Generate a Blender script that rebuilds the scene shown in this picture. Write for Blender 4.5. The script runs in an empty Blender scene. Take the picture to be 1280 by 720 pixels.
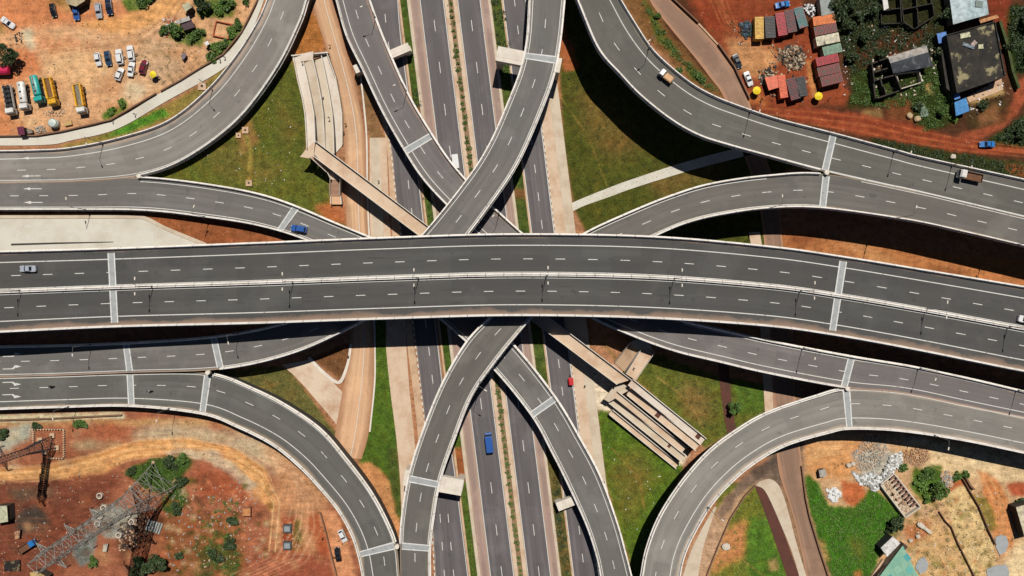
import bpy, bmesh, math, random
import numpy as np
random.seed(7); RNG = np.random.default_rng(11)
SC = bpy.context.scene
COL = SC.collection
S, H = 0.24, 210.0            # metres per photo pixel on the ground, height of the drone
def W(px, py, z=0.0):
    f = (H - z) / H
    return ((px - 640) * S * f, -(py - 360) * S * f, z)
def lin(c):
    return tuple(((v/255)/12.92 if v/255 <= .04045 else ((v/255+.055)/1.055)**2.4) for v in c)
GAIN = 1.30
def alb(*c):
    return tuple(min(.85, v/GAIN) for v in lin(c))
# ------------------------------------------------------------------ materials
def nodes(name):
    m = bpy.data.materials.new(name); m.use_nodes = True
    nt = m.node_tree; b = nt.nodes['Principled BSDF']
    return m, nt, b
def N(nt, t, **kw):
    n = nt.nodes.new(t)
    for k, v in kw.items():
        if k in n.inputs: n.inputs[k].default_value = v
        else: setattr(n, k, v)
    return n
def mixc(nt, fac, a, b, mode='MIX'):
    n = nt.nodes.new('ShaderNodeMix'); n.data_type = 'RGBA'; n.blend_type = mode
    for i, v in ((0, fac), (6, a), (7, b)):
        if isinstance(v, (int, float)): n.inputs[i].default_value = v
        elif isinstance(v, tuple): n.inputs[i].default_value = (*v[:3], 1)
        else: nt.links.new(v, n.inputs[i])
    return n.outputs[2]
def math_(nt, op, a, b=0.0, c=None, clamp=False):
    n = nt.nodes.new('ShaderNodeMath'); n.operation = op; n.use_clamp = clamp
    for i, v in enumerate((a, b) if c is None else (a, b, c)):
        if isinstance(v, (int, float)): n.inputs[i].default_value = v
        else: nt.links.new(v, n.inputs[i])
    return n.outputs[0]
def ramp(nt, x, lo, hi, a=0.0, b=1.0):
    n = nt.nodes.new('ShaderNodeMapRange'); n.inputs[1].default_value = lo; n.inputs[2].default_value = hi
    n.inputs[3].default_value = a; n.inputs[4].default_value = b; nt.links.new(x, n.inputs[0])
    return n.outputs[0]
def noise(nt, vec, scale, detail=4.0, rough=.55):
    n = nt.nodes.new('ShaderNodeTexNoise'); n.inputs['Scale'].default_value = scale
    n.inputs['Detail'].default_value = detail; n.inputs['Roughness'].default_value = rough
    if vec is not None: nt.links.new(vec, n.inputs['Vector'])
    return n.outputs['Fac']
def bump(nt, b, h, strength=.3, dist=.1):
    n = nt.nodes.new('ShaderNodeBump'); n.inputs['Strength'].default_value = strength
    n.inputs['Distance'].default_value = dist
    nt.links.new(h, n.inputs['Height']); nt.links.new(n.outputs[0], b.inputs['Normal'])
_mc = {}
def mat(name, rgb, rough=.7, sc=1.2, amt=.25, rgb2=None, spots=None, metal=0.0, coat=0.0, obj=True, spotscale=.8, spotlo=.55):
    """rough painted/earthen surface: base colour with mottling and optional worn spots"""
    if name in _mc: return _mc[name]
    m, nt, b = nodes(name)
    tc = N(nt, 'ShaderNodeTexCoord')
    vec = tc.outputs['Object'] if obj else N(nt, 'ShaderNodeNewGeometry').outputs['Position']
    f = noise(nt, vec, sc, 5)
    a = alb(*rgb); a2 = alb(*rgb2) if rgb2 else tuple(v*(1-amt) for v in a)
    c = mixc(nt, ramp(nt, f, .35, .65), a, a2)
    if spots:
        g = noise(nt, vec, spotscale, 6, .65)
        c = mixc(nt, ramp(nt, g, spotlo, spotlo+.06), c, alb(*spots))
    nt.links.new(c, b.inputs['Base Color'])
    b.inputs['Roughness'].default_value = rough; b.inputs['Metallic'].default_value = metal
    b.inputs['Coat Weight'].default_value = coat
    _mc[name] = m; return m
def asphalt(name, rgb, dust, edge=.16, dusty=.7, streak=.22, sides=(1, 1)):
    streak *= 1.5
    m, nt, b = nodes(name)
    uv = N(nt, 'ShaderNodeUVMap'); sep = N(nt, 'ShaderNodeSeparateXYZ'); nt.links.new(uv.outputs[0], sep.inputs[0])
    u, v = sep.outputs[0], sep.outputs[1]
    pos = N(nt, 'ShaderNodeNewGeometry').outputs['Position']
    mp = N(nt, 'ShaderNodeMapping'); mp.inputs['Scale'].default_value = (.010, 7, 1); nt.links.new(uv.outputs[0], mp.inputs[0])
    st = noise(nt, mp.outputs[0], 1.0, 3)                       # long tyre-wear streaks
    bl = noise(nt, pos, .10, 5); fi = noise(nt, pos, 2.2, 4, .7)
    a = alb(*rgb)
    c = mixc(nt, ramp(nt, st, .33, .67), tuple(x*(1-streak) for x in a), tuple(x*(1+streak) for x in a))
    c = mixc(nt, ramp(nt, bl, .35, .68, 0, .42), c, tuple(x*.62 for x in a))
    tint = noise(nt, pos, .055, 3); c = mixc(nt, ramp(nt, tint, .4, .62, 0, .30), c, (a[0]*1.12, a[1]*.93, a[2]*.93))
    c = mixc(nt, ramp(nt, fi, .3, .7, 0, .30), c, tuple(x*1.35 for x in a))
    # a few sealed patches and oil marks
    oi = noise(nt, pos, .33, 3); c = mixc(nt, ramp(nt, oi, .66, .72, 0, .5), c, tuple(x*.5 for x in a))
    # paving runs of slightly different age, and darker wheel tracks
    sx = N(nt, 'ShaderNodeCombineXYZ'); nt.links.new(math_(nt, 'MULTIPLY', u, .045), sx.inputs[0]); nt.links.new(math_(nt, 'MULTIPLY', math_(nt, 'ROUND', math_(nt, 'MULTIPLY', v, 2.0)), 7.3), sx.inputs[1])
    vo = N(nt, 'ShaderNodeTexVoronoi', voronoi_dimensions='2D'); vo.inputs['Scale'].default_value = 1.0; nt.links.new(sx.outputs[0], vo.inputs['Vector'])
    sp = N(nt, 'ShaderNodeSeparateColor'); nt.links.new(vo.outputs['Color'], sp.inputs[0])
    c = mixc(nt, ramp(nt, sp.outputs[0], 0, 1, 0, .48), c, tuple(x*.66 for x in a))
    wt = math_(nt, 'POWER', math_(nt, 'ABSOLUTE', math_(nt, 'SINE', math_(nt, 'MULTIPLY', v, 12.57))), 3.0)
    c = mixc(nt, math_(nt, 'MULTIPLY', wt, ramp(nt, st, .35, .65, .05, .34)), c, tuple(x*.6 for x in a))
    ms = N(nt, 'ShaderNodeMapping'); ms.inputs['Scale'].default_value = (.10, 26, 1); nt.links.new(uv.outputs[0], ms.inputs[0])
    c = mixc(nt, ramp(nt, noise(nt, ms.outputs[0], 1.0, 3), .60, .70, 0, .55), c, tuple(x*.5 for x in a))
    pt = noise(nt, pos, .085, 5, .62); c = mixc(nt, ramp(nt, pt, .54, .66, 0, .40), c, tuple(x*1.45 for x in a))
    ck = math_(nt, 'MULTIPLY', ramp(nt, math_(nt, 'ABSOLUTE', math_(nt, 'SUBTRACT', noise(nt, pos, .22, 4, .6), .5)), .004, .0), ramp(nt, noise(nt, pos, .06, 2), .50, .60)); c = mixc(nt, math_(nt, 'MULTIPLY', ck, .5), c, tuple(x*.35 for x in a))
    # dust swept against the kerbs
    e = math_(nt, 'MINIMUM', math_(nt, 'DIVIDE', v, sides[0]), math_(nt, 'DIVIDE', math_(nt, 'SUBTRACT', 1.0, v), sides[1]))
    mq = N(nt, 'ShaderNodeMapping'); mq.inputs['Scale'].default_value = (.09, 3.0, 1); nt.links.new(uv.outputs[0], mq.inputs[0])
    dn = noise(nt, mq.outputs[0], 1.0, 6, .68)
    lim = math_(nt, 'MULTIPLY', ramp(nt, dn, .3, .72, .35, 1.3), edge)
    d = math_(nt, 'SUBTRACT', 1.0, math_(nt, 'DIVIDE', e, lim), clamp=True)
    d = math_(nt, 'MULTIPLY', math_(nt, 'POWER', d, .7), dusty)
    c = mixc(nt, d, c, alb(*dust))
    nt.links.new(c, b.inputs['Base Color']); b.inputs['Roughness'].default_value = .85
    bump(nt, b, fi, .25, .02)
    return m
def concrete(name, rgb, stain=(120,100,80), amt=.35, sc=.35):
    m, nt, b = nodes(name)
    pos = N(nt, 'ShaderNodeNewGeometry').outputs['Position']
    f = noise(nt, pos, sc, 6, .65); g = noise(nt, pos, 3.0, 3)
    a = alb(*rgb)
    c = mixc(nt, ramp(nt, f, .45, .75, 0, amt), a, alb(*stain))
    c = mixc(nt, ramp(nt, g, .3, .7, 0, .25), c, tuple(x*.72 for x in a))
    nt.links.new(c, b.inputs['Base Color']); b.inputs['Roughness'].default_value = .85
    bump(nt, b, g, .2, .03)
    return m
def leafmat(name, rgb, rgb2):
    m, nt, b = nodes(name)
    geo = N(nt, 'ShaderNodeNewGeometry')
    f = noise(nt, geo.outputs['Position'], .9, 3); r = geo.outputs['Random Per Island']
    c = mixc(nt, ramp(nt, f, .35, .65), rgb, rgb2)
    c = mixc(nt, ramp(nt, r, 0, 1, 0, .5), c, tuple(x*1.7 for x in rgb2))
    nt.links.new(c, b.inputs['Base Color']); b.inputs['Roughness'].default_value = .6
    return m
M = {}
M['glass'] = mat('dark glass', (38,44,52), .08, amt=.1)
M['rubber'] = mat('rubber', (34,32,31), .8)
M['chrome'] = mat('bright trim', (190,190,188), .35, metal=.6, amt=.05)
M['lamp'] = mat('clear lamp', (225,225,215), .2, amt=.05)
M['red_lamp'] = mat('red lamp', (150,25,20), .3)
M['chassis'] = mat('chassis black', (40,38,36), .7)
M['steel'] = mat('galvanised steel', (168,170,162), .5, metal=.25, amt=.2, rgb2=(120,118,108))
M['darksteel'] = mat('dark steel', (58,62,66), .55, amt=.3)
M['pole'] = mat('lamp pole grey', (120,120,116), .5, metal=.3)
M['white_line'] = mat('road paint', (222,220,212), .75, 1.5, .12, obj=False, spots=(150,142,132), spotscale=1.3, spotlo=.60)
M['joint'] = mat('joint filler', (170,173,172), .8, .9, .18, obj=False, spots=(132,128,120), spotscale=.8, spotlo=.62)
M['joint_edge'] = mat('joint edge', (226,226,220), .8, .9, .15, obj=False, spots=(156,150,142), spotscale=.9, spotlo=.62)
def barrier(name, rgb):
    m, nt, b = nodes(name); uv = N(nt, 'ShaderNodeUVMap'); sep = N(nt, 'ShaderNodeSeparateXYZ'); nt.links.new(uv.outputs[0], sep.inputs[0]); pos = N(nt, 'ShaderNodeNewGeometry').outputs['Position']; a = alb(*rgb)
    c = mixc(nt, ramp(nt, noise(nt, pos, .25, 6, .7), .45, .75, 0, .45), a, alb(160, 138, 114)); c = mixc(nt, ramp(nt, noise(nt, pos, 1.4, 4, .7), .55, .8, 0, .4), c, alb(130, 116, 104))
    fr = math_(nt, 'FRACT', math_(nt, 'MULTIPLY', sep.outputs[0], .2)); j = ramp(nt, fr, .05, .03); c = mixc(nt, math_(nt, 'MULTIPLY', j, .6), c, alb(70, 64, 58))
    nt.links.new(c, b.inputs['Base Color']); b.inputs['Roughness'].default_value = .85; return m
M['barrier'] = barrier('barrier concrete', (246,240,230))
def earth(name, rgb, stain, rag):
    m = asphalt(name, rgb, stain, .26, .75, .16); return m
M['parapet'] = concrete('parapet concrete', (232,222,206), (160,140,118), .4)
M['conc'] = concrete('pier concrete', (214,202,184), (120,105,88), .4)
M['shadewall'] = concrete('shade dark concrete', (62,58,52), (36,34,32), .5)  # near-black base colour paints shade into the ramp walls and the trench strip
M['deckside'] = concrete('girder concrete', (150,140,128), (90,80,70), .4)
M['walk'] = concrete('footway concrete', (218,192,164), (176,128,88), .75, .22)
M['pale'] = concrete('pale footway concrete', (212,196,172), (170,138,106), .7, .2)
M['paleroad'] = concrete('concrete pavement', (218,212,196), (178,166,142), .6, .12)
M['white_conc'] = concrete('ramp concrete', (226,214,198), (190,140,98), .7, .2)
M['wedge'] = concrete('dirty slab', (222,200,174), (176,124,84), 1.0, .16)
M['stair'] = concrete('stair tread', (205,160,130), (150,95,65), .5, .3)
M['wallbrown'] = concrete('weathered wall', (135,100,75), (80,60,48), .5)
M['tan'] = earth('dirt covered pavement', (214,172,132), (156,104,68), 1)
M['sand'] = concrete('sandy kerb strip', (210,176,142), (140,100,72), .75, .3)
M['soilpink'] = earth('dusty shoulder', (168,142,128), (196,166,140), 1)
M['drain'] = concrete('drain bed', (96,52,38), (56,36,28), .7, .3)
M['mulch'] = concrete('planting soil', (150,118,84), (80,75,45), .7, .5)
M['bark'] = mat('bark', (92,72,55), .9)
M['leaf'] = leafmat('leaf green', (.040,.085,.014), (.075,.135,.022))
M['leafdark'] = leafmat('leaf dark', (.018,.034,.010), (.034,.056,.014))
M['leafbright'] = leafmat('leaf bright', (.06,.125,.016), (.11,.19,.03))
M['leafdry'] = leafmat('dry grass', (.12,.12,.035), (.20,.16,.06))
M['grass'] = leafmat('grass blade', (.05,.09,.018), (.09,.11,.03))
# ------------------------------------------------------------------ mesh builder
class MB:
    def __init__(s): s.v = []; s.f = []; s.m = []; s.uv = []; s.sm = []
    def add(s, vs, fs, mi=0, uvs=None, smooth=False):
        o = len(s.v); s.v += [tuple(map(float, p)) for p in vs]
        s.uv += list(uvs) if uvs is not None else [(0.0, 0.5)]*len(vs)
        for f in fs:
            s.f.append(tuple(i+o for i in f)); s.m.append(mi); s.sm.append(smooth)
    def box(s, c, d, rz=0.0, mi=0, taper=1.0, ry=0.0):
        x, y, z = c; a, b, h = d[0]/2, d[1]/2, d[2]/2
        cs, sn = math.cos(rz), math.sin(rz); cy, sy = math.cos(ry), math.sin(ry); vs = []
        for zz, t in ((-h, 1.0), (h, taper)):
            for sx_, sy_ in ((-1,-1),(1,-1),(1,1),(-1,1)):
                lx, ly = sx_*a*t, sy_*b*t
                lx, lz = lx*cy+zz*sy, -lx*sy+zz*cy
                vs.append((x+lx*cs-ly*sn, y+lx*sn+ly*cs, z+lz))
        s.add(vs, [(3,2,1,0),(4,5,6,7),(0,1,5,4),(1,2,6,5),(2,3,7,6),(3,0,4,7)], mi)
    def prism(s, pts, z0, z1, mi=0, mt=None):
        n = len(pts)
        if sum(pts[i][0]*pts[(i+1)%n][1]-pts[(i+1)%n][0]*pts[i][1] for i in range(n)) < 0: pts = pts[::-1]
        za = z0 if hasattr(z0, '__len__') else [z0]*n; zb = z1 if hasattr(z1, '__len__') else [z1]*n
        vs = [(p[0], p[1], za[i]) for i, p in enumerate(pts)]+[(p[0], p[1], zb[i]) for i, p in enumerate(pts)]
        s.add(vs, [tuple(range(n-1, -1, -1))]+[(i, (i+1) % n, n+(i+1) % n, n+i) for i in range(n)], mi)
        o = len(s.v)-n; s.f.append(tuple(range(o, o+n))); s.m.append(mi if mt is None else mt); s.sm.append(False)
    def tube(s, p0, p1, r, n=6, mi=0, r1=None, smooth=True, caps=True):
        p0, p1 = np.array(p0, float), np.array(p1, float); d = p1-p0; L = np.linalg.norm(d)
        if L < 1e-6: return
        d /= L; a = np.cross(d, (0,0,1.0) if abs(d[2]) < .9 else (1.0,0,0)); a /= np.linalg.norm(a); b = np.cross(d, a)
        r1 = r if r1 is None else r1; vs = []
        for p, q in ((p0, r), (p1, r1)):
            for k in range(n):
                t = 2*math.pi*k/n; vs.append(p+q*(a*math.cos(t)+b*math.sin(t)))
        s.add(vs, [(k, (k+1) % n, n+(k+1) % n, n+k) for k in range(n)], mi, smooth=smooth)
        if caps:
            o = len(s.v)-2*n
            s.f += [tuple(o+k for k in range(n-1, -1, -1)), tuple(o+n+k for k in range(n))]; s.m += [mi, mi]; s.sm += [False, False]
    def loft(s, rings, mi=0, caps=True, smooth=False):
        n = len(rings[0]); vs = [p for r in rings for p in r]; fs = []
        for i in range(len(rings)-1):
            for k in range(n): fs.append((i*n+k, i*n+(k+1) % n, (i+1)*n+(k+1) % n, (i+1)*n+k))
        s.add(vs, fs, mi, smooth=smooth)
        if caps:
            o = len(s.v)-len(vs)
            s.f += [tuple(o+k for k in range(n-1, -1, -1)), tuple(o+len(vs)-n+k for k in range(n))]; s.m += [mi, mi]; s.sm += [False]*2
    def mesh(s, name, mats, off=(0,0,0)):
        me = bpy.data.meshes.new(name)
        me.from_pydata([(v[0]-off[0], v[1]-off[1], v[2]-off[2]) for v in s.v], [], s.f)
        for m in mats: me.materials.append(m)
        me.polygons.foreach_set('material_index', s.m); me.polygons.foreach_set('use_smooth', s.sm)
        ul = me.uv_layers.new(name='UVMap')
        li = np.empty(len(me.loops), np.int32); me.loops.foreach_get('vertex_index', li)
        ul.data.foreach_set('uv', np.array(s.uv, np.float32)[li].ravel())
        me.update(); return me
    def build(s, name, mats, parent=None, local=False):
        if not isinstance(mats, (list, tuple)): mats = [mats]
        off = (0,0,0)
        if parent is not None and not local:
            p = parent; off = np.zeros(3)
            while p is not None: off = off+np.array(p.location); p = p.parent
        elif parent is None and not local and s.v:
            a = np.array(s.v); off = ((a[:,0].min()+a[:,0].max())/2, (a[:,1].min()+a[:,1].max())/2, a[:,2].min())
        o = bpy.data.objects.new(name, s.mesh(name, mats, off)); COL.objects.link(o)
        if parent is not None: o.parent = parent
        elif not local: o.location = off
        return o
def tag(o, label=None, cat=None, group=None, kind=None):
    for k, v in (('label', label), ('category', cat), ('group', group), ('kind', kind)):
        if v: o[k] = v
    return o
def empty(name, loc, label=None, cat=None, group=None, rz=0.0, kind=None):
    o = bpy.data.objects.new(name, None); COL.objects.link(o); o.location = loc; o.rotation_euler = (0,0,rz)
    o.empty_display_size = .5
    return tag(o, label, cat, group, kind)
def inst(name, me, parent, loc=(0,0,0), rz=0.0, m=None, scale=None):
    o = bpy.data.objects.new(name, me); COL.objects.link(o); o.parent = parent; o.location = loc; o.rotation_euler = (0,0,rz)
    if scale: o.scale = scale
    if m:
        for i, mm in (m.items() if isinstance(m, dict) else {0: m}.items()):
            o.material_slots[i].link = 'OBJECT'; o.material_slots[i].material = mm
    return o
# ------------------------------------------------------------------ ribbons
def catmull(P, n):
    P = np.asarray(P, float); Q = np.vstack([2*P[0]-P[1], P, 2*P[-1]-P[-2]]); out = []
    for i in range(1, len(Q)-2):
        for k in range(n):
            t = k/n; p0, p1, p2, p3 = Q[i-1], Q[i], Q[i+1], Q[i+2]
            out.append(.5*((2*p1)+(-p0+p2)*t+(2*p0-5*p1+4*p2-p3)*t*t+(-p0+3*p1-3*p2+p3)*t**3))
    out.append(P[-1]); return np.array(out)
class Ribbon:
    """a carriageway between two edges; st rows: (edge A px, edge B px, height of the running surface)"""
    def __init__(s, st, up=1.0, ext=(60, 60), n=10):
        P = []
        for r in st:
            z = r[4] if len(r) > 4 else 0.03
            a, b = W(r[0], r[1], z+up), W(r[2], r[3], z+up); P.append((a[0], a[1], b[0], b[1], z))
        Q = catmull(P, n); T = np.arange(len(Q))/n
        def extend(Q, T, e, first):
            if not e: return Q, T
            i, j = (0, 1) if first else (-1, -2)
            ma, mb = (Q[i, :2]+Q[i, 2:4])/2, (Q[j, :2]+Q[j, 2:4])/2
            d = (ma-mb)/np.linalg.norm(ma-mb); rows = []
            for k in range(1, 7):
                q = Q[i].copy(); q[:2] += d*e*k/6; q[2:4] += d*e*k/6; rows.append(q)
            if first: return np.vstack([rows[::-1], Q]), np.concatenate([np.linspace(-1, -1/6, 6), T])
            return np.vstack([Q, rows]), np.concatenate([T, T[-1]+np.linspace(1/6, 1, 6)])
        Q, T = extend(Q, T, ext[0], True); Q, T = extend(Q, T, ext[1], False)
        s.A, s.B, s.Z, s.T = Q[:, :2], Q[:, 2:4], Q[:, 4], T
        mid = (s.A+s.B)/2; s.u = np.concatenate([[0], np.cumsum(np.linalg.norm(np.diff(mid, axis=0), axis=1))])
        s.w = np.linalg.norm(s.B-s.A, axis=1)
    def at(s, t, v, dz=0.0, key='T'):
        K = s.T if key == 'T' else s.u
        a = np.array([np.interp(t, K, s.A[:, 0]), np.interp(t, K, s.A[:, 1])]); b = np.array([np.interp(t, K, s.B[:, 0]), np.interp(t, K, s.B[:, 1])])
        p = a+(b-a)*v; return np.array((p[0], p[1], np.interp(t, K, s.Z)+dz))
    def row(s, i, v, dz=0.0):
        p = s.A[i]+(s.B[i]-s.A[i])*v; return (p[0], p[1], s.Z[i]+dz)
    def sheet(s, mb, vs, dz, mi=0, t0=-9, t1=99, flip=False):
        I = [i for i in range(len(s.T)) if t0-1e-6 <= s.T[i] <= t1+1e-6]; n = len(vs)
        if len(I) < 2: return
        P = []; U = []
        for i in I:
            for k, v in enumerate(vs):
                v_ = v[0] if isinstance(v, tuple) else v; off = v[1]/s.w[i] if isinstance(v, tuple) else 0
                d = dz[k] if hasattr(dz, '__len__') else dz
                P.append(s.row(i, v_+off, d)); U.append((s.u[i], v_+off))
        F = []
        for i in range(len(I)-1):
            for k in range(n-1):
                f = (i*n+k, i*n+k+1, (i+1)*n+k+1, (i+1)*n+k)
                F.append(f[::-1] if flip else f)
        mb.add(P, F, mi, U)
    def line(s, mb, v, w=.22, dz=.014, t0=-9, t1=99, mi=0):
        vv = v
        I = [i for i in range(len(s.T)) if t0-1e-6 <= s.T[i] <= t1+1e-6]
        P = []
        for j, i in enumerate(I):
            x = np.interp(s.T[i], v[0], v[1]) if isinstance(v, tuple) else v
            h = w/2/s.w[i]; P += [s.row(i, x-h, dz), s.row(i, x+h, dz)]
        mb.add(P, [(2*i, 2*i+1, 2*i+3, 2*i+2) for i in range(len(I)-1)], mi)
    def dashes(s, mb, v, ln=2.6, pitch=8.8, w=.2, dz=.014, ph=0.0, t0=-9, t1=99):
        u = ph
        while u+ln < s.u[-1]:
            ta = np.interp(u, s.u, s.T)
            if t0 <= ta <= t1:
                x = np.interp(ta, v[0], v[1]) if isinstance(v, tuple) else v
                P = []
                for k in range(4):
                    uu = u+ln*k/3; ww = np.interp(uu, s.u, s.w); h = w/2/ww
                    P += [s.at(uu, x-h, dz, 'u'), s.at(uu, x+h, dz, 'u')]
                mb.add(P, [(2*i, 2*i+1, 2*i+3, 2*i+2) for i in range(3)])
            u += pitch
# ------------------------------------------------------------------ ground sheet with painted soils
def vnoise(shape, cell, seed, octv=4, rough=.55):
    r = np.random.default_rng(seed); out = np.zeros(shape); amp = 1.0; tot = 0
    for o in range(octv):
        c = max(2.0, cell/2**o); gh, gw = int(shape[0]/c)+3, int(shape[1]/c)+3
        g = r.random((gh, gw)); y = np.arange(shape[0])/c; x = np.arange(shape[1])/c
        yi = y.astype(int); xi = x.astype(int); fy = y-yi; fx = x-xi
        fy = fy*fy*(3-2*fy); fx = fx*fx*(3-2*fx)
        a = g[yi][:, xi]*(1-fx)+g[yi][:, xi+1]*fx; b = g[yi+1][:, xi]*(1-fx)+g[yi+1][:, xi+1]*fx
        out += amp*(a*(1-fy)[:, None]+b*fy[:, None]); tot += amp; amp *= rough
    return out/tot
PX = np.arange(-170, 1451, 1.35); PY = np.arange(-150, 871, 1.35)
GX, GY = np.meshgrid(PX, PY); SH = GX.shape
NX = vnoise(SH, 14, 1, 4, .6)-.5; NY = vnoise(SH, 14, 2, 4, .6)-.5
BX = vnoise(SH, 60, 3, 5, .6); B2 = vnoise(SH, 22, 4, 5, .62)
def blur(m, r):
    if r < 1: return m
    for ax in (0, 1):
        for _ in range(2):
            c = np.cumsum(np.pad(m, [(r+1, r) if a == ax else (0, 0) for a in (0, 1)], mode='edge'), axis=ax)
            m = (np.take(c, range(2*r+1, c.shape[ax]), ax)-np.take(c, range(0, c.shape[ax]-2*r-1), ax))/(2*r+1)
    return m
def polymask(poly, soft=4, warp=9):
    p = np.array(poly, float); pad = soft*3+warp
    x0, x1 = np.searchsorted(PX, [p[:, 0].min()-pad, p[:, 0].max()+pad]); y0, y1 = np.searchsorted(PY, [p[:, 1].min()-pad, p[:, 1].max()+pad])
    sl = (slice(y0, y1), slice(x0, x1))
    if y1 <= y0 or x1 <= x0: return sl, None
    X = GX[sl]+NX[sl]*2*warp; Y = GY[sl]+NY[sl]*2*warp; inside = np.zeros(X.shape, bool); n = len(p)
    for i in range(n):
        xa, ya = p[i]; xb, yb = p[(i+1) % n]
        if ya == yb: continue
        c = (ya > Y) != (yb > Y); inside ^= c & (X < (xb-xa)*(Y-ya)/(yb-ya)+xa)
    return sl, blur(inside.astype(float), int(round(soft/1.35)))
soil = np.zeros(SH+(3,)); soil[:] = alb(172, 122, 88); veg = np.zeros(SH)
def paint(col, poly, soft=4, warp=9, op=1.0, g=0.0, holes=0.0):
    sl, m = polymask(poly, soft, warp)
    if m is None: return
    if holes: m = m*np.clip((B2[sl]-holes)/.08, 0, 1)
    m = (m*op)[..., None]; soil[sl] = soil[sl]*(1-m)+np.array(alb(*col))*m; veg[sl] = veg[sl]*(1-m[..., 0])+g*m[..., 0]
P = paint
# upper left yard
P((212,164,120), [(-200,-200),(336,-200),(331,0),(302,45),(250,90),(190,120),(120,155),(0,172),(-200,172)], 3, 3)
P((206,124,76), [(-40,-30),(125,-30),(112,18),(62,36),(-40,42)], 6, 10, .8)
P((202,118,72), [(-20,52),(42,58),(50,92),(10,108),(-20,110)], 5, 9, .85)
P((206,128,80), [(-40,112),(14,118),(18,170),(-40,170)], 5, 9, .8)
P((200,122,78), [(38,46),(118,50),(112,58),(58,70)], 4, 8, .75)
P((204,126,82), [(66,12),(150,4),(198,18),(160,36),(100,34)], 5, 9, .8)
P((226,166,102), [(95,36),(165,42),(212,22),(236,0),(236,-40),(214,-20),(178,16),(110,26)], 3, 6, .85)
P((204,198,166), [(27,36),(38,36),(43,62),(36,66)], 3, 6, .85)
P((214,200,166), [(155,105),(186,106),(176,126),(150,122)], 4, 8, .7)
P((222,182,132), [(52,62),(112,64),(150,80),(120,110),(56,98)], 8, 12, .6)
P((198,166,130), [(172,42),(216,44),(228,95),(196,110),(168,78)], 6, 12, .7)
P((172,122,84), [(120,90),(150,100),(140,120),(118,112)], 5, 8, .5)
P((120,112,58), [(40,-30),(118,-30),(118,4),(85,12),(60,4)], 3, 6, .7, .6)
P((110,110,52), [(-10,28),(8,30),(10,42),(-10,44)], 3, 5, .6, .5)
for i in range(26):
    x, y = random.uniform(170, 300), random.uniform(0, 118)
    P((126,108,66), [(x-3,y-2),(x+3,y-3),(x+4,y+2),(x-2,y+3)], 2, 4, .6, .6)
P((60,110,36), [(150,2),(172,-10),(196,-10),(180,12),(160,17)], 2, 5, .9, 1)
P((66,118,34), [(128,143),(146,132),(157,122),(158,134),(140,149),(130,151)], 1, 4, .95, 1)
P((58,105,36), [(243,2),(296,-4),(292,22),(272,26),(246,22)], 2, 7, .9, 1); P((60,108,36), [(255,80),(275,52),(300,32),(310,25),(300,48),(282,64),(260,84)], 2, 6, .9, 1)
P((58,104,36), [(196,36),(228,30),(258,40),(252,58),(222,54)], 2, 7, .85, 1)
# verge between footway and upper left ramp
P((138,124,66), [(70,184),(130,166),(200,135),(250,108),(297,68),(312,62),(265,112),(212,150),(150,172),(90,186)], 1, 2, 1, .7)
P((70,128,40), [(126,174),(150,160),(205,134),(214,144),(160,166)], 2, 3, .95, 1)
# grass between the left ramps
P((90,98,40), [(168,222),(240,190),(300,150),(345,95),(366,70),(383,140),(384,188),(412,224),(413,262),(442,290),(420,296),(340,256),(262,240)], 2, 3, 1, 1)
P((118,104,56), [(250,196),(300,170),(330,200),(360,215),(330,228),(270,222)], 8, 14, .55, .6)
P((150,112,66), [(296,150),(315,148),(322,176),(300,190)], 3, 6, .8, .3)
P((108,98,50), [(340,110),(362,120),(372,170),(350,180)], 6, 10, .5, .6)
P((180,104,62), [(392,258),(412,252),(432,262),(436,282),(410,276)], 3, 6, .9)
P((172,112,58), [(380,14),(396,20),(408,62),(366,74),(370,52)], 2, 4, 1, .2)
P((146,88,54), [(-60,258),(180,258),(300,280),(372,306),(250,312),(200,285),(165,268),(-60,268)], 1, 2, 1, .15)
P((60,112,36), [(366,306),(420,330),(470,340),(540,350),(540,400),(420,400),(366,340)], 4, 6, .8, 1)
# soil strips beside the service road
P((128,100,66), [(444,90),(460,90),(472,150),(480,172),(462,172),(456,150)], 1, 2, .9, .4)
# green strips of the highway
def strip_px(x0, x1, y0, y1): return [(x0+.1225*y0, y0), (x1+.1225*y0, y0), (x1+.1225*y1, y1), (x0+.1225*y1, y1)]
P((70,92,38), strip_px(498, 513, -150, 870), 1, 1, 1, 1); P((140,92,58), strip_px(498, 513, 130, 150), 2, 4, .8); P((150,86,50), strip_px(498, 513, 560, 600), 2, 4, .9)
P((74,92,42), strip_px(612, 630, -150, 870), 1, 1, 1, 1); P((138,92,60), strip_px(612, 630, 236, 246), 2, 4, .8); P((120,88,60), strip_px(612, 630, 560, 720), 3, 5, .5, .5)
# right of the highway
P((76,82,32), [(696,20),(704,180),(718,262),(735,300),(960,310),(960,225),(1030,190),(1010,175),(900,160),(800,110),(760,60),(726,-60),(690,-60)], 1, 2, 1, 1)
P((168,98,58), [(690,30),(706,34),(724,86),(704,90)], 2, 4, .95)
P((116,96,52), [(716,105),(760,128),(806,185),(776,205),(730,172)], 8, 12, .7, .6)
P((118,98,54), [(800,226),(900,190),(910,215),(830,250)], 5, 10, .7, .6)
P((178,116,70), [(972,285),(1060,300),(1300,330),(1300,380),(972,318)], 2, 5, 1); P((205,152,100), [(1040,300),(1080,305),(1130,330),(1100,335)], 6, 10, .7); P((128,72,44), [(985,290),(1020,292),(1022,302),(985,306)], 4, 7, .7)
P((120,70,42), [(1155,330),(1200,335),(1215,348),(1180,345)], 3, 6, .6)
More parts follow.
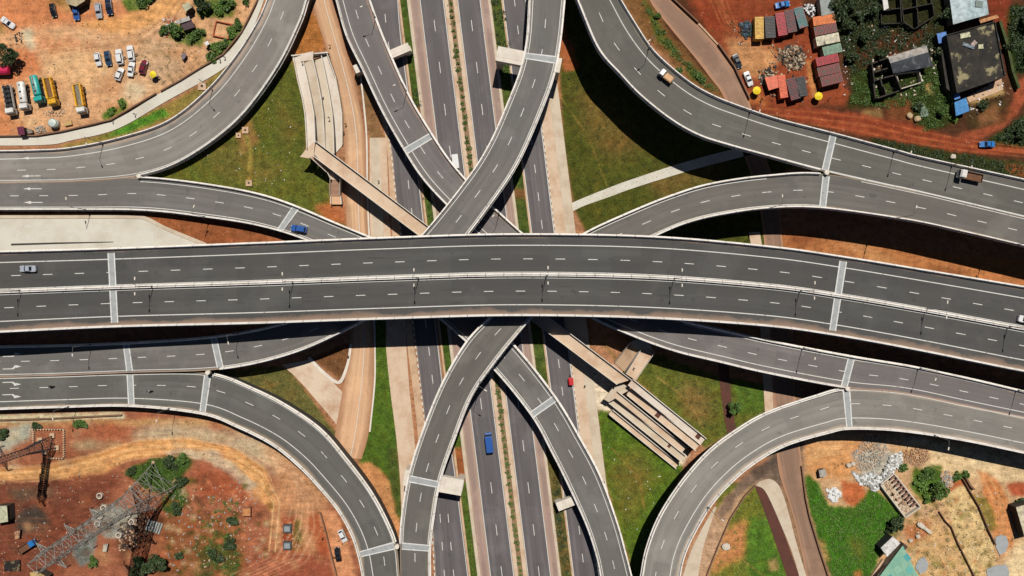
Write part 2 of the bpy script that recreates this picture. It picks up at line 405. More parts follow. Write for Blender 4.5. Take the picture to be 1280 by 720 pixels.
# lower left wedge
P((98,96,56), [(255,462),(360,458),(424,545),(420,575),(370,530),(310,500)], 2, 3, 1, 1); P((112,78,50), [(388,448),(440,426),(440,440),(432,480)], 1, 2, 1, .4)
P((72,100,34), [(466,395),(483,395),(485,435),(496,540),(504,650),(493,650),(487,612),(472,598),(448,584),(458,540),(466,470)], 1, 2, 1, 1)
P((206,146,94), [(446,584),(464,578),(486,600),(494,640),(502,660),(496,690),(470,630)], 2, 4, 1)
P((72,84,40), [(483,560),(494,556),(503,645),(494,650),(488,612)], 2, 3, .8, 1)
# lower right lawns
P((226,208,180), [(727,436),(740,446),(764,470),(772,500),(862,568),(852,584),(820,560),(768,516),(746,514),(738,480)], 1, 1, 1)
P((82,108,34), [(746,512),(762,514),(842,572),(856,584),(830,640),(800,740),(786,740),(786,700),(756,600)], 1, 2, 1, 1)
P((112,100,48), [(762,580),(800,560),(820,590),(790,660),(775,640)], 8, 12, .75, .7)
P((92,100,42), [(722,392),(770,450),(786,480),(815,440),(900,470),(960,482),(962,520),(910,545),(882,560),(800,480)], 1, 2, 1, 1)
P((126,104,62), [(850,480),(890,490),(890,530),(860,525)], 7, 12, .8, .6)
P((78,108,40), [(918,475),(958,482),(958,512),(925,520)], 2, 4, .9, 1)
# lower left construction ground
P((158,98,70), [(-200,512),(250,514),(424,640),(456,722),(456,900),(-200,900)], 2, 3)
P((206,196,158), [(-60,519),(150,515),(158,521),(150,524),(-60,531)], 1, 2, .95)
P((186,142,92), [(-60,528),(60,526),(150,524),(250,520),(290,535),(200,532),(100,531),(-60,534)], 2, 4, .8)
P((178,182,160), [(14,530),(41,530),(39,545),(12,562),(-10,566)], 3, 6, .85)
P((188,166,124), [(85,552),(150,554),(152,566),(95,562)], 4, 8, .8); P((190,172,138), [(160,540),(222,527),(332,552),(364,602),(320,580),(280,556),(200,560)], 5, 8, .85)
P((168,98,66), [(66,532),(160,532),(164,546),(90,552),(70,545)], 4, 8, .7)
P((216,158,98), [(-40,588),(60,582),(120,569),(170,551),(230,547),(290,559),(332,588),(348,630),(340,642),(305,602),(272,574),(215,565),(160,575),(130,592),(80,598),(-40,603)], 2, 4, .95)
P((190,176,150), [(205,564),(235,560),(275,566),(300,585),(322,610),(310,615),(285,590),(255,574),(215,572)], 2, 5, .8)
P((118,66,48), [(-20,602),(70,602),(130,594),(152,592),(132,640),(100,690),(60,740),(-20,740)], 5, 10, .9)
P((104,88,68), [(5,610),(60,607),(72,618),(20,630)], 4, 8, .85); P((66,62,54), [(18,640),(48,632),(62,655),(18,668)], 3, 6, .9)
P((116,122,114), [(88,692),(112,664),(122,670),(116,702),(100,708)], 1, 3, 1); P((156,154,138), [(116,640),(135,630),(176,640),(168,668),(140,674),(122,666)], 2, 6, .95)
P((70,44,34), [(150,660),(190,640),(208,650),(180,680),(150,700)], 4, 8, .8)
P((40,78,26), [(153,592),(190,571),(236,568),(242,580),(226,596),(234,622),(226,646),(204,642),(200,620),(180,610)], 2, 6, .95, 1)
P((140,88,52), [(196,650),(262,640),(302,640),(312,740),(190,740)], 6, 10, .8)
P((62,74,32), [(242,690),(270,678),(302,690),(304,740),(240,740)], 3, 9, .85, 1, .42); P((72,84,40), [(266,620),(298,622),(296,660),(282,694),(260,664)], 3, 8, .8, 1, .42)
P((156,82,52), [(238,585),(290,588),(314,620),(252,622)], 5, 9, .85)
P((192,140,98), [(340,548),(380,572),(406,612),(412,660),(396,694),(352,694),(338,650),(345,600)], 6, 10, .9)
P((210,172,130), [(325,545),(360,566),(352,590),(330,575)], 5, 8, .7)
P((158,74,44), [(352,645),(370,645),(374,690),(352,692)], 1, 3, .95); P((74,90,46), [(366,650),(376,650),(377,690),(366,690)], 1, 3, .8, 1)
P((146,78,54), [(320,690),(398,690),(440,740),(290,740)], 5, 10, .85); P((204,142,100), [(400,640),(421,640),(452,740),(424,740),(412,692)], 2, 3, .95); P((168,82,48), [(384,650),(402,640),(412,690),(396,700)], 3, 7, .8)
for i in range(70):
    x, y = random.uniform(-10, 400), random.uniform(600, 722); r = random.uniform(4, 14)
    P(random.choice([(110,56,38),(96,56,42),(170,104,66),(190,140,96),(84,70,54),(158,78,46),(120,84,60)]), [(x-r,y-r*.5),(x+r*.3,y-r*.7),(x+r,y+r*.1),(x-r*.2,y+r*.6)], 3, 9, .6)
for i in range(40):
    x, y = random.uniform(-10, 340), random.uniform(530, 585); r = random.uniform(3, 9)
    P(random.choice([(160,90,58),(196,176,140),(206,150,96),(136,80,54),(180,160,126)]), [(x-r,y-r*.5),(x+r*.3,y-r*.7),(x+r,y+r*.1),(x-r*.2,y+r*.6)], 3, 8, .55)
for i in range(50):
    x, y = random.uniform(0, 300), random.uniform(0, 165); r = random.uniform(3, 11)
    if x+y*1.3 > 330: continue
    P(random.choice([(196,118,66),(226,180,126),(230,196,146),(180,120,76),(206,150,96)]), [(x-r,y-r*.5),(x+r*.3,y-r*.7),(x+r,y+r*.1),(x-r*.2,y+r*.6)], 3, 8, .5)
for i in range(45):
    x, y = random.uniform(1000, 1290), random.uniform(545, 722); r = random.uniform(3, 9)
    if 1000 < x < 1135 and y > 600: continue
    P(random.choice([(226,196,150),(190,130,84),(214,176,126),(170,140,92)]), [(x-r,y-r*.5),(x+r*.3,y-r*.7),(x+r,y+r*.1),(x-r*.2,y+r*.6)], 3, 8, .5)
for i in range(60):
    x, y = random.uniform(850, 1290), random.uniform(0, 190); r = random.uniform(3, 9)
    if y < (x-850)*.05 and x < 900: continue
    P(random.choice([(104,50,32),(74,44,32),(150,90,58),(60,46,30),(48,58,26),(90,46,30)]), [(x-r,y-r*.5),(x+r*.3,y-r*.7),(x+r,y+r*.1),(x-r*.2,y+r*.6)], 3, 8, .45)
for i in range(150):
    x, y = random.uniform(196, 345), random.uniform(600, 722); c = random.choice([(186,160,120),(64,70,34),(200,120,80),(96,62,40),(60,80,30)])
    r = random.uniform(1.2, 4.2); P(c, [(x-r,y-r*.7),(x+r,y-r),(x+r*1.1,y+r*.6),(x-r*.6,y+r)], 1, 4, .8, 1 if c[1] > c[0] else 0)
# upper right
P((84,52,34), [(780,-200),(1500,-200),(1500,310),(1200,222),(1040,172),(950,146),(880,105),(800,20)], 2, 3)
P((118,86,50), [(770,-20),(812,-20),(838,40),(885,95),(912,124),(900,130),(860,100),(800,40)], 2, 4, .9, .4); P((66,92,36), [(800,-10),(808,0),(850,70),(845,75),(820,45)], 2, 5, .8, 1); P((70,92,38), [(858,78),(884,96),(882,104),(866,102)], 2, 5, .8, 1)
P((142,70,42), [(838,-40),(1004,-40),(1004,30),(1040,70),(1052,100),(1064,128),(950,142),(935,126),(900,60)], 3, 6, 1)
P((202,150,100), [(905,45),(958,54),(976,70),(950,96),(932,94),(912,72)], 4, 7, .85); P((190,130,76), [(1008,75),(1014,122),(1022,122),(1018,80)], 2, 4, .8); P((140,62,36), [(860,0),(905,10),(905,35),(880,30)], 5, 10, .7)
P((190,116,62), [(920,110),(955,120),(958,136),(935,128)], 3, 5, .8)
P((34,40,20), [(1046,-40),(1190,-40),(1192,40),(1186,95),(1120,58),(1062,98),(1050,60),(1032,20)], 3, 7, .95, 1)
P((96,52,34), [(1062,66),(1100,50),(1150,34),(1170,40),(1130,62),(1080,80)], 5, 9, .7)
P((40,58,22), [(1060,92),(1190,70),(1200,150),(1160,168),(1100,132),(1062,132)], 3, 7, .95, 1)
P((130,72,46), [(1105,130),(1135,118),(1140,150),(1150,162),(1110,150)], 3, 8, .7); P((150,118,72), [(1076,136),(1100,136),(1105,146),(1078,146)], 2, 5, .7); P((180,150,96), [(1158,106),(1166,102),(1166,118),(1161,120)], 1, 3, .9)
P((150,72,44), [(948,138),(1010,135),(1080,142),(1150,160),(1200,172),(1300,186),(1300,193),(1200,191),(1140,179),(1060,166)], 2, 4, .95); P((118,52,32), [(1020,140),(1080,146),(1140,160),(1100,160),(1040,152)], 3, 7, .6)
P((156,80,52), [(1195,170),(1240,155),(1266,126),(1270,100),(1300,88),(1300,112),(1280,130),(1256,159),(1215,176)], 1, 3, .95)
P((32,58,24), [(1222,182),(1260,160),(1300,128),(1300,186)], 1, 4, .95, 1); P((36,58,24), [(1256,8),(1300,8),(1300,90),(1266,92)], 2, 5, .95, 1); P((124,54,34), [(1232,-20),(1264,-20),(1258,44),(1240,34)], 3, 6, .9)
P((42,56,26), [(1088,172),(1150,182),(1300,206),(1300,240),(1180,208),(1095,184)], 1, 4, .9, 1); P((168,92,52), [(1255,205),(1300,212),(1300,226),(1265,218)], 2, 4, .6)
P((190,158,102), [(1206,128),(1236,112),(1252,100),(1254,118),(1216,132)], 2, 4, .9); P((150,128,88), [(1170,62),(1178,60),(1188,112),(1182,118)], 2, 4, .8); P((60,56,32), [(1205,135),(1260,120),(1262,150),(1215,165)], 3, 8, .7, .8)
P((150,104,68), [(1222,142),(1245,132),(1248,150),(1226,156)], 3, 6, .7)
# lower right
P((200,162,120), [(1000,536),(1300,560),(1500,600),(1500,900),(1000,900)], 2, 3)
P((222,196,152), [(1120,544),(1300,575),(1500,600),(1300,606),(1200,596),(1150,582)], 3, 6, .95)
P((208,146,90), [(1000,548),(1084,546),(1062,602),(1008,592)], 4, 8, .9); P((226,180,124), [(1010,558),(1050,552),(1050,565),(1012,575)], 4, 8, .6); P((192,104,60), [(1050,600),(1080,606),(1087,632),(1064,634),(1052,618)], 2, 5, .95)
P((178,174,160), [(1063,566),(1100,556),(1128,570),(1108,602),(1078,602)], 3, 7, .9); P((176,128,86), [(1128,562),(1162,560),(1164,574),(1150,584),(1130,576)], 3, 6, .8)
P((58,108,26), [(1003,596),(1010,592),(1024,604),(1036,632),(1066,634),(1090,608),(1116,632),(1132,648),(1110,662),(1100,692),(1085,740),(1042,740),(1015,650)], 2, 4, 1, 1)
P((110,108,48), [(1065,672),(1080,676),(1076,700),(1066,690)], 4, 7, .7, .7); P((190,110,62), [(1066,714),(1076,712),(1080,730),(1066,730)], 2, 4, .9); P((190,150,90), [(1023,678),(1030,676),(1038,700),(1030,702)], 2, 4, .85); P((56,96,26), [(1098,660),(1130,645),(1120,672),(1100,690)], 3, 6, .7, 1)
P((52,98,26), [(1144,584),(1176,579),(1182,600),(1166,622),(1150,630),(1138,612)], 2, 6, .95, 1); P((66,104,36), [(1190,592),(1206,588),(1212,600),(1196,604)], 1, 4, .9, 1)
P((172,94,54), [(1168,612),(1205,594),(1208,608),(1176,622)], 2, 5, .95); P((206,180,130), [(1180,622),(1206,606),(1242,672),(1248,740),(1216,740),(1196,682)], 2, 3, .95, .3); P((204,168,118), [(1138,640),(1190,660),(1224,740),(1140,740)], 3, 5, .9, .2)
for i in range(120):
    x, y = random.uniform(1135, 1245), random.uniform(612, 722); r = random.uniform(1, 3.6)
    P(random.choice([(116,112,50),(120,100,48),(170,104,60),(96,110,44)]), [(x-r,y-r*.7),(x+r,y-r),(x+r*1.1,y+r*.6),(x-r*.6,y+r)], 2, 5, .7, .7)
P((176,100,58), [(1130,656),(1165,648),(1160,672),(1138,680)], 3, 7, .8)
P((204,130,76), [(1222,588),(1246,598),(1268,650),(1264,702),(1246,692),(1236,640)], 2, 5, .9); P((182,88,56), [(1256,604),(1300,600),(1300,622),(1262,620)], 2, 5, .95); P((128,116,56), [(1215,620),(1235,622),(1246,662),(1236,668)], 2, 5, .9, .7); P((230,206,160), [(1255,690),(1300,670),(1300,730),(1255,730)], 3, 6, .8)
P((104,112,46), [(900,604),(946,604),(990,730),(880,730)], 2, 4, 1, 1); P((194,130,84), [(903,662),(932,648),(936,690),(905,706),(888,720)], 4, 8, .9); P((72,114,38), [(936,640),(958,648),(986,726),(940,726),(930,690)], 3, 7, .9, 1); P((180,150,100), [(962,700),(972,698),(972,712),(962,712)], 1, 3, .8)
P((150,120,92), [(960,478),(1004,482),(1004,560),(1010,640),(1040,724),(1000,724),(960,600)], 1, 2, .9)
P((186,150,118), [(850,725),(862,690),(885,650),(915,615),(965,575),(965,600),(940,606),(912,650),(884,725)], 1, 3, 1); P((116,98,84), [(896,640),(930,596),(962,572),(1000,548),(1004,600),(975,606),(950,598),(925,620),(905,650)], 2, 6, .85); P((80,70,62), [(940,588),(985,560),(990,575),(950,598)], 2, 6, .7)
def rut(col, pts, w=1.3, op=.7, gap=7.5, pair=True):
    q = np.array(pts, float); u = np.concatenate([[0], np.cumsum(np.linalg.norm(np.diff(q, axis=0), axis=1))]); s = np.arange(0, u[-1], .8)
    x = np.interp(s, u, q[:, 0]); y = np.interp(s, u, q[:, 1]); k = np.ones(9)/9; n = len(x)
    if n > 20: x[4:-4] = np.convolve(x, k, 'valid'); y[4:-4] = np.convolve(y, k, 'valid')
    dx, dy = np.gradient(x), np.gradient(y); L = np.hypot(dx, dy)+1e-6
    for sg in ((-.5, .5) if pair else (0,)):
        X, Y = x-dy/L*gap*sg, y+dx/L*gap*sg; j = .5+.5*np.sin(s*.21+sg*3)*np.sin(s*.047)
        for a, b_, o_ in zip(X, Y, j):
            i0, i1 = np.searchsorted(PX, [a-w*2, a+w*2]); j0, j1 = np.searchsorted(PY, [b_-w*2, b_+w*2])
            if i1 <= i0 or j1 <= j0: continue
            d = np.hypot(PX[i0:i1][None]-a, PY[j0:j1][:, None]-b_); m = (np.clip(1-d/(w*1.4), 0, 1)*op*(.3+.7*o_)*.5)[..., None]; soil[j0:j1, i0:i1] = soil[j0:j1, i0:i1]*(1-m)+np.array(alb(*col))*m
DR = (150,92,56); LT = (232,196,150)
for k in range(5): rut(random.choice([DR, LT]), [(-20,60+8*k),(60,52+5*k),(130,48+3*k),(180,40+2*k),(214,20),(236,-4-3*k)], 1.0, .5)
for k in range(7):
    x = random.uniform(20, 200); rut(random.choice([DR, LT, LT]), [(x,40+random.uniform(-8,8)),(x+random.uniform(-15,25),75),(x+random.uniform(-30,30),110),(x+random.uniform(-40,10),140)], .9, .4)
for x in (16, 34, 50, 68, 104): rut(LT, [(x+2,150),(x,128),(x-6,100),(x-20,70),(x-5,50),(x+60,40)], .9, .4)
for k in range(5): rut(random.choice([(150,88,48),(236,196,140)]), [(-30,586+4*k),(60,581+4*k),(120,567+4*k),(170,550+5*k),(230,546+5*k),(290,556+6*k),(330,584+5*k),(346,628),(340,690)], 1.0, .6)
for k in range(4): rut(random.choice([(96,44,32),(170,104,70)]), [(0,606+22*k),(60,612+20*k),(110,600+18*k),(150,606+16*k)], 1.0, .5)
for k in range(5): rut((226,180,140), [(325,570),(360+4*k,590),(392-5*k,620),(398-9*k,660),(380-10*k,700),(330-10*k,722)], 1.0, .45)
for k in range(4): rut(random.choice([(120,54,34),(206,124,76)]), [(945,136+3*k),(1010,139+4*k),(1080,146+5*k),(1150,164+4*k),(1210,176+3*k),(1300,188+2*k)], 1.0, .55)
for k in range(6): rut(random.choice([(126,56,32),(206,140,90)]), [(870+6*k,-10),(890+5*k,30),(930+4*k,60),(950+3*k,85),(960,100+3*k)], 1.0, .45)
for k in range(4): rut(random.choice([(160,96,52),(226,176,120)]), [(1120,548+6*k),(1180,570+5*k),(1232,590+3*k),(1250+3*k,640),(1248+3*k,700)], 1.0, .5)
for k in range(4): rut(random.choice([(170,104,60),(232,190,140)]), [(1004,560+6*k),(1050,556+5*k),(1090,552+4*k),(1130,556)], 1.0, .45)
rut((150,140,70), [(306,166),(313,190),(311,228)], 3, .7, pair=False); rut((146,128,66), [(700,120),(735,170),(760,235)], 1.6, .45, pair=False); rut((150,122,64), [(765,560),(800,600),(806,640)], 1.8, .45, pair=False); rut((160,134,80), [(820,470),(860,500),(880,535)], 1.8, .5, pair=False); rut((150,116,70), [(880,612),(915,690),(960,724)], 1.6, .4, pair=False); rut((146,120,70), [(280,485),(330,484),(350,478)], 1.8, .6, pair=False)
soil *= (.80+.40*BX)[..., None]
veg = np.clip(veg, 0, 1)
def ground_material():
    m, nt, b = nodes('ground soil and turf'); pos = N(nt, 'ShaderNodeNewGeometry').outputs['Position']
    at = N(nt, 'ShaderNodeAttribute', attribute_name='soil'); vg = N(nt, 'ShaderNodeAttribute', attribute_name='veg')
    f1 = noise(nt, pos, .45, 6, .65); f2 = noise(nt, pos, 2.6, 5, .7); f3 = noise(nt, pos, .12, 4)
    mp = N(nt, 'ShaderNodeMapping'); mp.inputs['Rotation'].default_value = (0, 0, .5); mp.inputs['Scale'].default_value = (.12, 1.1, 1); nt.links.new(pos, mp.inputs[0])
    tr = noise(nt, mp.outputs[0], 1.0, 4)
    def scale_col(c, k):
        n = nt.nodes.new('ShaderNodeVectorMath'); n.operation = 'SCALE'; nt.links.new(c, n.inputs[0]); nt.links.new(k, n.inputs['Scale']); return n.outputs[0]
    k = math_(nt, 'MULTIPLY', ramp(nt, f1, .3, .7, .66, 1.32), ramp(nt, f2, .3, .7, .66, 1.34))
    k = math_(nt, 'MULTIPLY', k, ramp(nt, tr, .35, .65, .88, 1.08))
    so = scale_col(at.outputs['Color'], k)
    rust = mixc(nt, ramp(nt, f3, .48, .62, 0, .14), so, mixc(nt, 1.0, so, (1.0, .62, .42), 'MULTIPLY'))
    vo = N(nt, 'ShaderNodeTexVoronoi'); vo.inputs['Scale'].default_value = .8; nt.links.new(pos, vo.inputs['Vector'])
    sp = math_(nt, 'MULTIPLY', ramp(nt, vo.outputs['Distance'], .16, .10), ramp(nt, f1, .52, .60))
    rust = mixc(nt, math_(nt, 'MULTIPLY', sp, .6), rust, alb(214, 190, 158))
    v2 = N(nt, 'ShaderNodeTexVoronoi'); v2.inputs['Scale'].default_value = .55; nt.links.new(pos, v2.inputs['Vector'])
    dk = math_(nt, 'MULTIPLY', ramp(nt, v2.outputs['Distance'], .26, .12), ramp(nt, noise(nt, pos, .09, 3), .50, .58)); rust = mixc(nt, math_(nt, 'MULTIPLY', dk, .65), rust, alb(88, 74, 40))
    crk = math_(nt, 'MULTIPLY', ramp(nt, math_(nt, 'ABSOLUTE', math_(nt, 'SUBTRACT', noise(nt, pos, .16, 5, .6), .5)), .006, .0), .45); rust = mixc(nt, crk, rust, mixc(nt, 1.0, rust, (.45, .38, .34), 'MULTIPLY'))
    kg = math_(nt, 'MULTIPLY', ramp(nt, f1, .32, .68, .55, 1.42), ramp(nt, f2, .3, .7, .35, 1.62))
    gr = mixc(nt, 1.0, scale_col(at.outputs['Color'], kg), (1.10, 1.04, .88), 'MULTIPLY')
    gr = mixc(nt, ramp(nt, noise(nt, pos, .22, 5, .6), .46, .66, 0, .55), gr, mixc(nt, 1.0, gr, (1.42, .93, .85), 'MULTIPLY'))
    wd = ramp(nt, vo.outputs['Distance'], .10, .05); gr = mixc(nt, math_(nt, 'MULTIPLY', math_(nt, 'MULTIPLY', wd, ramp(nt, f1, .56, .62)), .45), gr, alb(206, 196, 160))
    nt.links.new(mixc(nt, vg.outputs['Fac'], rust, gr), b.inputs['Base Color'])
    b.inputs['Roughness'].default_value = .95; b.inputs['Specular IOR Level'].default_value = .1
    bump(nt, b, math_(nt, 'ADD', f1, math_(nt, 'MULTIPLY', f2, .5)), .55, .25); return m
def make_ground():
    xs = np.concatenate([[-9000, -2500, -600], PX, [1880, 3800, 10300]]); ys = np.concatenate([[-9000, -2500, -600], PY, [1300, 3200, 9700]])
    nx, ny = len(xs), len(ys); X, Y = np.meshgrid(xs, ys)
    pad = ((3, 3), (3, 3)); C = np.pad(soil, pad+((0, 0),), mode='edge'); V = np.pad(veg, pad, mode='edge')
    Z = -.10*np.pad(vnoise(SH, 10, 9, 3), pad, mode='edge')
    co = np.stack([(X-640)*S, -(Y-360)*S, Z], -1).reshape(-1, 3).astype(np.float32)
    i = (np.arange(ny-1)[:, None]*nx+np.arange(nx-1)[None, :]).ravel()
    fq = np.stack([i, i+nx, i+nx+1, i+1], -1).astype(np.int32)
    me = bpy.data.meshes.new('ground'); me.vertices.add(len(co)); me.vertices.foreach_set('co', co.ravel())
    me.loops.add(fq.size); me.loops.foreach_set('vertex_index', fq.ravel())
    me.polygons.add(len(fq)); me.polygons.foreach_set('loop_start', np.arange(0, fq.size, 4, dtype=np.int32))
    me.polygons.foreach_set('use_smooth', np.ones(len(fq), bool))
    a = me.attributes.new('soil', 'FLOAT_COLOR', 'POINT'); a.data.foreach_set('color', np.concatenate([C, np.ones(C.shape[:2]+(1,))], -1).astype(np.float32).ravel())
    a = me.attributes.new('veg', 'FLOAT', 'POINT'); a.data.foreach_set('value', V.astype(np.float32).ravel())
    me.update(calc_edges=True); me.materials.append(ground_material())
    o = bpy.data.objects.new('ground', me); COL.objects.link(o)
    tag(o, 'red laterite earth and patchy turf under the whole interchange', 'ground', kind='structure')
make_ground()
# ------------------------------------------------------------------ flyovers
A_MAIN = asphalt('main viaduct asphalt', (80,79,76), (188,152,124), .11, .62, .20, (.45, 1.0))
A_LEFT = asphalt('ramp asphalt pale', (138,133,125), (206,176,150), .16, .75, .14, (1, .3))
A_RH = asphalt('ramp asphalt silver', (138,134,126), (206,184,160), .16, .7, .14, (.6, 1))
A_RC = asphalt('ramp asphalt mid grey', (113,110,105), (196,162,134), .13, .75, .14, (.4, .5))
A_RD = asphalt('ramp asphalt brown grey', (108,104,97), (186,160,130), .12, .7, .14, (.3, 1))
A_RG = asphalt('ramp asphalt dark olive', (100,99,93), (182,156,126), .13, .75, .16, (.5, 1))
A_GREY = asphalt('ramp asphalt grey', (104,104,100), (178,156,132), .12, .75, .12)
A_OLIVE = asphalt('ramp asphalt olive', (100,98,90), (164,144,118), .09, .75, .14, (.3, 1))
A_WARM = asphalt('ramp asphalt warm', (118,112,109), (196,156,130), .15, .75, .12, (1, .5))
A_HWY = asphalt('highway asphalt', (103,98,98), (176,150,132), .07, .8, .26)
def highway_px(x, y): 
    s = x-.1225*y
    return any(a < s < b for a, b in ((452, 500), (520, 557), (569, 603), (626, 662)))
def flyover(name, label, st, am, lines, dash, joints=(), pa=(-9, 99), pb=(-9, 99), walls=None, depth=1.9, ext=(60, 60), piers=True, median=None, nopier=(), pierstep=30, dashes2=None):
    rb = Ribbon(st, 1.0, ext); root = empty(name, tuple(rb.row(len(rb.T)//2, .5, -rb.Z[len(rb.T)//2])), label, 'flyover')
    mb = MB(); vs = [0, .02, .06, .12, .25, .4, .5, .6, .75, .88, .94, .98, 1]
    rb.sheet(mb, vs, 0.0, 0)
    rb.sheet(mb, [0, 0, .16, .24, .76, .84, 1, 1], [0, -.55, -.75, -depth, -depth, -.75, -.55, 0], 1, flip=True)
    for e in (0, len(rb.T)-1):       # close the ends
        q = [rb.row(e, v, d) for v, d in ((0,0),(0,-.55),(.16,-.75),(.24,-depth),(.76,-depth),(.84,-.75),(1,-.55),(1,0))]; mb.add(q, [tuple(range(8))], 1)
    mb.build('deck', [am, M['deckside']], root)
    pp = {}
    for side, rng in ((0, pa), (1, pb)):
        if rng is None: continue
        p = MB(); sg = 1 if side == 0 else -1
        prof = [((side, 0.0), -.62), ((side, 0.0), 1.0), ((side, sg*.27), 1.0), ((side, sg*.34), .35), ((side, sg*.52), .02), ((side, sg*.52), -.02)]
        prof = [((a[0], a[1]-sg*.03), d) for a, d in prof]
        rb.sheet(p, [a for a, _ in prof], [d for _, d in prof], 0, rng[0], rng[1])
        I = [i for i in range(len(rb.T)) if rng[0]-1e-6 <= rb.T[i] <= rng[1]+1e-6]
        for e in (I[0], I[-1]):
            p.add([rb.row(e, a[0]+a[1]/rb.w[e], d) for a, d in prof], [tuple(range(len(prof)))])
        pp[side] = p.build('parapet', M['barrier'], root)
    for side, sg in ((0, -1), (1, 1)):
        rng = pa if side == 0 else pb
        if rng is None: continue
        p = MB(); prof = [((side, 0), -.12), ((side, sg*.30), -.12), ((side, sg*.30), -.5), ((side, 0), -.56)]
        rb.sheet(p, [a for a, _ in prof], [d for _, d in prof], 0, rng[0], rng[1]); p.build('deck_ledge', M['barrier'], pp[side])
    mk = MB()
    for ln in lines: rb.line(mk, *ln) if isinstance(ln, tuple) else None
    mk2 = MB()
    for d in (dash if isinstance(dash, list) else [dash]): rb.dashes(mk2, **d)
    mk.build('edge_line', M['white_line'], root); mk2.build('lane_marking', M['white_line'], root)
    for t in joints:
        j = MB(); i = np.argmin(abs(rb.T-t)); u0 = rb.u[i]
        for du, w_, mi, dz in ((0, 2.0, 0, .018), (-.85, .32, 1, .026), (.85, .32, 1, .026)):
            q = [rb.at(u0+du-w_/2, .055, dz, 'u'), rb.at(u0+du-w_/2, .945, dz, 'u'), rb.at(u0+du+w_/2, .945, dz, 'u'), rb.at(u0+du+w_/2, .055, dz, 'u')]
            j.add(q, [(0, 1, 2, 3)], mi)
        j.build('expansion_joint', [M['joint'], M['joint_edge']], root)
    if median:
        p = MB(); prof = [(-.55, .0), (-.55, .12), (-.38, .12), (-.32, .85), (-.10, .85), (-.10, .45), (.10, .45), (.10, .85), (.32, .85), (.38, .12), (.55, .12), (.55, 0)]
        rb.sheet(p, [(.5, a) for a, _ in prof], [d for _, d in prof]); p.build('median_barrier', M['barrier'], root)
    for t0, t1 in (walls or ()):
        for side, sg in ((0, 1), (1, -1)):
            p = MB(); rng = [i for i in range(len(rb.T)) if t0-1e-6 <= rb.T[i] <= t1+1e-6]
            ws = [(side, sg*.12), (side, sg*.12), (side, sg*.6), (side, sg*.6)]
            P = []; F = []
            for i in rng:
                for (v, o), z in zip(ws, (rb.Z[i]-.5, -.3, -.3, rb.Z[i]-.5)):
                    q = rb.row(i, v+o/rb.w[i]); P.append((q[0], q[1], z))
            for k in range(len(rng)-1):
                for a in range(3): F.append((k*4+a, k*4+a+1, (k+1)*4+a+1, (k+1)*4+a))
            p.add(P, F); p.build('retaining_wall', M['shadewall'], root)
    if piers:
        u = 12.0
        while u < rb.u[-1]-8:
            t = np.interp(u, rb.u, rb.T); z = np.interp(u, rb.u, rb.Z); c = rb.at(u, .5, 0, 'u')
            gx, gy = c[0]/S+640, 360-c[1]/S
            if z > 3.2 and not any(a <= t <= b for a, b in (walls or ())) and not any(a <= t <= b for a, b in nopier) and not any(highway_px(gx+d, gy) for d in (-9, 0, 9)):
                d = rb.at(u, 1, 0, 'u')-rb.at(u, 0, 0, 'u'); ang = math.atan2(d[1], d[0]); wd = float(np.linalg.norm(d))
                q = MB(); q.box((c[0], c[1], z-depth-.5), (wd*.62, 1.7, .96), ang); cap = q.build('pier_cap', M['conc'], root)
                q = MB()
                for s_ in ((-.17, .17) if wd > 14 else (0,)):
                    q.tube((c[0]+d[0]*s_, c[1]+d[1]*s_, -.3), (c[0]+d[0]*s_, c[1]+d[1]*s_, z-depth-.9), .85, 14)
                q.build('pier_column', M['conc'], cap)
            u += pierstep
    return rb, root
FO = {}
FO['main'] = flyover('main_viaduct', 'widest topmost dual-carriageway viaduct crossing over every ramp with a central barrier', [
    (-10,314.5,-10,416,17.5),(136,310.5,141,409,17.5),(320,303.5,320,404.5,17.5),(480,297,480,399,17.5),(640,292.5,640,394.8,17.5),(815,295.5,805,397.8,17.5),
    (963,308,955,407.5,17.5),(1057,321,1042,419,17.5),(1170,339.5,1140,436.5,17.5),(1292,360,1262,461,17.5)], A_MAIN,
    [(.135, .26), (.465, .2), (.535, .2), (.865, .26)], [dict(v=.302, ph=3), dict(v=.698, ph=1)], (1, 7), depth=1.7, median=True, pierstep=45, nopier=((2.6, 5.8),))
FO['RE'] = flyover('loop_ramp', 'loop ramp sweeping past the dirt car park with the parked trucks', [
    (334,-2,384,-2,4.2),(322,25,374,28,4.0),(297,65,345,86,3.6),(260,110,296,150,3.0),(210,150,231,198,2.5),(150,171,172,219,2.2),(87,184,95,226,2.0),(40,187,40,227.3,1.8),(-10,188,-10,227.8,1.7)], A_LEFT,
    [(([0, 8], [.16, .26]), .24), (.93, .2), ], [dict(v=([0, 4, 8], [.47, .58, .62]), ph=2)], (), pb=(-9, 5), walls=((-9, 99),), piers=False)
FO['RC'] = flyover('curving_flyover', 'two-lane flyover from the left arrow lanes curving down between the straight highway lanes', [
    (-10,227.3,-10,262,1.7),(95,226,100,262,1.8),(172,221,180,263,2.1),(265,231,250,270.5,2.6),(340,247,322,282,3.2),(415,277,387,302,4.0),(500,315,470,340,5.0),(585,372,550,399,6.0),
    (648,438,615,460,6.0),(695,498,664,520,6.0),(725,548,690,567,6.0),(750,595,710,607,5.8),(771,652,733,658,5.4),(783,695,746,698,5.0),(790,722,751,724,4.8)], A_RC,
    [(.13, .2, .014, 2, 15), (.90, .2), ], [dict(v=.49, ph=3)], (4.4, 9), pa=(2, 99), walls=((-9, 5),), depth=1.5, nopier=((6.5, 12),))
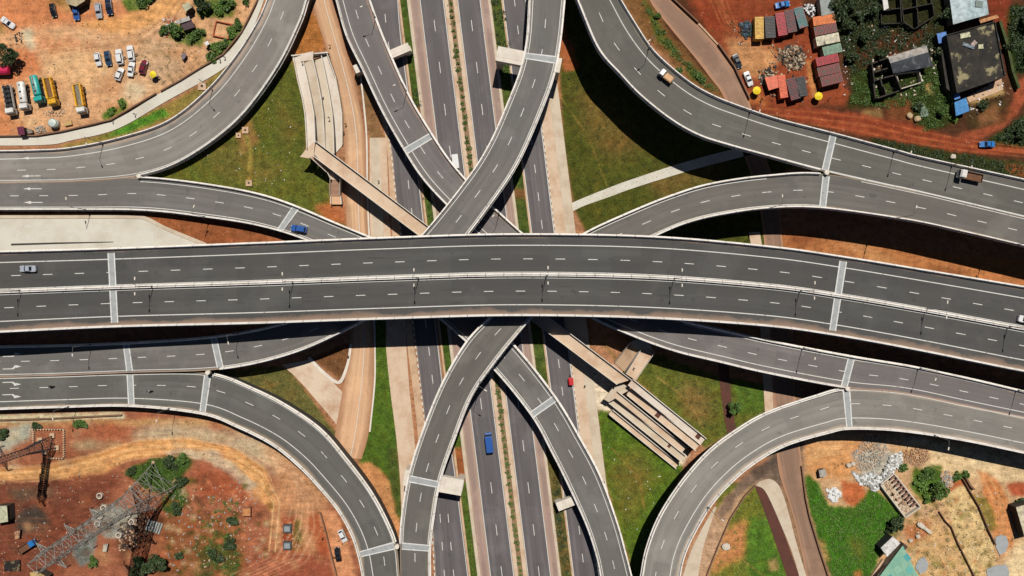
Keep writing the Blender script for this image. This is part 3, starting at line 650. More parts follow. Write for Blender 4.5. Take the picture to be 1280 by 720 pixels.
FO['RA'] = flyover('curving_flyover', 'two-lane flyover from the top of the view passing under another ramp towards the lower right', [
    (461,-2,419,-2,6.2),(473,32,432,44,6.2),(489,71,452,86,6.2),(511,119,475,135,6.0),(535,160,500,180,6.0),(560,198,527,222,6.0),(588,231,560,258,6.0),(622,264,598,292,6.4),
    (664,301,640,327,7.4),(712,338,690,364,8.6),(760,368,740,397,9.6),(806,385,795,422,10.2),(856,401,846,440,10.4),(910,414,900,453,10.4),(969,427.5,960,467,10.4),(1067,446,1057,485,10.4),(1145,459,1132,492,10.2),(1220,475,1210,508,10.0),(1300,494,1290,524,10)], A_WARM,
    [(.09, .2, .014, 12, 99), (.80, .22)], [dict(v=.5, ph=1.5)], (4.25, 15), pb=(-9, 15), depth=1.6, nopier=((2, 9.5),), walls=None)
FO['RB'] = flyover('curving_flyover', 'two-lane flyover crossing above the other ramp at the centre then bending to the left', [
    (662,-2,706,-2,11.0),(659,46,701,47,11.6),(652,82,693,91,11.9),(638,120,678,134,12.1),(612,179,649,200,12.3),(582,226,617,250,12.5),(527,294,560,323,12.6),(478,341,505,370,11.8),
    (415,383,437,410,10.4),(347,406,362,443,8.4),(265,421,274,462,6.2),(155,429,160,466.5,4.6),(70,432,70,470,3.6),(-10,433.5,-10,472,3.2)], A_RC,
    [(.10, .2, .014, 0, 6), (.92, .2, .014, 0, 14)], [dict(v=.5, ph=4)], (1.65, 10, 11), pb=(-9, 10), depth=1.9, nopier=((.5, 2.6), (5, 6.9)))
FO['RD'] = flyover('curving_flyover', 'two-lane flyover from the right edge under the main viaduct down to the bottom edge', [
    (1290,273,1290,309,12.6),(1215,255,1208,290,12.6),(1147,239,1138,275,12.6),(1035,217,1030,260,12.6),(960,219,962,260,12.6),(890,229,900,268.5,12.6),(840,244,855,280,12.6),(790,264,811,299,12.6),
    (730,292,755,325,12.5),(682,325,709,354,12.5),(644,360,676,385,12.4),(611,397,646,419,12.3),(582,429,618,454,12.0),(554,477,589,496,11.6),(529,537,567,551,11),(511,594,549.5,602,10.6),(502,645,541,651,10.2),(499.5,684,537,687,9.8),(500,724,537,724,9.4)], A_RD,
    [(.09, .2, .014, 4, 17), (.92, .2, .014, 3, 17), (.05, .18, .014, 0, 2.6)], [dict(v=.5, ph=2)], (3, 15.1, 17), pa=(3.05, 16.9), depth=1.9, nopier=((9, 15.6),))
FO['RF'] = flyover('loop_ramp', 'wide loop ramp above deep shade bending from the top edge to the right edge', [
    (721,-2,776,-2,14.8),(747,59,795,29,14.6),(775,92,815,59,14.4),(802,120,837,81,14.2),(840,150,866,104,14.0),(874,169,893,119,13.8),(909,180.5,923,131,13.6),(960,194.5,972,147.5,13.2),(1033,214,1044,166,12.7),(1110,231.5,1122,187,12.6),(1147,239.3,1160,197,12.6),(1290,273.3,1302,228,12.6)], A_OLIVE,
    [(([0, 6, 11], [.76, .78, .74]), .24), (.03, .2, .014, 8, 99), (.05, .2)], [dict(v=.385, ph=2)], (8.02,), pa=(-9, 7.95), pierstep=34)
FO['RG'] = flyover('loop_ramp', 'loop ramp curving round the red construction ground with the lattice pylon', [
    (-10,471.5,-10,512.5,2.9),(70,469.5,70,510,3.1),(160,466.5,162,508.5,3.6),(258,467,251,518,4.4),(320,489,297,535,4.8),(365,513,340,557,5.0),(402,540,372,583,5.1),(432,575,397,609,5.2),(460,612,421,638,5.2),(480,647,438,668,5.2),(494.5,683,447,695,5.2),(499,724,453,724,5.2)], A_RG,
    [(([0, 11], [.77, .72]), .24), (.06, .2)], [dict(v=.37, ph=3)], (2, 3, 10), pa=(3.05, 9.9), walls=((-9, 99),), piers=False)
FO['RH'] = flyover('loop_ramp', 'loop ramp at the lower right beside the rubble and the green field', [
    (1290,523.5,1290,569,10),(1210,507.5,1203,551,10),(1132,491.5,1125,539.5,10.1),(1060,487,1064,537,10.2),(1021,496,1036,542,10.6),(960,517,985,557,11.2),(920,540,948,577,11.8),(885,567,918,601,12.2),(852,605,890,632,12.5),(825,647,866,673,12.7),(809,688,855,700,12.8),(802,724,850,724,12.8)], A_RH,
    [(([0, 11], [.72, .75]), .24), (.05, .2, .014, 3, 99), (.03, .18, .014, 0, 3)], [dict(v=.37, ph=3.5)], (3,), pa=(3.05, 99), pierstep=26)
def gore(px, py, z, fo):       # the rounded nose where two decks part
    x, y, _ = W(px, py, z+1); q = MB(); q.tube((x, y, z-.7), (x, y, z+1.02), .62, 14); q.build('gore_nose', M['parapet'], FO[fo][1])
gore(173, 220, 2.2, 'RE'); gore(1034, 215.5, 12.7, 'RF'); gore(259, 466, 6.0, 'RB'); gore(1060, 486, 10.2, 'RA'); gore(496, 684, 6, 'RG')
def arrow(rb, root, u0, v, ln, sgn, bend=0):
    q = MB(); w = np.interp(u0, rb.u, rb.w); pts = []
    if not bend: shp = [(0, .12), (ln*.62, .12), (ln*.62, .42), (ln, 0), (ln*.62, -.42), (ln*.62, -.12), (0, -.12)]
    else: shp = [(0, .12), (ln*.50, .12), (ln*.62, .78), (ln*.62, 1.15), (ln, .68), (ln*.70, .22), (ln*.70, .46), (ln*.58, -.12), (0, -.12)]
    for a, b in shp: pts.append(rb.at(u0+sgn*a, v+b*(bend or 1)/w, .016, 'u'))
    q.add(pts, [tuple(range(len(pts)))]); q.build('lane_arrow', M['white_line'], root)
for key, tt, vs, sg, bd in (('RE', 6.85, (.24, .80), 1, 0), ('RC', .54, (.24, .73), -1, 0), ('RB', 12.87, (.33, .74), -1, -1), ('RG', .125, (.18, .56), 1, 1)):
    rb, rt = FO[key]
    for v in vs: arrow(rb, rt, np.interp(tt, rb.T, rb.u), v, 5.6, sg, bd)
# straddle bents carrying the flyovers over the highway
def bent(label, pa, pb, w, ztop, cols, root=None):
    t = empty('straddle_bent', W((pa[0]+pb[0])/2, (pa[1]+pb[1])/2, 0), label, 'bridge pier', 'straddle bents over the highway')
    a, b = np.array(W(*pa, ztop)), np.array(W(*pb, ztop)); d = b-a; L = np.linalg.norm(d); ang = math.atan2(d[1], d[0]); c = (a+b)/2
    q = MB(); q.box((c[0], c[1], ztop-.95), (L, w, 1.9), ang); q.box((c[0], c[1], ztop+.02), (L-.3, w*.44, .05), ang); q.build('cross_beam', M['parapet'], t)
    for s in cols:
        p = a+d*s; q = MB(); q.box((p[0], p[1], (ztop-2.2)/2), (1.9, w*.72, ztop-1.62), ang); q.build('column', M['conc'], t)
bent('straddle bent whose beam pokes out beside the upper left flyover', (443,87), (511.5,58), 2.5, 4.55, (.035, .96))
bent('straddle bent with a twin beam under the upper right flyover', (621,66.5), (701,82), 4.2, 9.9, (.05, .95))
bent('straddle bent with a broad white beam under the lower left flyover', (505,597), (578,610), 4.6, 8.6, (.04, .95))
bent('straddle bent with a narrow white beam under the lower right flyover', (696.5,634), (758.5,610), 2.6, 4.4, (.04, .95))
# ------------------------------------------------------------------ ground level roads and footways
def road(name, label, L, R, z, m, skirt=.25, ext=(45, 45), kind='structure', n=6, cat=None):
    rb = Ribbon([(a[0], a[1], b[0], b[1], z) for a, b in zip(L, R)], z, ext, n); mb = MB()
    rb.sheet(mb, [0, 0, .03, .1, .25, .5, .75, .9, .97, 1, 1], [-skirt, 0, 0, 0, 0, 0, 0, 0, 0, 0, -skirt])
    o = mb.build(name, m); tag(o, label, cat or 'road', kind=kind); return rb, o
def hw(x0, x1, ys=(-60, 120, 300, 480, 660, 790)): return [(x0+.1225*y, y) for y in ys], [(x1+.1225*y, y) for y in ys]
def lines_on(rb, o, lines, dashes, z=None):
    q = MB()
    for l in lines: rb.line(q, *l)
    for d in dashes: rb.dashes(q, **d)
    q.build('lane_marking', M['white_line'], o)
LA = [(452,-40),(461,40),(478,120),(490,197),(495,247),(516,402),(530,520),(537,600),(544,730)]; RA_ = [(497,-40),(502,40),(512,120),(521,197),(527,247),(545,402),(559,520),(571,600),(588,730)]
r, o = road('highway', 'outer service carriageway running under the flyovers', LA, RA_, .04, A_HWY); lines_on(r, o, [(.95, .18)], [dict(v=.55, pitch=8.4, ln=2.6), dict(v=.28, pitch=8.4, ln=2.6, t0=6)])
for (x0, x1, lb) in ((524, 555, 'left main highway carriageway with the blue bus'), (571, 601, 'right main highway carriageway beside the planted median'), (628, 658, 'service carriageway with the red three-wheeler')):
    r, o = road('highway', lb, *hw(x0, x1), .04, A_HWY); lines_on(r, o, [(.035, .2), (.965, .2)], [dict(v=.5, ln=3.4, pitch=12.7, ph=2)] if x0 < 620 else [dict(v=.5, ln=2.6, pitch=8.4)])
for x0, x1, nm, lb, m, z in ((511.5, 524.6, 'shoulder', 'dusty hard shoulder left of the main carriageway', M['soilpink'], .03), (600.6, 612, 'shoulder', 'dusty hard shoulder right of the main carriageway', M['soilpink'], .03),
        (508.5, 512.5, 'kerb', 'pale kerb by the left green strip', M['pale'], .16), (610, 613.5, 'kerb', 'pale kerb by the right green strip', M['pale'], .16), (497.5, 500, 'kerb', 'narrow kerb right of the outer carriageway', M['sand'], .14), (626.5, 628.6, 'kerb', 'narrow kerb left of the three-wheeler carriageway', M['sand'], .14),
        (658.4, 672, 'footway', 'tan footway beside the three-wheeler carriageway', M['walk'], .14), (672, 684, 'footway', 'pale footway beside the right lawn', M['pale'], .18),
        (555, 560, 'kerb', 'sandy kerb along the left of the planted median', M['walk'], .15), (566, 571, 'kerb', 'sandy kerb along the right of the planted median', M['walk'], .15), (559.8, 566.2, 'median_soil', 'planted soil strip of the median', M['mulch'], .12)):
    if x0 == 672: ys = (-60, 120, 300, 430, 480, 600, 790)
    road(nm, lb, *hw(x0, x1), z, m, cat='kerb' if nm == 'kerb' else 'road')
# kerb blocks painted white along the service carriageways
def kerb_blocks(label, pts, step=1.9, ln=1.0, w=.3):
    P_ = np.array([W(*p) for p in pts]); u = np.concatenate([[0], np.cumsum(np.linalg.norm(np.diff(P_, axis=0), axis=1))]); q = MB(); s = 0
    while s < u[-1]:
        c = np.array([np.interp(s, u, P_[:, i]) for i in (0, 1)]); d = np.array([np.interp(s+.5, u, P_[:, i]) for i in (0, 1)])-c
        q.box((c[0], c[1], .12), (ln, w, .28), math.atan2(d[1], d[0])); s += step
    tag(q.build('kerb', M['parapet']), label, 'kerb', kind='structure')
kerb_blocks('white painted kerb blocks along the right service carriageway', [(658.2+.1225*y, y) for y in range(-40, 780, 40)])
kerb_blocks('white painted kerb blocks along the left service carriageway', LA[2:])
r, o = road('service_road', 'dirt covered service road beside the switchback ramps', [(384,-40),(392,10),(408,62),(420,107),(428,150),(431,190),(431,235),(433,290),(436,350),(437,400),(436,440),(428,490),(419,540),(416,570)],
    [(404,-40),(418,10),(432,62),(444,107),(453,150),(457,190),(458,235),(460,290),(464,350),(467,400),(467.5,440),(467,480),(461,540),(452,574)], .06, M['tan'], ext=(40, 0))
q = MB(); r.line(q, .6, .16, .012); q.build('lane_marking', M['white_line'], o)
road('footway', 'sandy footway between the service road and the outer carriageway', [(462,172),(462,235),(463,290),(470,360),(482,400),(482.5,435),(488,490),(495,545),(500,600),(502,660)], [(483,172),(485,235),(488,290),(497,360),(506,400),(508,435),(512,490),(517,540),(522,600),(520,660)], .12, M['walk'], ext=(0, 0))
road('kerb', 'sediment strip along the outer carriageway', [(452,60),(470,120),(483,180),(487,240),(490,290),(498,360),(506,405),(510,440),(520,520),(527,600)], [(458,60),(476,120),(489,190),(494,245),(500,290),(509,360),(515,405),(519,440),(529,520),(536,600)], .10, M['sand'], ext=(0, 0))
tt = [(444,172),(446,230),(447,290)]
road('footway', 'pale tiled footway beside the outer carriageway', [(463,172),(464,205),(465,240),(467,300)], [(474,172),(475,205),(477,240),(480,300)], .16, M['pale'], ext=(0, 0))
r, o = road('kerb', 'grey kerb on the right of the dirt covered service road', [(449,90),(453.5,130),(457,172),(458,235),(460,290),(464,350),(466.5,400),(467.5,440),(467,480),(461,540)], [(451,90),(455.5,130),(459,172),(460,235),(462,290),(466,350),(468.5,400),(469.5,440),(469,480),(463,540)], .2, M['parapet'], ext=(0, 0))
road('path', 'pale footpath crossing the right lawn', [(714,254),(730,247),(760,235),(790,224),(848,205),(910,188),(960,178)], [(716,264),(732,256.5),(762,246),(792,235),(858,214.5),(920,198),(960,188)], .05, M['paleroad'], ext=(0, 10))
road('path', 'pale concrete wedge between the left service road and the lawn', [(352,456),(372,474),(395,500),(421,532),(420,545)], [(391,449),(404,466),(420,482),(431,500),(424,545)], .04, M['wedge'], ext=(0, 0))
road('kerb', 'pale curved kerb round the brown triangle', [(384,448),(402,467),(418,479),(428,477),(436,455),(440,430)], [(387,446),(405,464),(419,475),(425,474),(433,454),(437,430)], .18, M['parapet'], ext=(0, 0))
r, o = road('concrete_road', 'pale concrete slip road beside the main viaduct', [(-60,273),(60,273),(160,273),(182,275),(206,287),(256,308),(300,330)], [(-60,345),(60,345),(160,345),(175,345),(190,345),(215,345),(260,345)], .05, M['paleroad'], ext=(10, 0))
road('kerb', 'pale grey kerb round the concrete slip road', [(-60,269),(60,269),(162,269),(184,271.5),(208,283.5),(258,304)], [(-60,273),(60,273),(160,273),(182,275.5),(206,287.5),(256,308.5)], .2, M['pale'], ext=(10, 0))
for i, (x, y) in enumerate(((33,283),(33,296.5),(188,287),(184,300))):
    q = MB(); pts = [(0,.12),(1.9,.12),(1.9,.42),(3.1,0),(1.9,-.42),(1.9,-.12),(0,-.12)]; c = W(x-7, y)
    q.add([(c[0]+a, c[1]+b-(a*.4 if x > 100 else 0), .068) for a, b in pts], [tuple(range(7))]); q.build('lane_arrow', M['white_line'], o)
q = MB()
for x in (20, 60, 98, 137, 175):
    c = W(x-5, 289.5); q.box((c[0]+1, c[1], .062), (2.3, .18, .01))
q.build('lane_marking', M['white_line'], o)
q = MB(); a = [W(14, 304.5), W(70, 303), W(142, 302), W(142, 303), W(70, 305.2), W(14, 307)]; q.prism([(p[0], p[1]) for p in a], -.1, .075); q.build('trench_shadow', M['shadewall'], o)  # flat dark strip painting the thin black shadow along the trench
road('footway', 'pale curved footway along the car park wall', [(330,-40),(324,-2),(303,41),(280,69),(247,89),(200,116),(140,151),(80,165),(47,170.5),(-40,171.5)], [(337,-40),(330,-2),(313,42),(297,66),(274,89),(208,126),(146,161),(90,175),(55,181),(-40,182)], .15, M['paleroad'])
r, o = road('service_road', 'brown service road descending beside the market stalls and passing under the loop ramp', [(800,-40),(812,0),(838,35),(864,66),(888,97),(905,122),(925,180),(945,240),(955,300),(962,400),(966,490),(969,540),(974,590),(990,640),(1000,680),(1010,730)],
    [(825,-40),(840,0),(872,30),(895,55),(917,85),(937,128),(955,190),(972,240),(978,300),(990,400),(994,490),(998,540),(1004,590),(1012,640),(1024,685),(1040,730)], .05, asphalt('dusty asphalt', (150,118,96), (190,140,105), .2, .8, .2))
road('footway', 'pale footway left of the lower right service road', [(936,290),(943,330),(950,400),(955,490),(958,548)], [(950,290),(956,330),(962,400),(966,490),(969,548)], .14, M['walk'], ext=(0, 0))
road('footway', 'pale rounded footway between the drain and the bending service road', [(945,607),(955,612),(964,628),(977,658),(990,690),(1001,726)], [(948,603),(963,599),(976,611),(987,645),(996,680),(1010,726)], .14, M['pale'], ext=(0, 20))
road('kerb', 'pale triangular gutter inside the lower right loop', [(852,726),(862,694),(876,664),(893,634)], [(872,726),(878,690),(886,662),(896,634)], .1, M['pale'], ext=(20, 0))
r, o = road('drain_channel', 'brown open drainage channel across the lawn above the lower right loop', [(897,440),(899,470),(903,505),(910,548)], [(909,440),(912,470),(915,505),(922,548)], .03, M['drain'], ext=(0, 0), cat='drain')
r, o = road('drain_channel', 'brown drainage channel between the rounded footway and the lower lawn', [(944,608),(956,640),(970,680),(986,726)], [(955,608),(967,636),(982,672),(1001,726)], .06, M['drain'], ext=(0, 20), cat='drain')
# ------------------------------------------------------------------ footbridges with switchback ramps and stairs
def V2(p): return np.array(p[:2], float)
class Deck:
    """footway slabs with side walls: quads given in px with a height at each end"""
    def __init__(s, root): s.root = root
    def slab(s, name, a0, a1, b0, b1, z0, z1, m, th=.35, wall=(1, 1), wm=None, wh=1.0, solid=False, n=1):
        A0, A1, B0, B1 = W(*a0, z0+wh), W(*a1, z1+wh), W(*b0, z0+wh), W(*b1, z1+wh)
        q = MB(); bot0, bot1 = (-.2, -.2) if solid else (z0-th, z1-th)
        q.prism([A0[:2], A1[:2], B1[:2], B0[:2]], [bot0, bot1, bot1, bot0], [z0, z1, z1, z0]); q.build(name, m, s.root)
        for k, (P0, P1, Q0, Q1) in enumerate(((A0, A1, B0, B1), (B0, B1, A0, A1))):
            if not wall[k]: continue
            P0, P1 = V2(P0), V2(P1); d0 = V2(Q0)-P0; d1 = V2(Q1)-P1; d0 /= np.linalg.norm(d0); d1 /= np.linalg.norm(d1)
            q = MB(); q.prism([P0, P1, P1+d1*.22, P0+d0*.22], [bot0-.02, bot1-.02, bot1-.02, bot0-.02], [z0+wh, z1+wh, z1+wh, z0+wh])
            q.build('side_wall', wm or M['parapet'], s.root)
    def steps(s, a0, a1, b0, b1, z0, z1, n, m):
        q = MB(); L = lambda p, r, t: (p[0]+(r[0]-p[0])*t, p[1]+(r[1]-p[1])*t)
        for k in range(n):
            t0, t1 = k/n, (k+1)/n; z = z0+(z1-z0)*(k+.5)/n
            pts = [W(*L(a0, a1, t0), z), W(*L(a0, a1, t1), z), W(*L(b0, b1, t1), z), W(*L(b0, b1, t0), z)]
            q.prism([p[:2] for p in pts], z-.45, z)
        q.build('stair_flight', m, s.root)
        for (p, r) in ((a0, a1), (b0, b1)):
            q = MB(); q.prism([W(*p, z0)[:2], W(*r, z1)[:2], (W(*r, z1)[0]+.18, W(*r, z1)[1]+.1), (W(*p, z0)[0]+.18, W(*p, z0)[1]+.1)], [z0-.7, z1-.7, z1-.7, z0-.7], [z0+.9, z1+.9, z1+.9, z0+.9]); q.build('side_wall', M['parapet'], s.root)
fb = empty('footbridge', W(600, 340, 0), 'long straight pedestrian bridge crossing diagonally below the main viaduct', 'footbridge')
D = Deck(fb); ZF = 6.6
D.slab('walkway', (394,175.5), (790,475), (391,195), (771,481), ZF, ZF, M['walk'], .6, n=2)
q = MB(); c = W(391, 187, ZF); q.prism([W(383,186,ZF)[:2], W(394,176,ZF)[:2], W(392,195,ZF)[:2], W(386,198,ZF)[:2], W(375,196,ZF)[:2]], ZF-.5, ZF+.012); q.build('landing', M['walk'], fb)
for x, y in ((470, 243), (540, 296), (705, 420), (745, 451)):
    p = W(x, y, ZF)
    if highway_px(p[0]/S+640, 360-p[1]/S): continue
    q = MB(); q.tube((p[0], p[1], -.2), (p[0], p[1], ZF-.55), .5, 12); q.build('pier_column', M['conc'], fb)
sr = empty('switchback_ramp', W(400, 130, 0), 'upper left switchback ramp of four long curved concrete lanes', 'pedestrian ramp')
D = Deck(sr)
bnd = [[(366,71),(371,98),(377,122),(380.5,142),(382,165),(383,186)], [(379.5,77),(384,98),(389,122),(392.5,142),(393.7,165),(394,178)], [(391,73),(397,98),(401.5,122),(404.2,142),(405.3,165),(405.8,190)], [(402,69),(408,98),(412.5,122),(415.6,142),(417,165),(417.6,192)], [(408,64),(419.5,96),(424.5,122),(427.5,142),(428,165),(428,180)]]
zz = [((5.1, 6.6), M['white_conc']), ((5.1, 3.5), M['pale']), ((1.9, 3.5), M['pale']), ((1.9, .3), M['white_conc'])]
for k in range(4):
    (za, zb), mm = zz[k]
    for j in range(5):
        D.slab('ramp_lane', bnd[k][j], bnd[k][j+1], bnd[k+1][j], bnd[k+1][j+1], za+(zb-za)*j/5, za+(zb-za)*(j+1)/5, mm, .4, wall=(k in (0, 2), 1), solid=(k == 3), wh=.9)
q = MB(); z = 5.1
q.prism([W(365,70,z)[:2], W(380,66.5,z)[:2], W(392,64,z)[:2], W(391,75,z)[:2], W(367,78,z)[:2]], z-.4, z+.02); q.build('landing', M['white_conc'], sr)
q = MB(); a, b = W(365,70,z), W(407.5,61.5,z); q.prism([a[:2], b[:2], (b[0]+.1, b[1]-.3), (a[0]+.1, a[1]-.3)], [1.0]*4, [z+.9, 2.9, 2.9, z+.9]); q.build('end_wall', M['parapet'], sr)
for x, y, zt in ((374,110,5.2), (380,160,5.8), (396,120,4)):
    p = W(x+6, y, zt); q = MB(); q.tube((p[0], p[1], -.2), (p[0], p[1], zt-.2), .4, 10); q.build('pier_column', M['conc'], sr)
st = empty('stairway', W(410, 225, 0), 'pink brick stairway going down from the left end of the pedestrian bridge', 'stairs')
D = Deck(st)
D.steps((388,197), (409,216), (393,193), (413,212), ZF, 4.2, 13, M['stair'])
D.slab('landing', (409,216), (413,224), (413,211), (426,224), 4.2, 4.2, M['walk'], .3, wall=(1, 0))
D.steps((413,224), (413,245), (425,224), (425,245), 4.2, 1.0, 14, M['stair'])
D.slab('landing', (413,245), (413,255), (426,245), (427,255), .9, .9, M['tan'], .3, solid=True)
sr = empty('switchback_ramp', W(820, 520, 0), 'lower right switchback ramp of five straight parallel concrete lanes', 'pedestrian ramp')
D = Deck(sr); O = np.array((792., 474.)); du = np.array((.777, .629)); dn = np.array((-.629, .777))
def o(t, n): return tuple(O+du*t+dn*n)
for n0, n1, t0, t1, z0, z1, mm, wl in ((0, 10.5, 0, 118, 6.6, 5.2, M['white_conc'], (1, 0)), (10.5, 21, 6, 117, 3.9, 5.2, M['walk'], (1, 1)), (24, 33, -6, 106, 3.9, 2.6, M['walk'], (1, 0)),
        (33, 43, -12, 112, 1.4, 2.6, M['pale'], (1, 1)), (46, 54, 4, 112, 1.3, .2, M['walk'], (1, 1))):
    D.slab('ramp_lane', o(t0, n0), o(t1, n0), o(t0, n1), o(t1, n1), z0, z1, mm, .4, wall=wl, solid=(z1 < 1.5), wh=.9)
D.slab('landing', o(-12, 13), o(6, 12), o(-13, 43), o(-5, 42), 3.85, 3.85, M['pale'], .3, wall=(0, 0)); 
for t, n in ((30, 10), (70, 10), (105, 10), (20, 33), (60, 33), (100, 33)):
    p = W(*o(t, n), 3); q = MB(); q.tube((p[0], p[1], -.2), (p[0], p[1], 2.2 if n > 20 else 4.2), .4, 10); q.build('pier_column', M['conc'], sr)
for t, n in ((108, 5), (88, 36), (52, 16)):
    p = [W(*o(t+a, n+b), 5.5 if n == 5 else (2.2 if n == 36 else 4.6)) for a, b in ((-3, -3), (3, -3), (3, 3), (-3, 3))]
    q = MB(); zc = 5.33 if n == 5 else (2.37 if n == 36 else 4.48); q.prism([a[:2] for a in p], zc-.1, zc+.02); q.build('wet_patch', M['drain'], sr)
st = empty('stairway', W(800, 450, 0), 'U-shaped stairway climbing beside the right part of the pedestrian bridge', 'stairs')
D = Deck(st)
D.steps((782,467), (801,436), (794,475), (817,441), ZF, 4.2, 12, M['walk']); D.slab('landing', (798,437), (787,429), (819,440), (806,420), 4.2, 4.2, M['pale'], .3, wall=(0, 0))
D.steps((786,430), (768,453), (800,436), (780,464), 4.0, .6, 16, M['sand'])
D.slab('foot_slab', (768,453), (764,457), (780,464), (776,468), .35, .35, M['stair'], .3, wall=(0, 0), solid=True)
# ------------------------------------------------------------------ walls and fences
def wall(label, pts, h, th, m, name='boundary_wall', cat='wall', z0=-.15, group=None):
    w_ = [np.array(W(*p)[:2]) for p in pts]; q = MB(); n = len(w_); L = []; R = []
    for i in range(n):
        d = (w_[min(i+1, n-1)]-w_[max(i-1, 0)]); d /= np.linalg.norm(d); nn = np.array((-d[1], d[0]))*th/2; L.append(w_[i]+nn); R.append(w_[i]-nn)
    P_ = []
    for i in range(n): P_ += [(*L[i], z0), (*L[i], h), (*R[i], h), (*R[i], z0)]
    F = [(0, 1, 2, 3), tuple(4*(n-1)+k for k in (3, 2, 1, 0))]
    for i in range(n-1):
        for a in range(3): F.append((4*i+a, 4*i+a+1, 4*i+4+a+1, 4*i+4+a))
    q.add(P_, F); o_ = q.build(name, m); tag(o_, label, cat, group); return o_
wall('low brown wall along the curved footway by the car park, left part', [(-40,171),(47,170),(80,164.5),(140,150.5),(196,117.5)], .9, .35, M['wallbrown'])
wall('low brown wall along the curved footway past the round shrubs', [(202,114.5),(228,100),(247,88),(280,68.5),(303,40.5),(323,0),(330,-40)], .8, .35, M['wallbrown'])
wall('dark retaining wall on the right of the brown service road', [(838,-3),(872,29)], 1.0, .3, M['wallbrown']); wall('pale kerb wall above the market service road', [(873,30),(897,56)], .4, .5, M['sand'])
wall('dark retaining wall beside the parked white and dark cars', [(897,56),(917,84),(936,124)], 1.1, .35, M['wallbrown'])
wall('low brown wall curving inside the lower right loop', [(880,726),(896,685),(912,648),(930,620),(944,606)], .7, .3, M['wallbrown'])
wall('long low concrete wall along the edge of the red construction ground', [(-40,526),(60,523),(140,519),(153,518.5)], .7, .35, M['wallbrown'])
wall('broken brown wall line beside the two parked cars', [(401,640),(408,665),(414,690),(422,722)], .8, .3, M['wallbrown'])
wall('dark fence line on the left of the dry field', [(1173,639),(1180,650),(1188,658),(1196,678),(1207,700),(1218,722)], .8, .2, M['wallbrown'])
wall('dark fence line on the right of the dry field', [(1202,598),(1210,612),(1222,632),(1234,662),(1243,680)], .9, .2, M['wallbrown'])
wall('short dark broken wall beside the red mound path', [(1206,597),(1211,606),(1216,611)], 1.0, .5, M['wallbrown'])
wall('brown wall along the right of the bending service road', [(1001,582),(1006,622),(1011,645),(1024,688),(1036,724)], .9, .3, M['wallbrown'])
wall('ruined compound wall left of the large burnt building', [(1172,60),(1178,80),(1186,110),(1190,126)], 1.6, .4, M['conc'])
wall('ivy covered wall right of the large burnt building', [(1246,28),(1256,60),(1262,90),(1270,112)], 1.5, .8, mat('mossy wall', (74,88,36), .9, 1, .5))
# ------------------------------------------------------------------ vehicles
def paint_mat(name, rgb, rough=.25): return mat(name, rgb, rough, .6, .06, coat=.6)
PAINT = {k: paint_mat('car paint '+k, v) for k, v in dict(white=(232,232,230), silver=(176,182,190), black=(28,28,30), blue=(52,96,168), navy=(30,44,70), slate=(44,72,96), maroon=(120,34,48), brightblue=(46,120,190), charcoal=(52,58,60), green=(30,60,50)).items()}
_car = {}
def rrect(x, hw, z0, z1, r=.12, n=3):
    """closed ring in the yz plane at x with rounded top corners"""
    pts = [(x, -hw*.96, z0), (x, hw*.96, z0), (x, hw, z0+.22)]
    for k in range(n+1):
        a = math.pi/2*k/n; pts.append((x, hw-r+r*math.cos(a), z1-r+r*math.sin(a)))
    for k in range(n+1):
        a = math.pi/2*k/n; pts.append((x, -hw+r-r*math.sin(a), z1-r+r*math.cos(a)))
    pts.append((x, -hw, z0+.22)); return pts
CARS = dict(sedan=(4.5, 1.78, 1.42, -1.25, .95, -.62, .32, .92, .98), hatch=(4.0, 1.72, 1.5, -1.75, .85, -1.25, .25, .95, 1.0), suv=(4.75, 1.9, 1.78, -2.15, 1.0, -1.75, .45, 1.1, 1.1), wagon=(4.6, 1.78, 1.48, -2.05, .98, -1.55, .35, .94, .98))
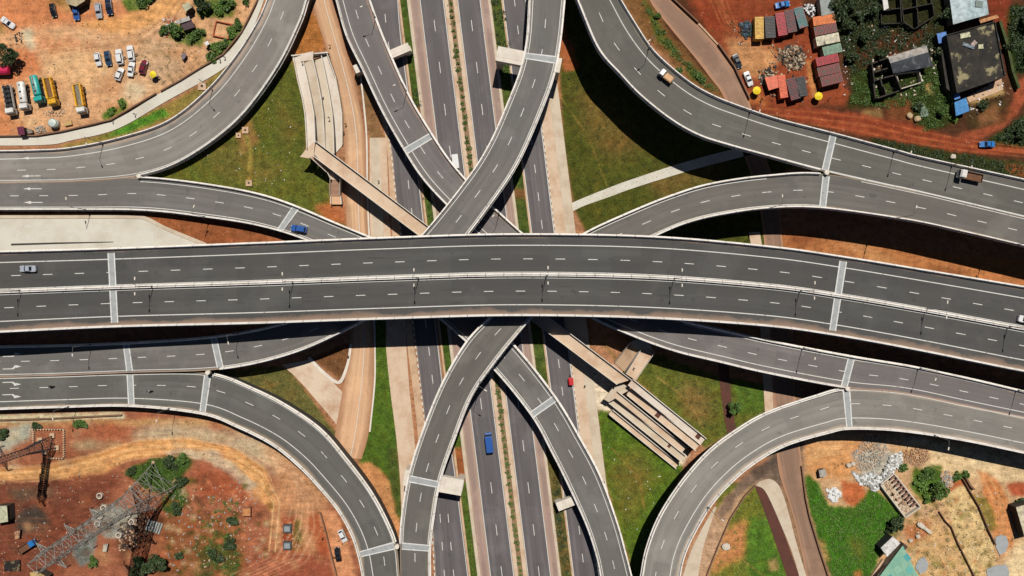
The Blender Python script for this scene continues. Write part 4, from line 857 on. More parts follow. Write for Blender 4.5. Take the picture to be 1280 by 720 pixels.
def car_meshes(kind):
    if kind in _car: return _car[kind]
    L, Wd, Ht, c0, c1, r0, r1, zh, zb = CARS[kind]; h = L/2; hw_ = Wd/2; r = {}
    q = MB()
    prof = [(-h, .80, zb-.22), (-h+.10, .92, zb-.05), (-h+.4, .98, zb), (c0, 1.0, zb), (0, 1.0, zb-.02), (c1, 1.0, zh), (h-.9, .99, zh-.06), (h-.35, .94, zh-.16), (h-.08, .84, zh-.28), (h, .72, zh-.4)]
    q.loft([rrect(x, hw_*k, .24, z) for x, k, z in prof], smooth=False)
    zt = Ht; cw, rw = hw_*.93, hw_*.74           # cabin: belt and roof outlines
    b_ = [(c0, -cw*.92), (c0, cw*.92), (c1, cw*.95), (c1, -cw*.95)]; t_ = [(r0, -rw), (r0, rw), (r1, rw), (r1, -rw)]
    zbelt = zb-.06
    vs = [(x, y, zbelt) for x, y in b_]+[(x, y, zt-.05) for x, y in t_]+[(x*.93+.0, y*.86, zt) for x, y in t_]
    q.add(vs, [(0,1,5,4), (1,2,6,5), (2,3,7,6), (3,0,4,7), (4,5,9,8), (5,6,10,9), (6,7,11,10), (7,4,8,11), (8,9,10,11)])
    r['body'] = q.mesh('body', [PAINT['white']])
    def pane(i, j, k, l, nudge, inset=(.1, .12)):
        A, B, C, Dv = (np.array(vs[a]) for a in (i, j, k, l)); w_ = MB(); u, v = inset
        f = lambda s, t: (A*(1-s)+B*s)*(1-t)+(Dv*(1-s)+C*s)*t
        n_ = np.cross(B-A, Dv-A); n_ /= np.linalg.norm(n_); n_ = n_*np.sign(np.dot(n_, np.array(nudge)))*.015
        w_.add([f(u, v)+n_, f(1-u, v)+n_, f(1-u, 1-v*.6)+n_, f(u, 1-v*.6)+n_], [(0, 1, 2, 3)]); return w_
    r['rear_window'] = pane(0, 1, 5, 4, (-1, 0, .5)).mesh('rear_window', [M['glass']]); r['windscreen'] = pane(3, 2, 6, 7, (1, 0, .5), (.06, .06)).mesh('windscreen', [M['glass']])
    r['side_window'] = [pane(1, 2, 6, 5, (0, 1, .3)).mesh('side_window', [M['glass']]), pane(0, 3, 7, 4, (0, -1, .3)).mesh('side_window', [M['glass']])]
    w_ = MB(); w_.tube((0, -.1, 0), (0, .1, 0), .32, 14, 0); r['wheel'] = w_.mesh('wheel', [M['rubber'], M['chrome']]); w_ = MB(); w_.tube((0, -.125, 0), (0, .125, 0), .2, 10); r['rim'] = w_.mesh('rim', [M['chrome']])
    w_ = MB(); w_.box((0, 0, 0), (.16, .36, .13)); r['headlight'] = w_.mesh('headlight', [M['lamp']]); r['taillight'] = w_.mesh('taillight', [M['red_lamp']])
    w_ = MB(); w_.box((0, 0, 0), (.14, .2, .12)); r['mirror'] = w_.mesh('mirror', [PAINT['black']])
    w_ = MB(); w_.box((.5, 0, .55), (1.0, .06, .62)); w_.box((.55, 0, .98), (.7, .05, .3)); r['door'] = w_.mesh('door', [PAINT['white']])
    _car[kind] = r; return r
def car(px, py, ang, kind, paint, label, group=None, z=0.0, doors=(), sc=1.0, name='parked_car', cat='car'):
    """ang: heading in the photograph, degrees, 0 to the right, 90 up"""
    r = car_meshes(kind); L, Wd, Ht, c0, c1, r0, r1, zh, zb = CARS[kind]; pm = PAINT[paint]
    t = empty(name, W(px, py, z), label, cat, group, math.radians(ang)); t.scale = (sc, sc, sc)
    inst('body', r['body'], t, m=pm); inst('windscreen', r['windscreen'], t); inst('rear_window', r['rear_window'], t)
    for w_ in r['side_window']: inst('side_window', w_, t)
    for sx_ in (-1, 1):
        for sy_ in (-1, 1): inst('rim', r['rim'], inst('wheel', r['wheel'], t, (sx_*(L/2-.85), sy_*(Wd/2-.1), .32)))
    for sy_ in (-1, 1):
        inst('headlight', r['headlight'], t, (L/2-.12, sy_*Wd*.31, zh-.3)); inst('taillight', r['taillight'], t, (-L/2+.07, sy_*Wd*.34, zb-.22)); inst('mirror', r['mirror'], t, (c1-.25, sy_*(Wd/2+.06), zb+.02))
    for dx, sy_ in doors: inst('door', r['door'], t, (dx-.9, sy_*Wd/2*.98, 0), sy_*math.radians(65), pm)
    return t
G1 = 'cars parked in the middle of the dirt car park'
car(124,75,-79,'hatch','white','small white hatchback at the left end of the parked row', G1); car(136.5,74,-80,'sedan','slate','dark blue saloon second in the row beside the white hatchback', G1)
car(151,72,100,'suv','white','white saloon with one door open beside the dark blue saloon', G1, doors=((.3, -1),), sc=.98); car(165,67.5,100,'wagon','white','cream white estate car with an open door, topmost of the car group', G1, doors=((.2, -1),), sc=1.05)
car(151,93.5,70,'hatch','white','white hatchback with doors open on its left, below the white saloon', G1, doors=((.2, 1), (-.5, 1)), sc=1.0); car(165.5,87.5,82,'sedan','white','silver white saloon with an open door beside the maroon car', G1, doors=((.0, -1),)); car(181,84.5,74,'hatch','maroon','maroon hatchback at the right end of the parked group', G1, sc=1.08)
G2 = 'cars parked along the top of the car park'
car(12,29.5,-36,'sedan','white','white saloon parked askew at the far left above the bushy tree'); car(68,14,-78,'sedan','black','black car with bumper raised by the olive roofed shed', G2, sc=.92); car(97,17,-85,'sedan','blue','bright blue saloon beside the olive roofed shed', G2)
car(125,14.5,-82,'wagon','silver','silver white estate car second from the right of the top row', G2); car(138,10,-82,'sedan','navy','dark navy saloon at the right end of the top row', G2, sc=1.05)
car(977,7,-168+180,'sedan','brightblue','blue saloon parked above the red container stall'); car(920.5,77.5,-66,'sedan','charcoal','dark grey saloon parked by the market retaining wall'); car(934.5,99.5,-68,'sedan','white','white saloon parked above the yellow parasol'); car(1232,181,180,'sedan','brightblue','shiny blue saloon on the red dirt road at the right')
car(429,669,-65,'hatch','white','white hatchback parked beside the lower left loop ramp'); car(423,692,100,'sedan','black','black saloon parked on the dirt beside the lower left loop', sc=.95, doors=((-.1, 1),))
car(37,336,180,'sedan','silver','silver saloon driving on the upper lanes of the main viaduct', z=17.5, name='moving_car'); car(1281,400,-14,'sedan','white','white car leaving the view on the main viaduct', z=17.5, name='moving_car', sc=1.05)
car(374.5,286.3,171,'suv','blue','blue car on the left curving flyover near the expansion joint', z=3.9, name='moving_car')
# vans, bus
def wheels(t, xs, y, r=.48, w=.3):
    q = MB(); q.tube((0, -w/2, 0), (0, w/2, 0), r, 14); q.tube((0, -w/2-.02, 0), (0, w/2+.02, 0), r*.5, 8, 1); me = q.mesh('wheel', [M['rubber'], M['chrome']])
    for x in xs:
        for s_ in (-1, 1): inst('wheel', me, t, (x, s_*y, r))
def van(px, py, ang, L, Wd, Ht, pm, label, z=.06, cat='van', name='minibus'):
    t = empty(name, W(px, py, z), label, cat, None, math.radians(ang)); h = L/2
    q = MB(); q.loft([rrect(x, Wd/2*k, .35, zz_, .18) for x, k, zz_ in ((-h,.9,Ht-.15), (-h+.15,1,Ht), (h-1.5,1,Ht), (h-.9,.97,Ht-.12), (h-.55,.95,1.25), (h-.1,.9,1.05), (h,.8,.9))]); q.build('body', pm, t, True)
    q = MB(); q.box((0, 0, Ht+.03), (L*.62, Wd*.7, .07)); q.build('roof_panel', pm, t, True)
    q = MB(); q.add([(h-.88, -Wd*.43, Ht-.2), (h-.88, Wd*.43, Ht-.2), (h-.5, Wd*.45, 1.28), (h-.5, -Wd*.45, 1.28)], [(0, 1, 2, 3)]); q.build('windscreen', M['glass'], t, True)
    for s_ in (-1, 1):
        q = MB(); q.box((-.4, s_*(Wd/2+.005), Ht-.55), (L*.7, .03, .5)); q.build('side_window', M['glass'], t, True)
        q = MB(); q.box((h-.05, s_*Wd*.32, .85), (.12, .3, .16)); q.build('headlight', M['lamp'], t, True)
    wheels(t, (-h+1.1, h-1.1), Wd/2-.15, .38); return t
van(611.5,552,97,5.8,2.1,2.5,PAINT['blue'],'bright blue minibus driving up the left highway carriageway', cat='minibus')
van(570,205,-83,5.2,1.95,2.1,PAINT['white'],'white van partly hidden under the upper left flyover', name='delivery_van')
# lorries
TP = dict(white=mat('lorry white', (236,234,228), .4, .8, .1, (205,200,190)), teal=mat('lorry teal', (40,170,160), .4, .8, .15), yellow=mat('lorry yellow', (238,182,28), .45, .7, .12, (215,150,30)), black=mat('lorry black', (44,42,42), .5, .8, .3), load=mat('sand load', (140,100,66), .95, 1.5, .3), rust=mat('rusted bed', (120,80,54), .9, 1.2, .4), tan=mat('pale load', (222,178,130), .8, 1, .15), greyload=mat('gravel load', (150,140,122), .95, 2, .4))
def lorry(px, py, ang, kind, cab, bedc, label, group=None, L=8.2, z=0.0, Wd=2.5, load=None, sc=1.0, name='lorry'):
    t = empty(name, W(px, py, z), label, 'lorry', group, math.radians(ang)); t.scale = (sc,)*3; h = L/2; cl = 1.75 if L > 6 else 1.5; ch = 2.75 if L > 6 else 2.15
    q = MB(); q.box((0, 0, .8), (L-.3, .9, .3)); q.box((-.3, 0, .7), (L*.5, 2.1, .25)); q.build('chassis', M['chassis'], t, True)
    q = MB(); q.loft([rrect(x, Wd/2*k*.96, .6, zz_, .15) for x, k, zz_ in ((h-cl,.97,ch-.08), (h-cl+.15,1,ch), (h-.45,.98,ch-.03), (h-.12,.95,ch-.55), (h,.93,1.5), (h,.92,.75))]); c_ = q.build('cab', cab, t, True)
    q = MB(); q.add([(h-.13, -Wd*.42, ch-.45), (h-.13, Wd*.42, ch-.45), (h+.02, Wd*.44, 1.55), (h+.02, -Wd*.44, 1.55)], [(0, 1, 2, 3)]); q.build('windscreen', M['glass'], t, True)
    for s_ in (-1, 1):
        q = MB(); q.box((h-.75, s_*Wd*.483, ch-.75), (.8, .03, .6)); q.build('side_window', M['glass'], t, True)
        q = MB(); q.box((h-.05, s_*(Wd/2+.14), ch-.7), (.12, .2, .4)); q.build('mirror', M['chassis'], t, True)
        q = MB(); q.box((h+.01, s_*Wd*.34, .95), (.08, .36, .2)); q.build('headlight', M['lamp'], t, True)
    b0, b1 = -h, h-cl-.25; bl = b1-b0; bc = (b0+b1)/2
    if kind == 'tipper':
        q = MB(); hh = 1.25
        q.box((bc, 0, 1.3), (bl, Wd*.94, .16))
        for s_ in (-1, 1):
            q.box((bc, s_*Wd*.40, 1.38+hh/2), (bl, .42, hh), taper=1); 
            for k in range(5): q.box((b0+.4+k*(bl-.8)/4, s_*(Wd/2+.06), 1.4+hh/2), (.14, .12, hh))
        q.box((b1-.06, 0, 1.5+hh/2), (.12, Wd*.8, hh)); q.box((b0+.06, 0, 1.38+hh/2), (.1, Wd*.8, hh*.9)); q.build('tipper_body', bedc, t, True)
        q = MB(); n = 8
        P_ = [(b0+.15+(bl-.35)*i/n, -Wd*.30+Wd*.6*j/4, 2.0+.35*math.sin(j/4*math.pi)+.18*random.random()) for i in range(n+1) for j in range(5)]
        q.add(P_, [(i*5+j, i*5+j+1, i*5+j+6, i*5+j+5) for i in range(n) for j in range(4)]); q.build('load', load, t, True)
    elif kind == 'tanker':
        q = MB(); rings = []
        for x, k in ((b0, .55), (b0+.12, .9), (b0+.3, 1), (b1-.3, 1), (b1-.12, .9), (b1, .55)): rings.append([(x, Wd*.46*k*math.cos(a), 1.95+.88*k*math.sin(a)) for a in np.linspace(0, 2*math.pi, 20, endpoint=False)])
        q.loft(rings, smooth=True); q.build('tank', bedc, t, True)
        for k in range(3): 
            q = MB(); q.tube((b0+bl*(k+.6)/3.2, 0, 2.78), (b0+bl*(k+.6)/3.2, 0, 2.95), .3, 12); q.build('hatch', M['chassis'] if k else M['steel'], t, True)
        q = MB(); q.box((bc, .0, 2.86), (bl*.85, .5, .05)); q.build('catwalk', M['steel'] if bedc is not TP['white'] else bedc, t, True)
    elif kind == 'drums':
        q = MB(); q.box((bc, 0, 1.3), (bl, Wd*.96, .2)); q.box((bc, -Wd*.47, 1.7), (bl, .08, .7)); q.box((bc, Wd*.47, 1.7), (bl, .08, .7)); q.build('flatbed', TP['white'], t, True)
        q = MB()
        for i in range(5):
            for j in (-1, 1): q.tube((b0+.6+i*(bl-1.2)/4, j*.55, 1.4), (b0+.6+i*(bl-1.2)/4, j*.55, 2.3+.15*random.random()), .52, 12)
        q.build('load', TP['black'], t, True)
    elif kind == 'flat':
        q = MB(); q.box((bc, 0, .95), (bl, Wd*.96, .14)); 
        for s_ in (-1, 1): q.box((bc, s_*Wd*.47, 1.25), (bl, .07, .5))
        q.box((b0+.04, 0, 1.25), (.07, Wd*.9, .5)); q.build('flatbed', bedc, t, True)
        if load:
            q = MB(); q.box((bc, 0, 1.3), (bl*.9, Wd*.84, .55), taper=.93); q.build('load', load, t, True)
    wheels(t, (-h+.9, -h+2.1, h-1.1) if L > 6 else (-h+.9, h-.9), Wd/2-.18, .48 if L > 6 else .36); return t
G3 = 'lorries parked on the dirt above the footway'
lorry(16.5,127,-80,'drums',TP['white'],TP['black'],'lorry with black drums on its bed and a white cab, leftmost of the lorries', G3, 8.8); lorry(34,122,-81,'tanker',TP['white'],TP['white'],'all white tanker lorry', G3, 8.4)
lorry(51,113.5,-76,'tanker',TP['teal'],TP['teal'],'teal green tanker lorry with teal cab', G3, 8.2); lorry(68.5,117,-77,'tipper',TP['yellow'],TP['yellow'],'yellow tipper lorry with a yellow cab and brown load', G3, 8.2, load=TP['load'])
lorry(104.5,126,-80,'tipper',TP['white'],TP['yellow'],'yellow tipper lorry with a white cab standing alone', G3, 8.6, load=TP['greyload'])
lorry(831.5,96.5,142,'flat',TP['white'],TP['tan'],'small lorry with a pale tan load driving on the upper right loop ramp', None, 4.4, 14.2, 1.9, TP['tan'], name='small_lorry'); lorry(1209,221,168,'flat',TP['white'],TP['rust'],'brown flatbed truck with a white cab on the upper right ramp', None, 7.0, 12.7, 2.3, name='flatbed_truck')
lorry(37,681.5,32,'flat',PAINT['brightblue'],TP['rust'],'blue pickup with a rusty open bed on the red construction ground', None, 5.6, 0, 1.9, name='pickup_truck')
t = empty('covered_lorry', W(4, 90), 'bright pink tarpaulin covered lorry at the left edge below the tree', 'lorry'); pk = mat('pink tarpaulin', (226,34,92), .6, .7, .25)
q = MB(); x, y, _ = W(2, 90); q.loft([[(x+dx, y+w_*math.cos(a)*1.35, 1.2+.2+1.3*max(0, math.sin(a))) for a in np.linspace(0, math.pi, 9)] for dx, w_ in ((-6, 1), (-3, 1.04), (0, .98), (2.6, 1.0), (3.6, .8))]); q.build('tarpaulin', pk, t)
q = MB(); q.box((x-1.2, y, .9), (9, 2.2, .7)); q.build('chassis', M['chassis'], t)
q = MB(); 
for dx in (-4, -3, 2): 
    for s_ in (-1, 1): q.tube((x+dx, y+s_*.95-.15, .48), (x+dx, y+s_*.95+.15, .48), .48, 12)
q.build('wheel', M['rubber'], t)
# red three-wheeler and motorbikes
t = empty('three_wheeler', W(713, 474.5, .05), 'red three-wheeled taxi with a red canopy on the right service carriageway', 'auto rickshaw', None, math.radians(97)); rd = mat('rickshaw red', (206,30,38), .5, 1, .15)
q = MB(); q.loft([rrect(x_, .68, .3, z_, .15) for x_, z_ in ((-1.3,1.0), (.3,1.0), (.7,.8))]); q.build('body', rd, t, True)
q = MB(); q.loft([[(x_, .74*math.cos(a), 1.55+.22*math.sin(a)) for a in np.linspace(0, math.pi, 8)] for x_ in (-1.4, -.4, .55)]); q.build('canopy', rd, t, True)
q = MB(); q.tube((.7, 0, .7), (1.35, 0, .55), .22, 10, r1=.12); q.box((.95, 0, 1.0), (.1, .8, .08)); q.build('front_fork', M['chassis'], t, True)
for s_ in (-1, 1):
    q = MB(); q.tube((-1.3, s_*.62, .95), (-1.3, s_*.62, 1.55), .03); q.tube((.5, s_*.62, .95), (.5, s_*.62, 1.55), .03); q.build('canopy_post', M['chassis'], t, True)
for x_, y_ in ((1.4, 0), (-.9, .6), (-.9, -.6)):
    q = MB(); q.tube((x_, y_-.07, .26), (x_, y_+.07, .26), .26, 12); q.build('wheel', M['rubber'], t, True)
# ------------------------------------------------------------------ people
SKIN = mat('skin', (86,58,42), .6, 2, .1); HAIR = mat('hair', (22,18,16), .8)
CL = {k: mat('cloth '+k, v, .85, 3, .15) for k, v in dict(white=(225,222,215), dark=(44,42,48), blue=(52,74,120), red=(160,50,44), grey=(120,118,116), olive=(96,92,60), yellow=(214,170,60))}if False else {k: mat('cloth '+k, v, .85, 3, .15) for k, v in dict(white=(225,222,215), dark=(44,42,48), blue=(52,74,120), red=(160,50,44), grey=(120,118,116), olive=(96,92,60), yellow=(214,170,60)).items()}
def skin_body(pose):
    if pose == 'walk':
        J = dict(pel=(0,0,.95,.135), bel=(.01,0,1.10,.13), che=(.02,0,1.32,.155), nck=(.03,0,1.47,.06), hd0=(.04,0,1.56,.085), hd1=(.05,0,1.69,.10), hd2=(.04,0,1.76,.06),
                 hl=(.0,.10,.90,.10), kl=(.16,.11,.52,.065), al=(.10,.11,.10,.045), tl=(.28,.12,.05,.035), hr=(0,-.10,.90,.10), kr=(-.06,-.11,.50,.065), ar=(-.32,-.11,.15,.045), tr=(-.18,-.12,.05,.035),
                 sl=(.02,.19,1.40,.07), el=(-.12,.24,1.15,.045), wl=(-.10,.24,.92,.032), fl=(-.07,.24,.82,.035), sr=(.02,-.19,1.40,.07), er=(.08,-.24,1.14,.045), wr=(.24,-.22,.96,.032), fr=(.30,-.22,.88,.035))
    else:
        J = dict(pel=(-.25,0,.85,.14), bel=(-.22,0,1.0,.13), che=(-.10,0,1.22,.155), nck=(-.04,0,1.37,.06), hd0=(-.02,0,1.46,.085), hd1=(.0,0,1.60,.12), hd2=(-.01,0,1.68,.08),
                 hl=(-.20,.12,.83,.10), kl=(.22,.2,.72,.07), al=(.12,.2,.30,.05), tl=(.28,.2,.26,.035), hr=(-.20,-.12,.83,.10), kr=(.22,-.2,.72,.07), ar=(.12,-.2,.30,.05), tr=(.28,-.2,.26,.035),
                 sl=(-.08,.20,1.30,.07), el=(.14,.30,1.10,.045), wl=(.38,.30,1.06,.034), fl=(.46,.29,1.05,.036), sr=(-.08,-.20,1.30,.07), er=(.14,-.30,1.10,.045), wr=(.38,-.30,1.06,.034), fr=(.46,-.29,1.05,.036))
    ks = list(J); E = [('pel','bel'),('bel','che'),('che','nck'),('nck','hd0'),('hd0','hd1'),('hd1','hd2'),('pel','hl'),('hl','kl'),('kl','al'),('al','tl'),('pel','hr'),('hr','kr'),('kr','ar'),('ar','tr'),('che','sl'),('sl','el'),('el','wl'),('wl','fl'),('che','sr'),('sr','er'),('er','wr'),('wr','fr')]
    me = bpy.data.meshes.new('sk'); me.from_pydata([J[k][:3] for k in ks], [(ks.index(a), ks.index(b)) for a, b in E], [])
    ob = bpy.data.objects.new('sk', me); COL.objects.link(ob); sk = ob.modifiers.new('Skin', 'SKIN'); ob.modifiers.new('Sub', 'SUBSURF').levels = 1
    for i, k in enumerate(ks): me.skin_vertices[0].data[i].radius = (J[k][3],)*2; me.skin_vertices[0].data[i].use_root = (k == 'pel')
    dg = bpy.context.evaluated_depsgraph_get(); out = bpy.data.meshes.new_from_object(ob.evaluated_get(dg)); bpy.data.objects.remove(ob); out.name = 'body'
    out.materials.clear()
    for m_ in (SKIN, CL['white'], CL['dark'], HAIR): out.materials.append(m_)
    zs = (.93, 1.44, 1.66) if pose == 'walk' else (.88, 1.34, 1.56)
    for p in out.polygons:
        c = p.center; arm = abs(c.y) > .2 and c.z < (1.22 if pose == 'walk' else 1.15) and c.z > .6
        p.use_smooth = True
        p.material_index = 0 if (arm and c.x > -9 and (pose != 'walk' or c.z < 1.15)) else (3 if c.z > zs[2] or (c.z > zs[1]+.08 and c.x < .0) else 0 if c.z > zs[1] else 1 if c.z > zs[0] else 2)
    return out
BODY = {p: skin_body(p) for p in ('walk', 'ride')}
def person(px, py, ang, shirt, trousers, label, z=0.0, group=None):
    t = empty('person', W(px, py, z), label, 'person', group, math.radians(ang)); inst('body', BODY['walk'], t, m={1: CL[shirt], 2: CL[trousers]}); return t
person(142,152,20,'dark','dark','person in dark clothes on the curved footway above the green verge', .15); person(170,143.5,200,'grey','dark','person in grey walking along the footway near the pale manhole', .15)
person(276,76,50,'dark','blue','person in dark top, lower of the two on the upper footway', .15); person(282,72.5,230,'grey','dark','person in grey, upper of the two on the upper footway', .15)
person(413,58,250,'red','dark','person in a red shirt on the dirt covered service road', .08); person(433,156,80,'dark','dark','person in black beside the lowest end of the switchback ramp', .08); person(430.5,166,260,'dark','olive','person in olive trousers beside the ramp foot', .08)
person(412,148,90,'dark','dark','person in dark clothes on the second ramp lane', 3.4); person(379,79,270,'white','dark','person in a white shirt at the top of the first ramp lane', 5.1); person(474,227,100,'dark','dark','person on the sandy footway left of the outer carriageway', .14)
person(731,482,95,'dark','olive','person walking on the tan footway right of the red three-wheeler', .16); person(792,460,50,'red','dark','person in red climbing the U-shaped stairway', 6.0); person(1035.5,124,10,'white','grey','person in white beside the right yellow parasol'); person(951,125,30,'dark','dark','person in dark clothes beside the left yellow parasol'); person(200.5,97,140,'white','dark','person in white beside the yellow parasol in the car park'); person(404,672,0,'dark','dark','person in black left of the parked white hatchback')
person(436,445,270,'dark','dark','person on the left service road below the main viaduct', .08); person(1210.5,213,168,'yellow','olive','person in yellow riding at the back of the flatbed truck cab', 13.7)
def motorbike(px, py, z, ang, shirt, label, plabel):
    t = empty('motorbike', W(px, py, z), label, 'motorbike', None, math.radians(ang))
    for x in (-.62, .66):
        q = MB(); q.tube((x, -.06, .31), (x, .06, .31), .31, 16); q.tube((x, -.07, .31), (x, .07, .31), .14, 8, 1); q.build('wheel', [M['rubber'], M['chrome']], t, True)
    q = MB(); q.tube((-.62, 0, .35), (.1, 0, .45), .06); q.tube((.1, 0, .45), (.45, 0, .85), .05); q.tube((.66, 0, .31), (.42, 0, 1.0), .045); q.box((-.0, 0, .48), (.4, .28, .34)); q.build('frame', M['chassis'], t, True)
    q = MB(); q.loft([rrect(x, w_, .68, z_, .05) for x, w_, z_ in ((.02,.12,.9), (.2,.16,.95), (.42,.09,.9))]); q.build('fuel_tank', PAINT['maroon'], t, True)
    q = MB(); q.loft([rrect(x, w_, .66, z_, .04) for x, w_, z_ in ((-.75,.1,.82), (-.4,.14,.8), (.02,.1,.8))]); q.build('seat', M['rubber'], t, True)
    q = MB(); q.tube((.40, -.36, 1.03), (.40, .36, 1.03), .022); q.build('handlebar', M['chrome'], t, True)
    p = empty('person', W(px, py, z), plabel, 'person', None, math.radians(ang)); inst('body', BODY['ride'], p, m={1: CL[shirt], 2: CL['dark'], 3: CL['dark']})
motorbike(65,482.5,3.2,180,'dark','motorbike on the lower left ramp, ahead of the other','rider in a dark top on the left motorbike'); motorbike(188,488,3.9,172,'white','motorbike following just right of the expansion joint','rider in a white shirt on the right motorbike')
# ------------------------------------------------------------------ lamps
_lm = {}
def lamp_mesh(h, arms, L):
    k = (h, arms, L)
    if k in _lm: return _lm[k]
    q = MB(); q.tube((0,0,0), (0,0,h), .10, 8, r1=.055); q.box((0,0,.2), (.4,.4,.4)); p = q.mesh('pole', [M['pole']]); a = MB(); hd = MB()
    hd.box((0, 0, 0), (.9, .34, .13), taper=.8)
    a.tube((0, 0, 0), (L, 0, .35), .05, 6); _lm[k] = (p, a.mesh('arm', [M['pole']]), hd.mesh('lamp_head', [M['parapet']])); return _lm[k]
def lamp(px, py, z, angs, label, group, h=9.0, L=1.9):
    p, a, hd = lamp_mesh(h, len(angs), L); t = empty('street_lamp', W(px, py, z), label, 'street lamp', group); inst('pole', p, t)
    for g in angs:
        r_ = math.radians(g); inst('lamp_head', hd, inst('arm', a, t, (0, 0, h-.15), r_), (L+.3, 0, .35))
ORD = ['first', 'second', 'third', 'fourth', 'fifth', 'sixth', 'seventh', 'eighth', 'ninth']
for i, (x, y) in enumerate(((25,363),(190,357.8),(366,352.3),(523,347.6),(683,345),(843,347.8),(1001,363),(1159,386),(1262,408))):
    g = -math.degrees(math.atan2(y-345 if x > 700 else 0, 600)); lamp(x, y, 18.3, (90+g, -90+g), f'double-armed lamp post on the central barrier of the main viaduct, {ORD[i]} from the left', 'lamps on the main viaduct barrier', 8.6, 1.7)
def lamps(key, side, ts, inward, txt, grp, h=8.5):
    rb, rt = FO[key]
    for i, t in enumerate(ts):
        c = rb.at(t, 0.01 if side == 0 else .99, 0); d = rb.at(t, .5, 0)-c; g = math.degrees(math.atan2(d[1], d[0])) + (0 if inward else 180)
        f = H/(H-c[2]); gx, gy = c[0]*f/S+640, 360-c[1]*f/S
        lamp(gx, gy, c[2]+.9, (g,), txt.format(ORD[i]), grp, h)
lamps('RE', 0, (2.95, 5.4), True, 'lamp post on the outer wall of the upper left loop ramp, {} from the top', 'lamps on the upper left loop')
lamps('RC', 1, (1.05, 3.05), True, 'lamp post on the lower edge of the left arrow ramp, {} from the left', 'lamps on the left arrow ramp')
lamps('RA', 0, (.65, 2.85, 7.05), True, 'single lamp post on the upper left crossing flyover, {} from the top', 'lamps on the upper left flyover'); lamps('RA', 0, (14.4, 16.1, 17.7), True, 'single lamp post on the lower right exit ramp, {} from the left', 'lamps on the lower right exit ramp')
lamps('RB', 0, (9.65, 11.5), True, 'single lamp post on the lower left exit ramp, {} from the right', 'lamps on the lower left exit ramp')
lamps('RD', 1, (.18, 2.15, 3.95), True, 'lamp post on the lower edge of the right merging ramp, {} from right', 'lamps on the right merging ramp')
lamps('RF', 1, (1.9, 6.4, 9.0, 10.3), True, 'lamp post on the outer wall of the upper right loop ramp, {} from top', 'lamps on the upper right loop')
lamps('RG', 1, (1.15, 2.5), False, 'lamp post facing the red ground on the lower left loop, {} from left', 'lamps on the lower left loop', 7); lamps('RH', 1, (1.4, 8.1), False, 'lamp post on the inner edge of the lower right loop, {} from right', 'lamps on the lower right loop', 7)
lamps('RD', 1, (12.6,), False, 'lamp post on the right edge of the lower left flyover beside the crossing', 'lamps on the lower left flyover')
# ------------------------------------------------------------------ lattice pylons
def pylon(label, base, top, h, half0, rot, m, arms, armlen, armrot, r=.11, segs=14, waist=.18, foot=1.4):
    t = empty('lattice_pylon', W(*base), label, 'pylon'); bx, by, _ = W(*base); tx, ty, _ = W(*top, h)
    def wd(k): return half0*(1-k/.30)+half0*.42*(k/.30) if k < .30 else half0*.42+(half0*waist-half0*.42)*((k-.30)/.70)
    def cor(k):
        c = (bx+(tx-bx)*k, by+(ty-by)*k); w_ = wd(k); out = []
        for a in range(4):
            an = math.radians(rot+45+90*a); out.append((c[0]+w_*1.414*math.cos(an), c[1]+w_*1.414*math.sin(an), h*k))
        return out
    lv = [0, .10, .19, .26, .32]+[.32+.68*(i+1)/segs for i in range(segs)]; C = [cor(k) for k in lv]
    for a in range(4):
        q = MB()
        for i in range(len(lv)-1): q.tube(C[i][a], C[i+1][a], r*1.5 if i < 5 else r, 4, smooth=False, caps=False)
        q.build('leg', m, t)
        f = MB(); f.box((C[0][a][0], C[0][a][1], .25), (foot, foot, .7)); f.build('footing', M['sand'], t)
    q = MB()
    for i in range(len(lv)-1):
        for a in range(4):
            b = (a+1) % 4; q.tube(C[i][a], C[i+1][b], r*.55, 4, smooth=False, caps=False); q.tube(C[i][b], C[i+1][a], r*.55, 4, smooth=False, caps=False); q.tube(C[i+1][a], C[i+1][b], r*.5, 4, smooth=False, caps=False)
        if i < 3:
            for a in range(4):
                b = (a+1) % 4; A, B = np.array(C[i][a]), np.array(C[i][b]); U, V = np.array(C[i+1][a]), np.array(C[i+1][b]); mid = (A+B+U+V)/4
                for s_ in (.33, .66): q.tube(A+(U-A)*s_, mid+(U-A)*(s_-.5)*.4, r*.45, 4, caps=False); q.tube(B+(V-B)*s_, mid+(V-B)*(s_-.5)*.4, r*.45, 4, caps=False)
    q.build('bracing', m, t)
    an = math.radians(armrot)
    for k in arms:
        c = np.array((bx+(tx-bx)*k, by+(ty-by)*k, h*k)); w_ = wd(k); d = np.array((math.cos(an), math.sin(an), 0)); n_ = np.array((-d[1], d[0], 0))
        for s_ in (-1, 1):
            q = MB(); tip = c+d*s_*armlen+(0, 0, .3)
            P_ = [c+d*s_*w_+n_*w_*.34, c+d*s_*w_-n_*w_*.34, c+d*s_*w_+n_*w_*.34+(0,0,1.1), c+d*s_*w_-n_*w_*.34+(0,0,1.1)]
            for p in P_: q.tube(p, tip, r*.8, 4, caps=False)
            for j in range(1, 5):
                f = j/5; A, B = P_[0]+(tip-P_[0])*f, P_[1]+(tip-P_[1])*f; C2, D2 = P_[0]+(tip-P_[0])*(f-.2), P_[3]+(tip-P_[3])*f; q.tube(A, B, r*.5, 4, caps=False); q.tube(C2, B, r*.5, 4, caps=False); q.tube(A, D2, r*.5, 4, caps=False)
            ca = q.build('cross_arm', m, t)
            q = MB()
            for e in range(3): q.tube(tip-(0,0,.2+.55*e), tip-(0,0,.5+.55*e), .16, 8)
            q.build('insulator', M['glass'], ca)
    return t
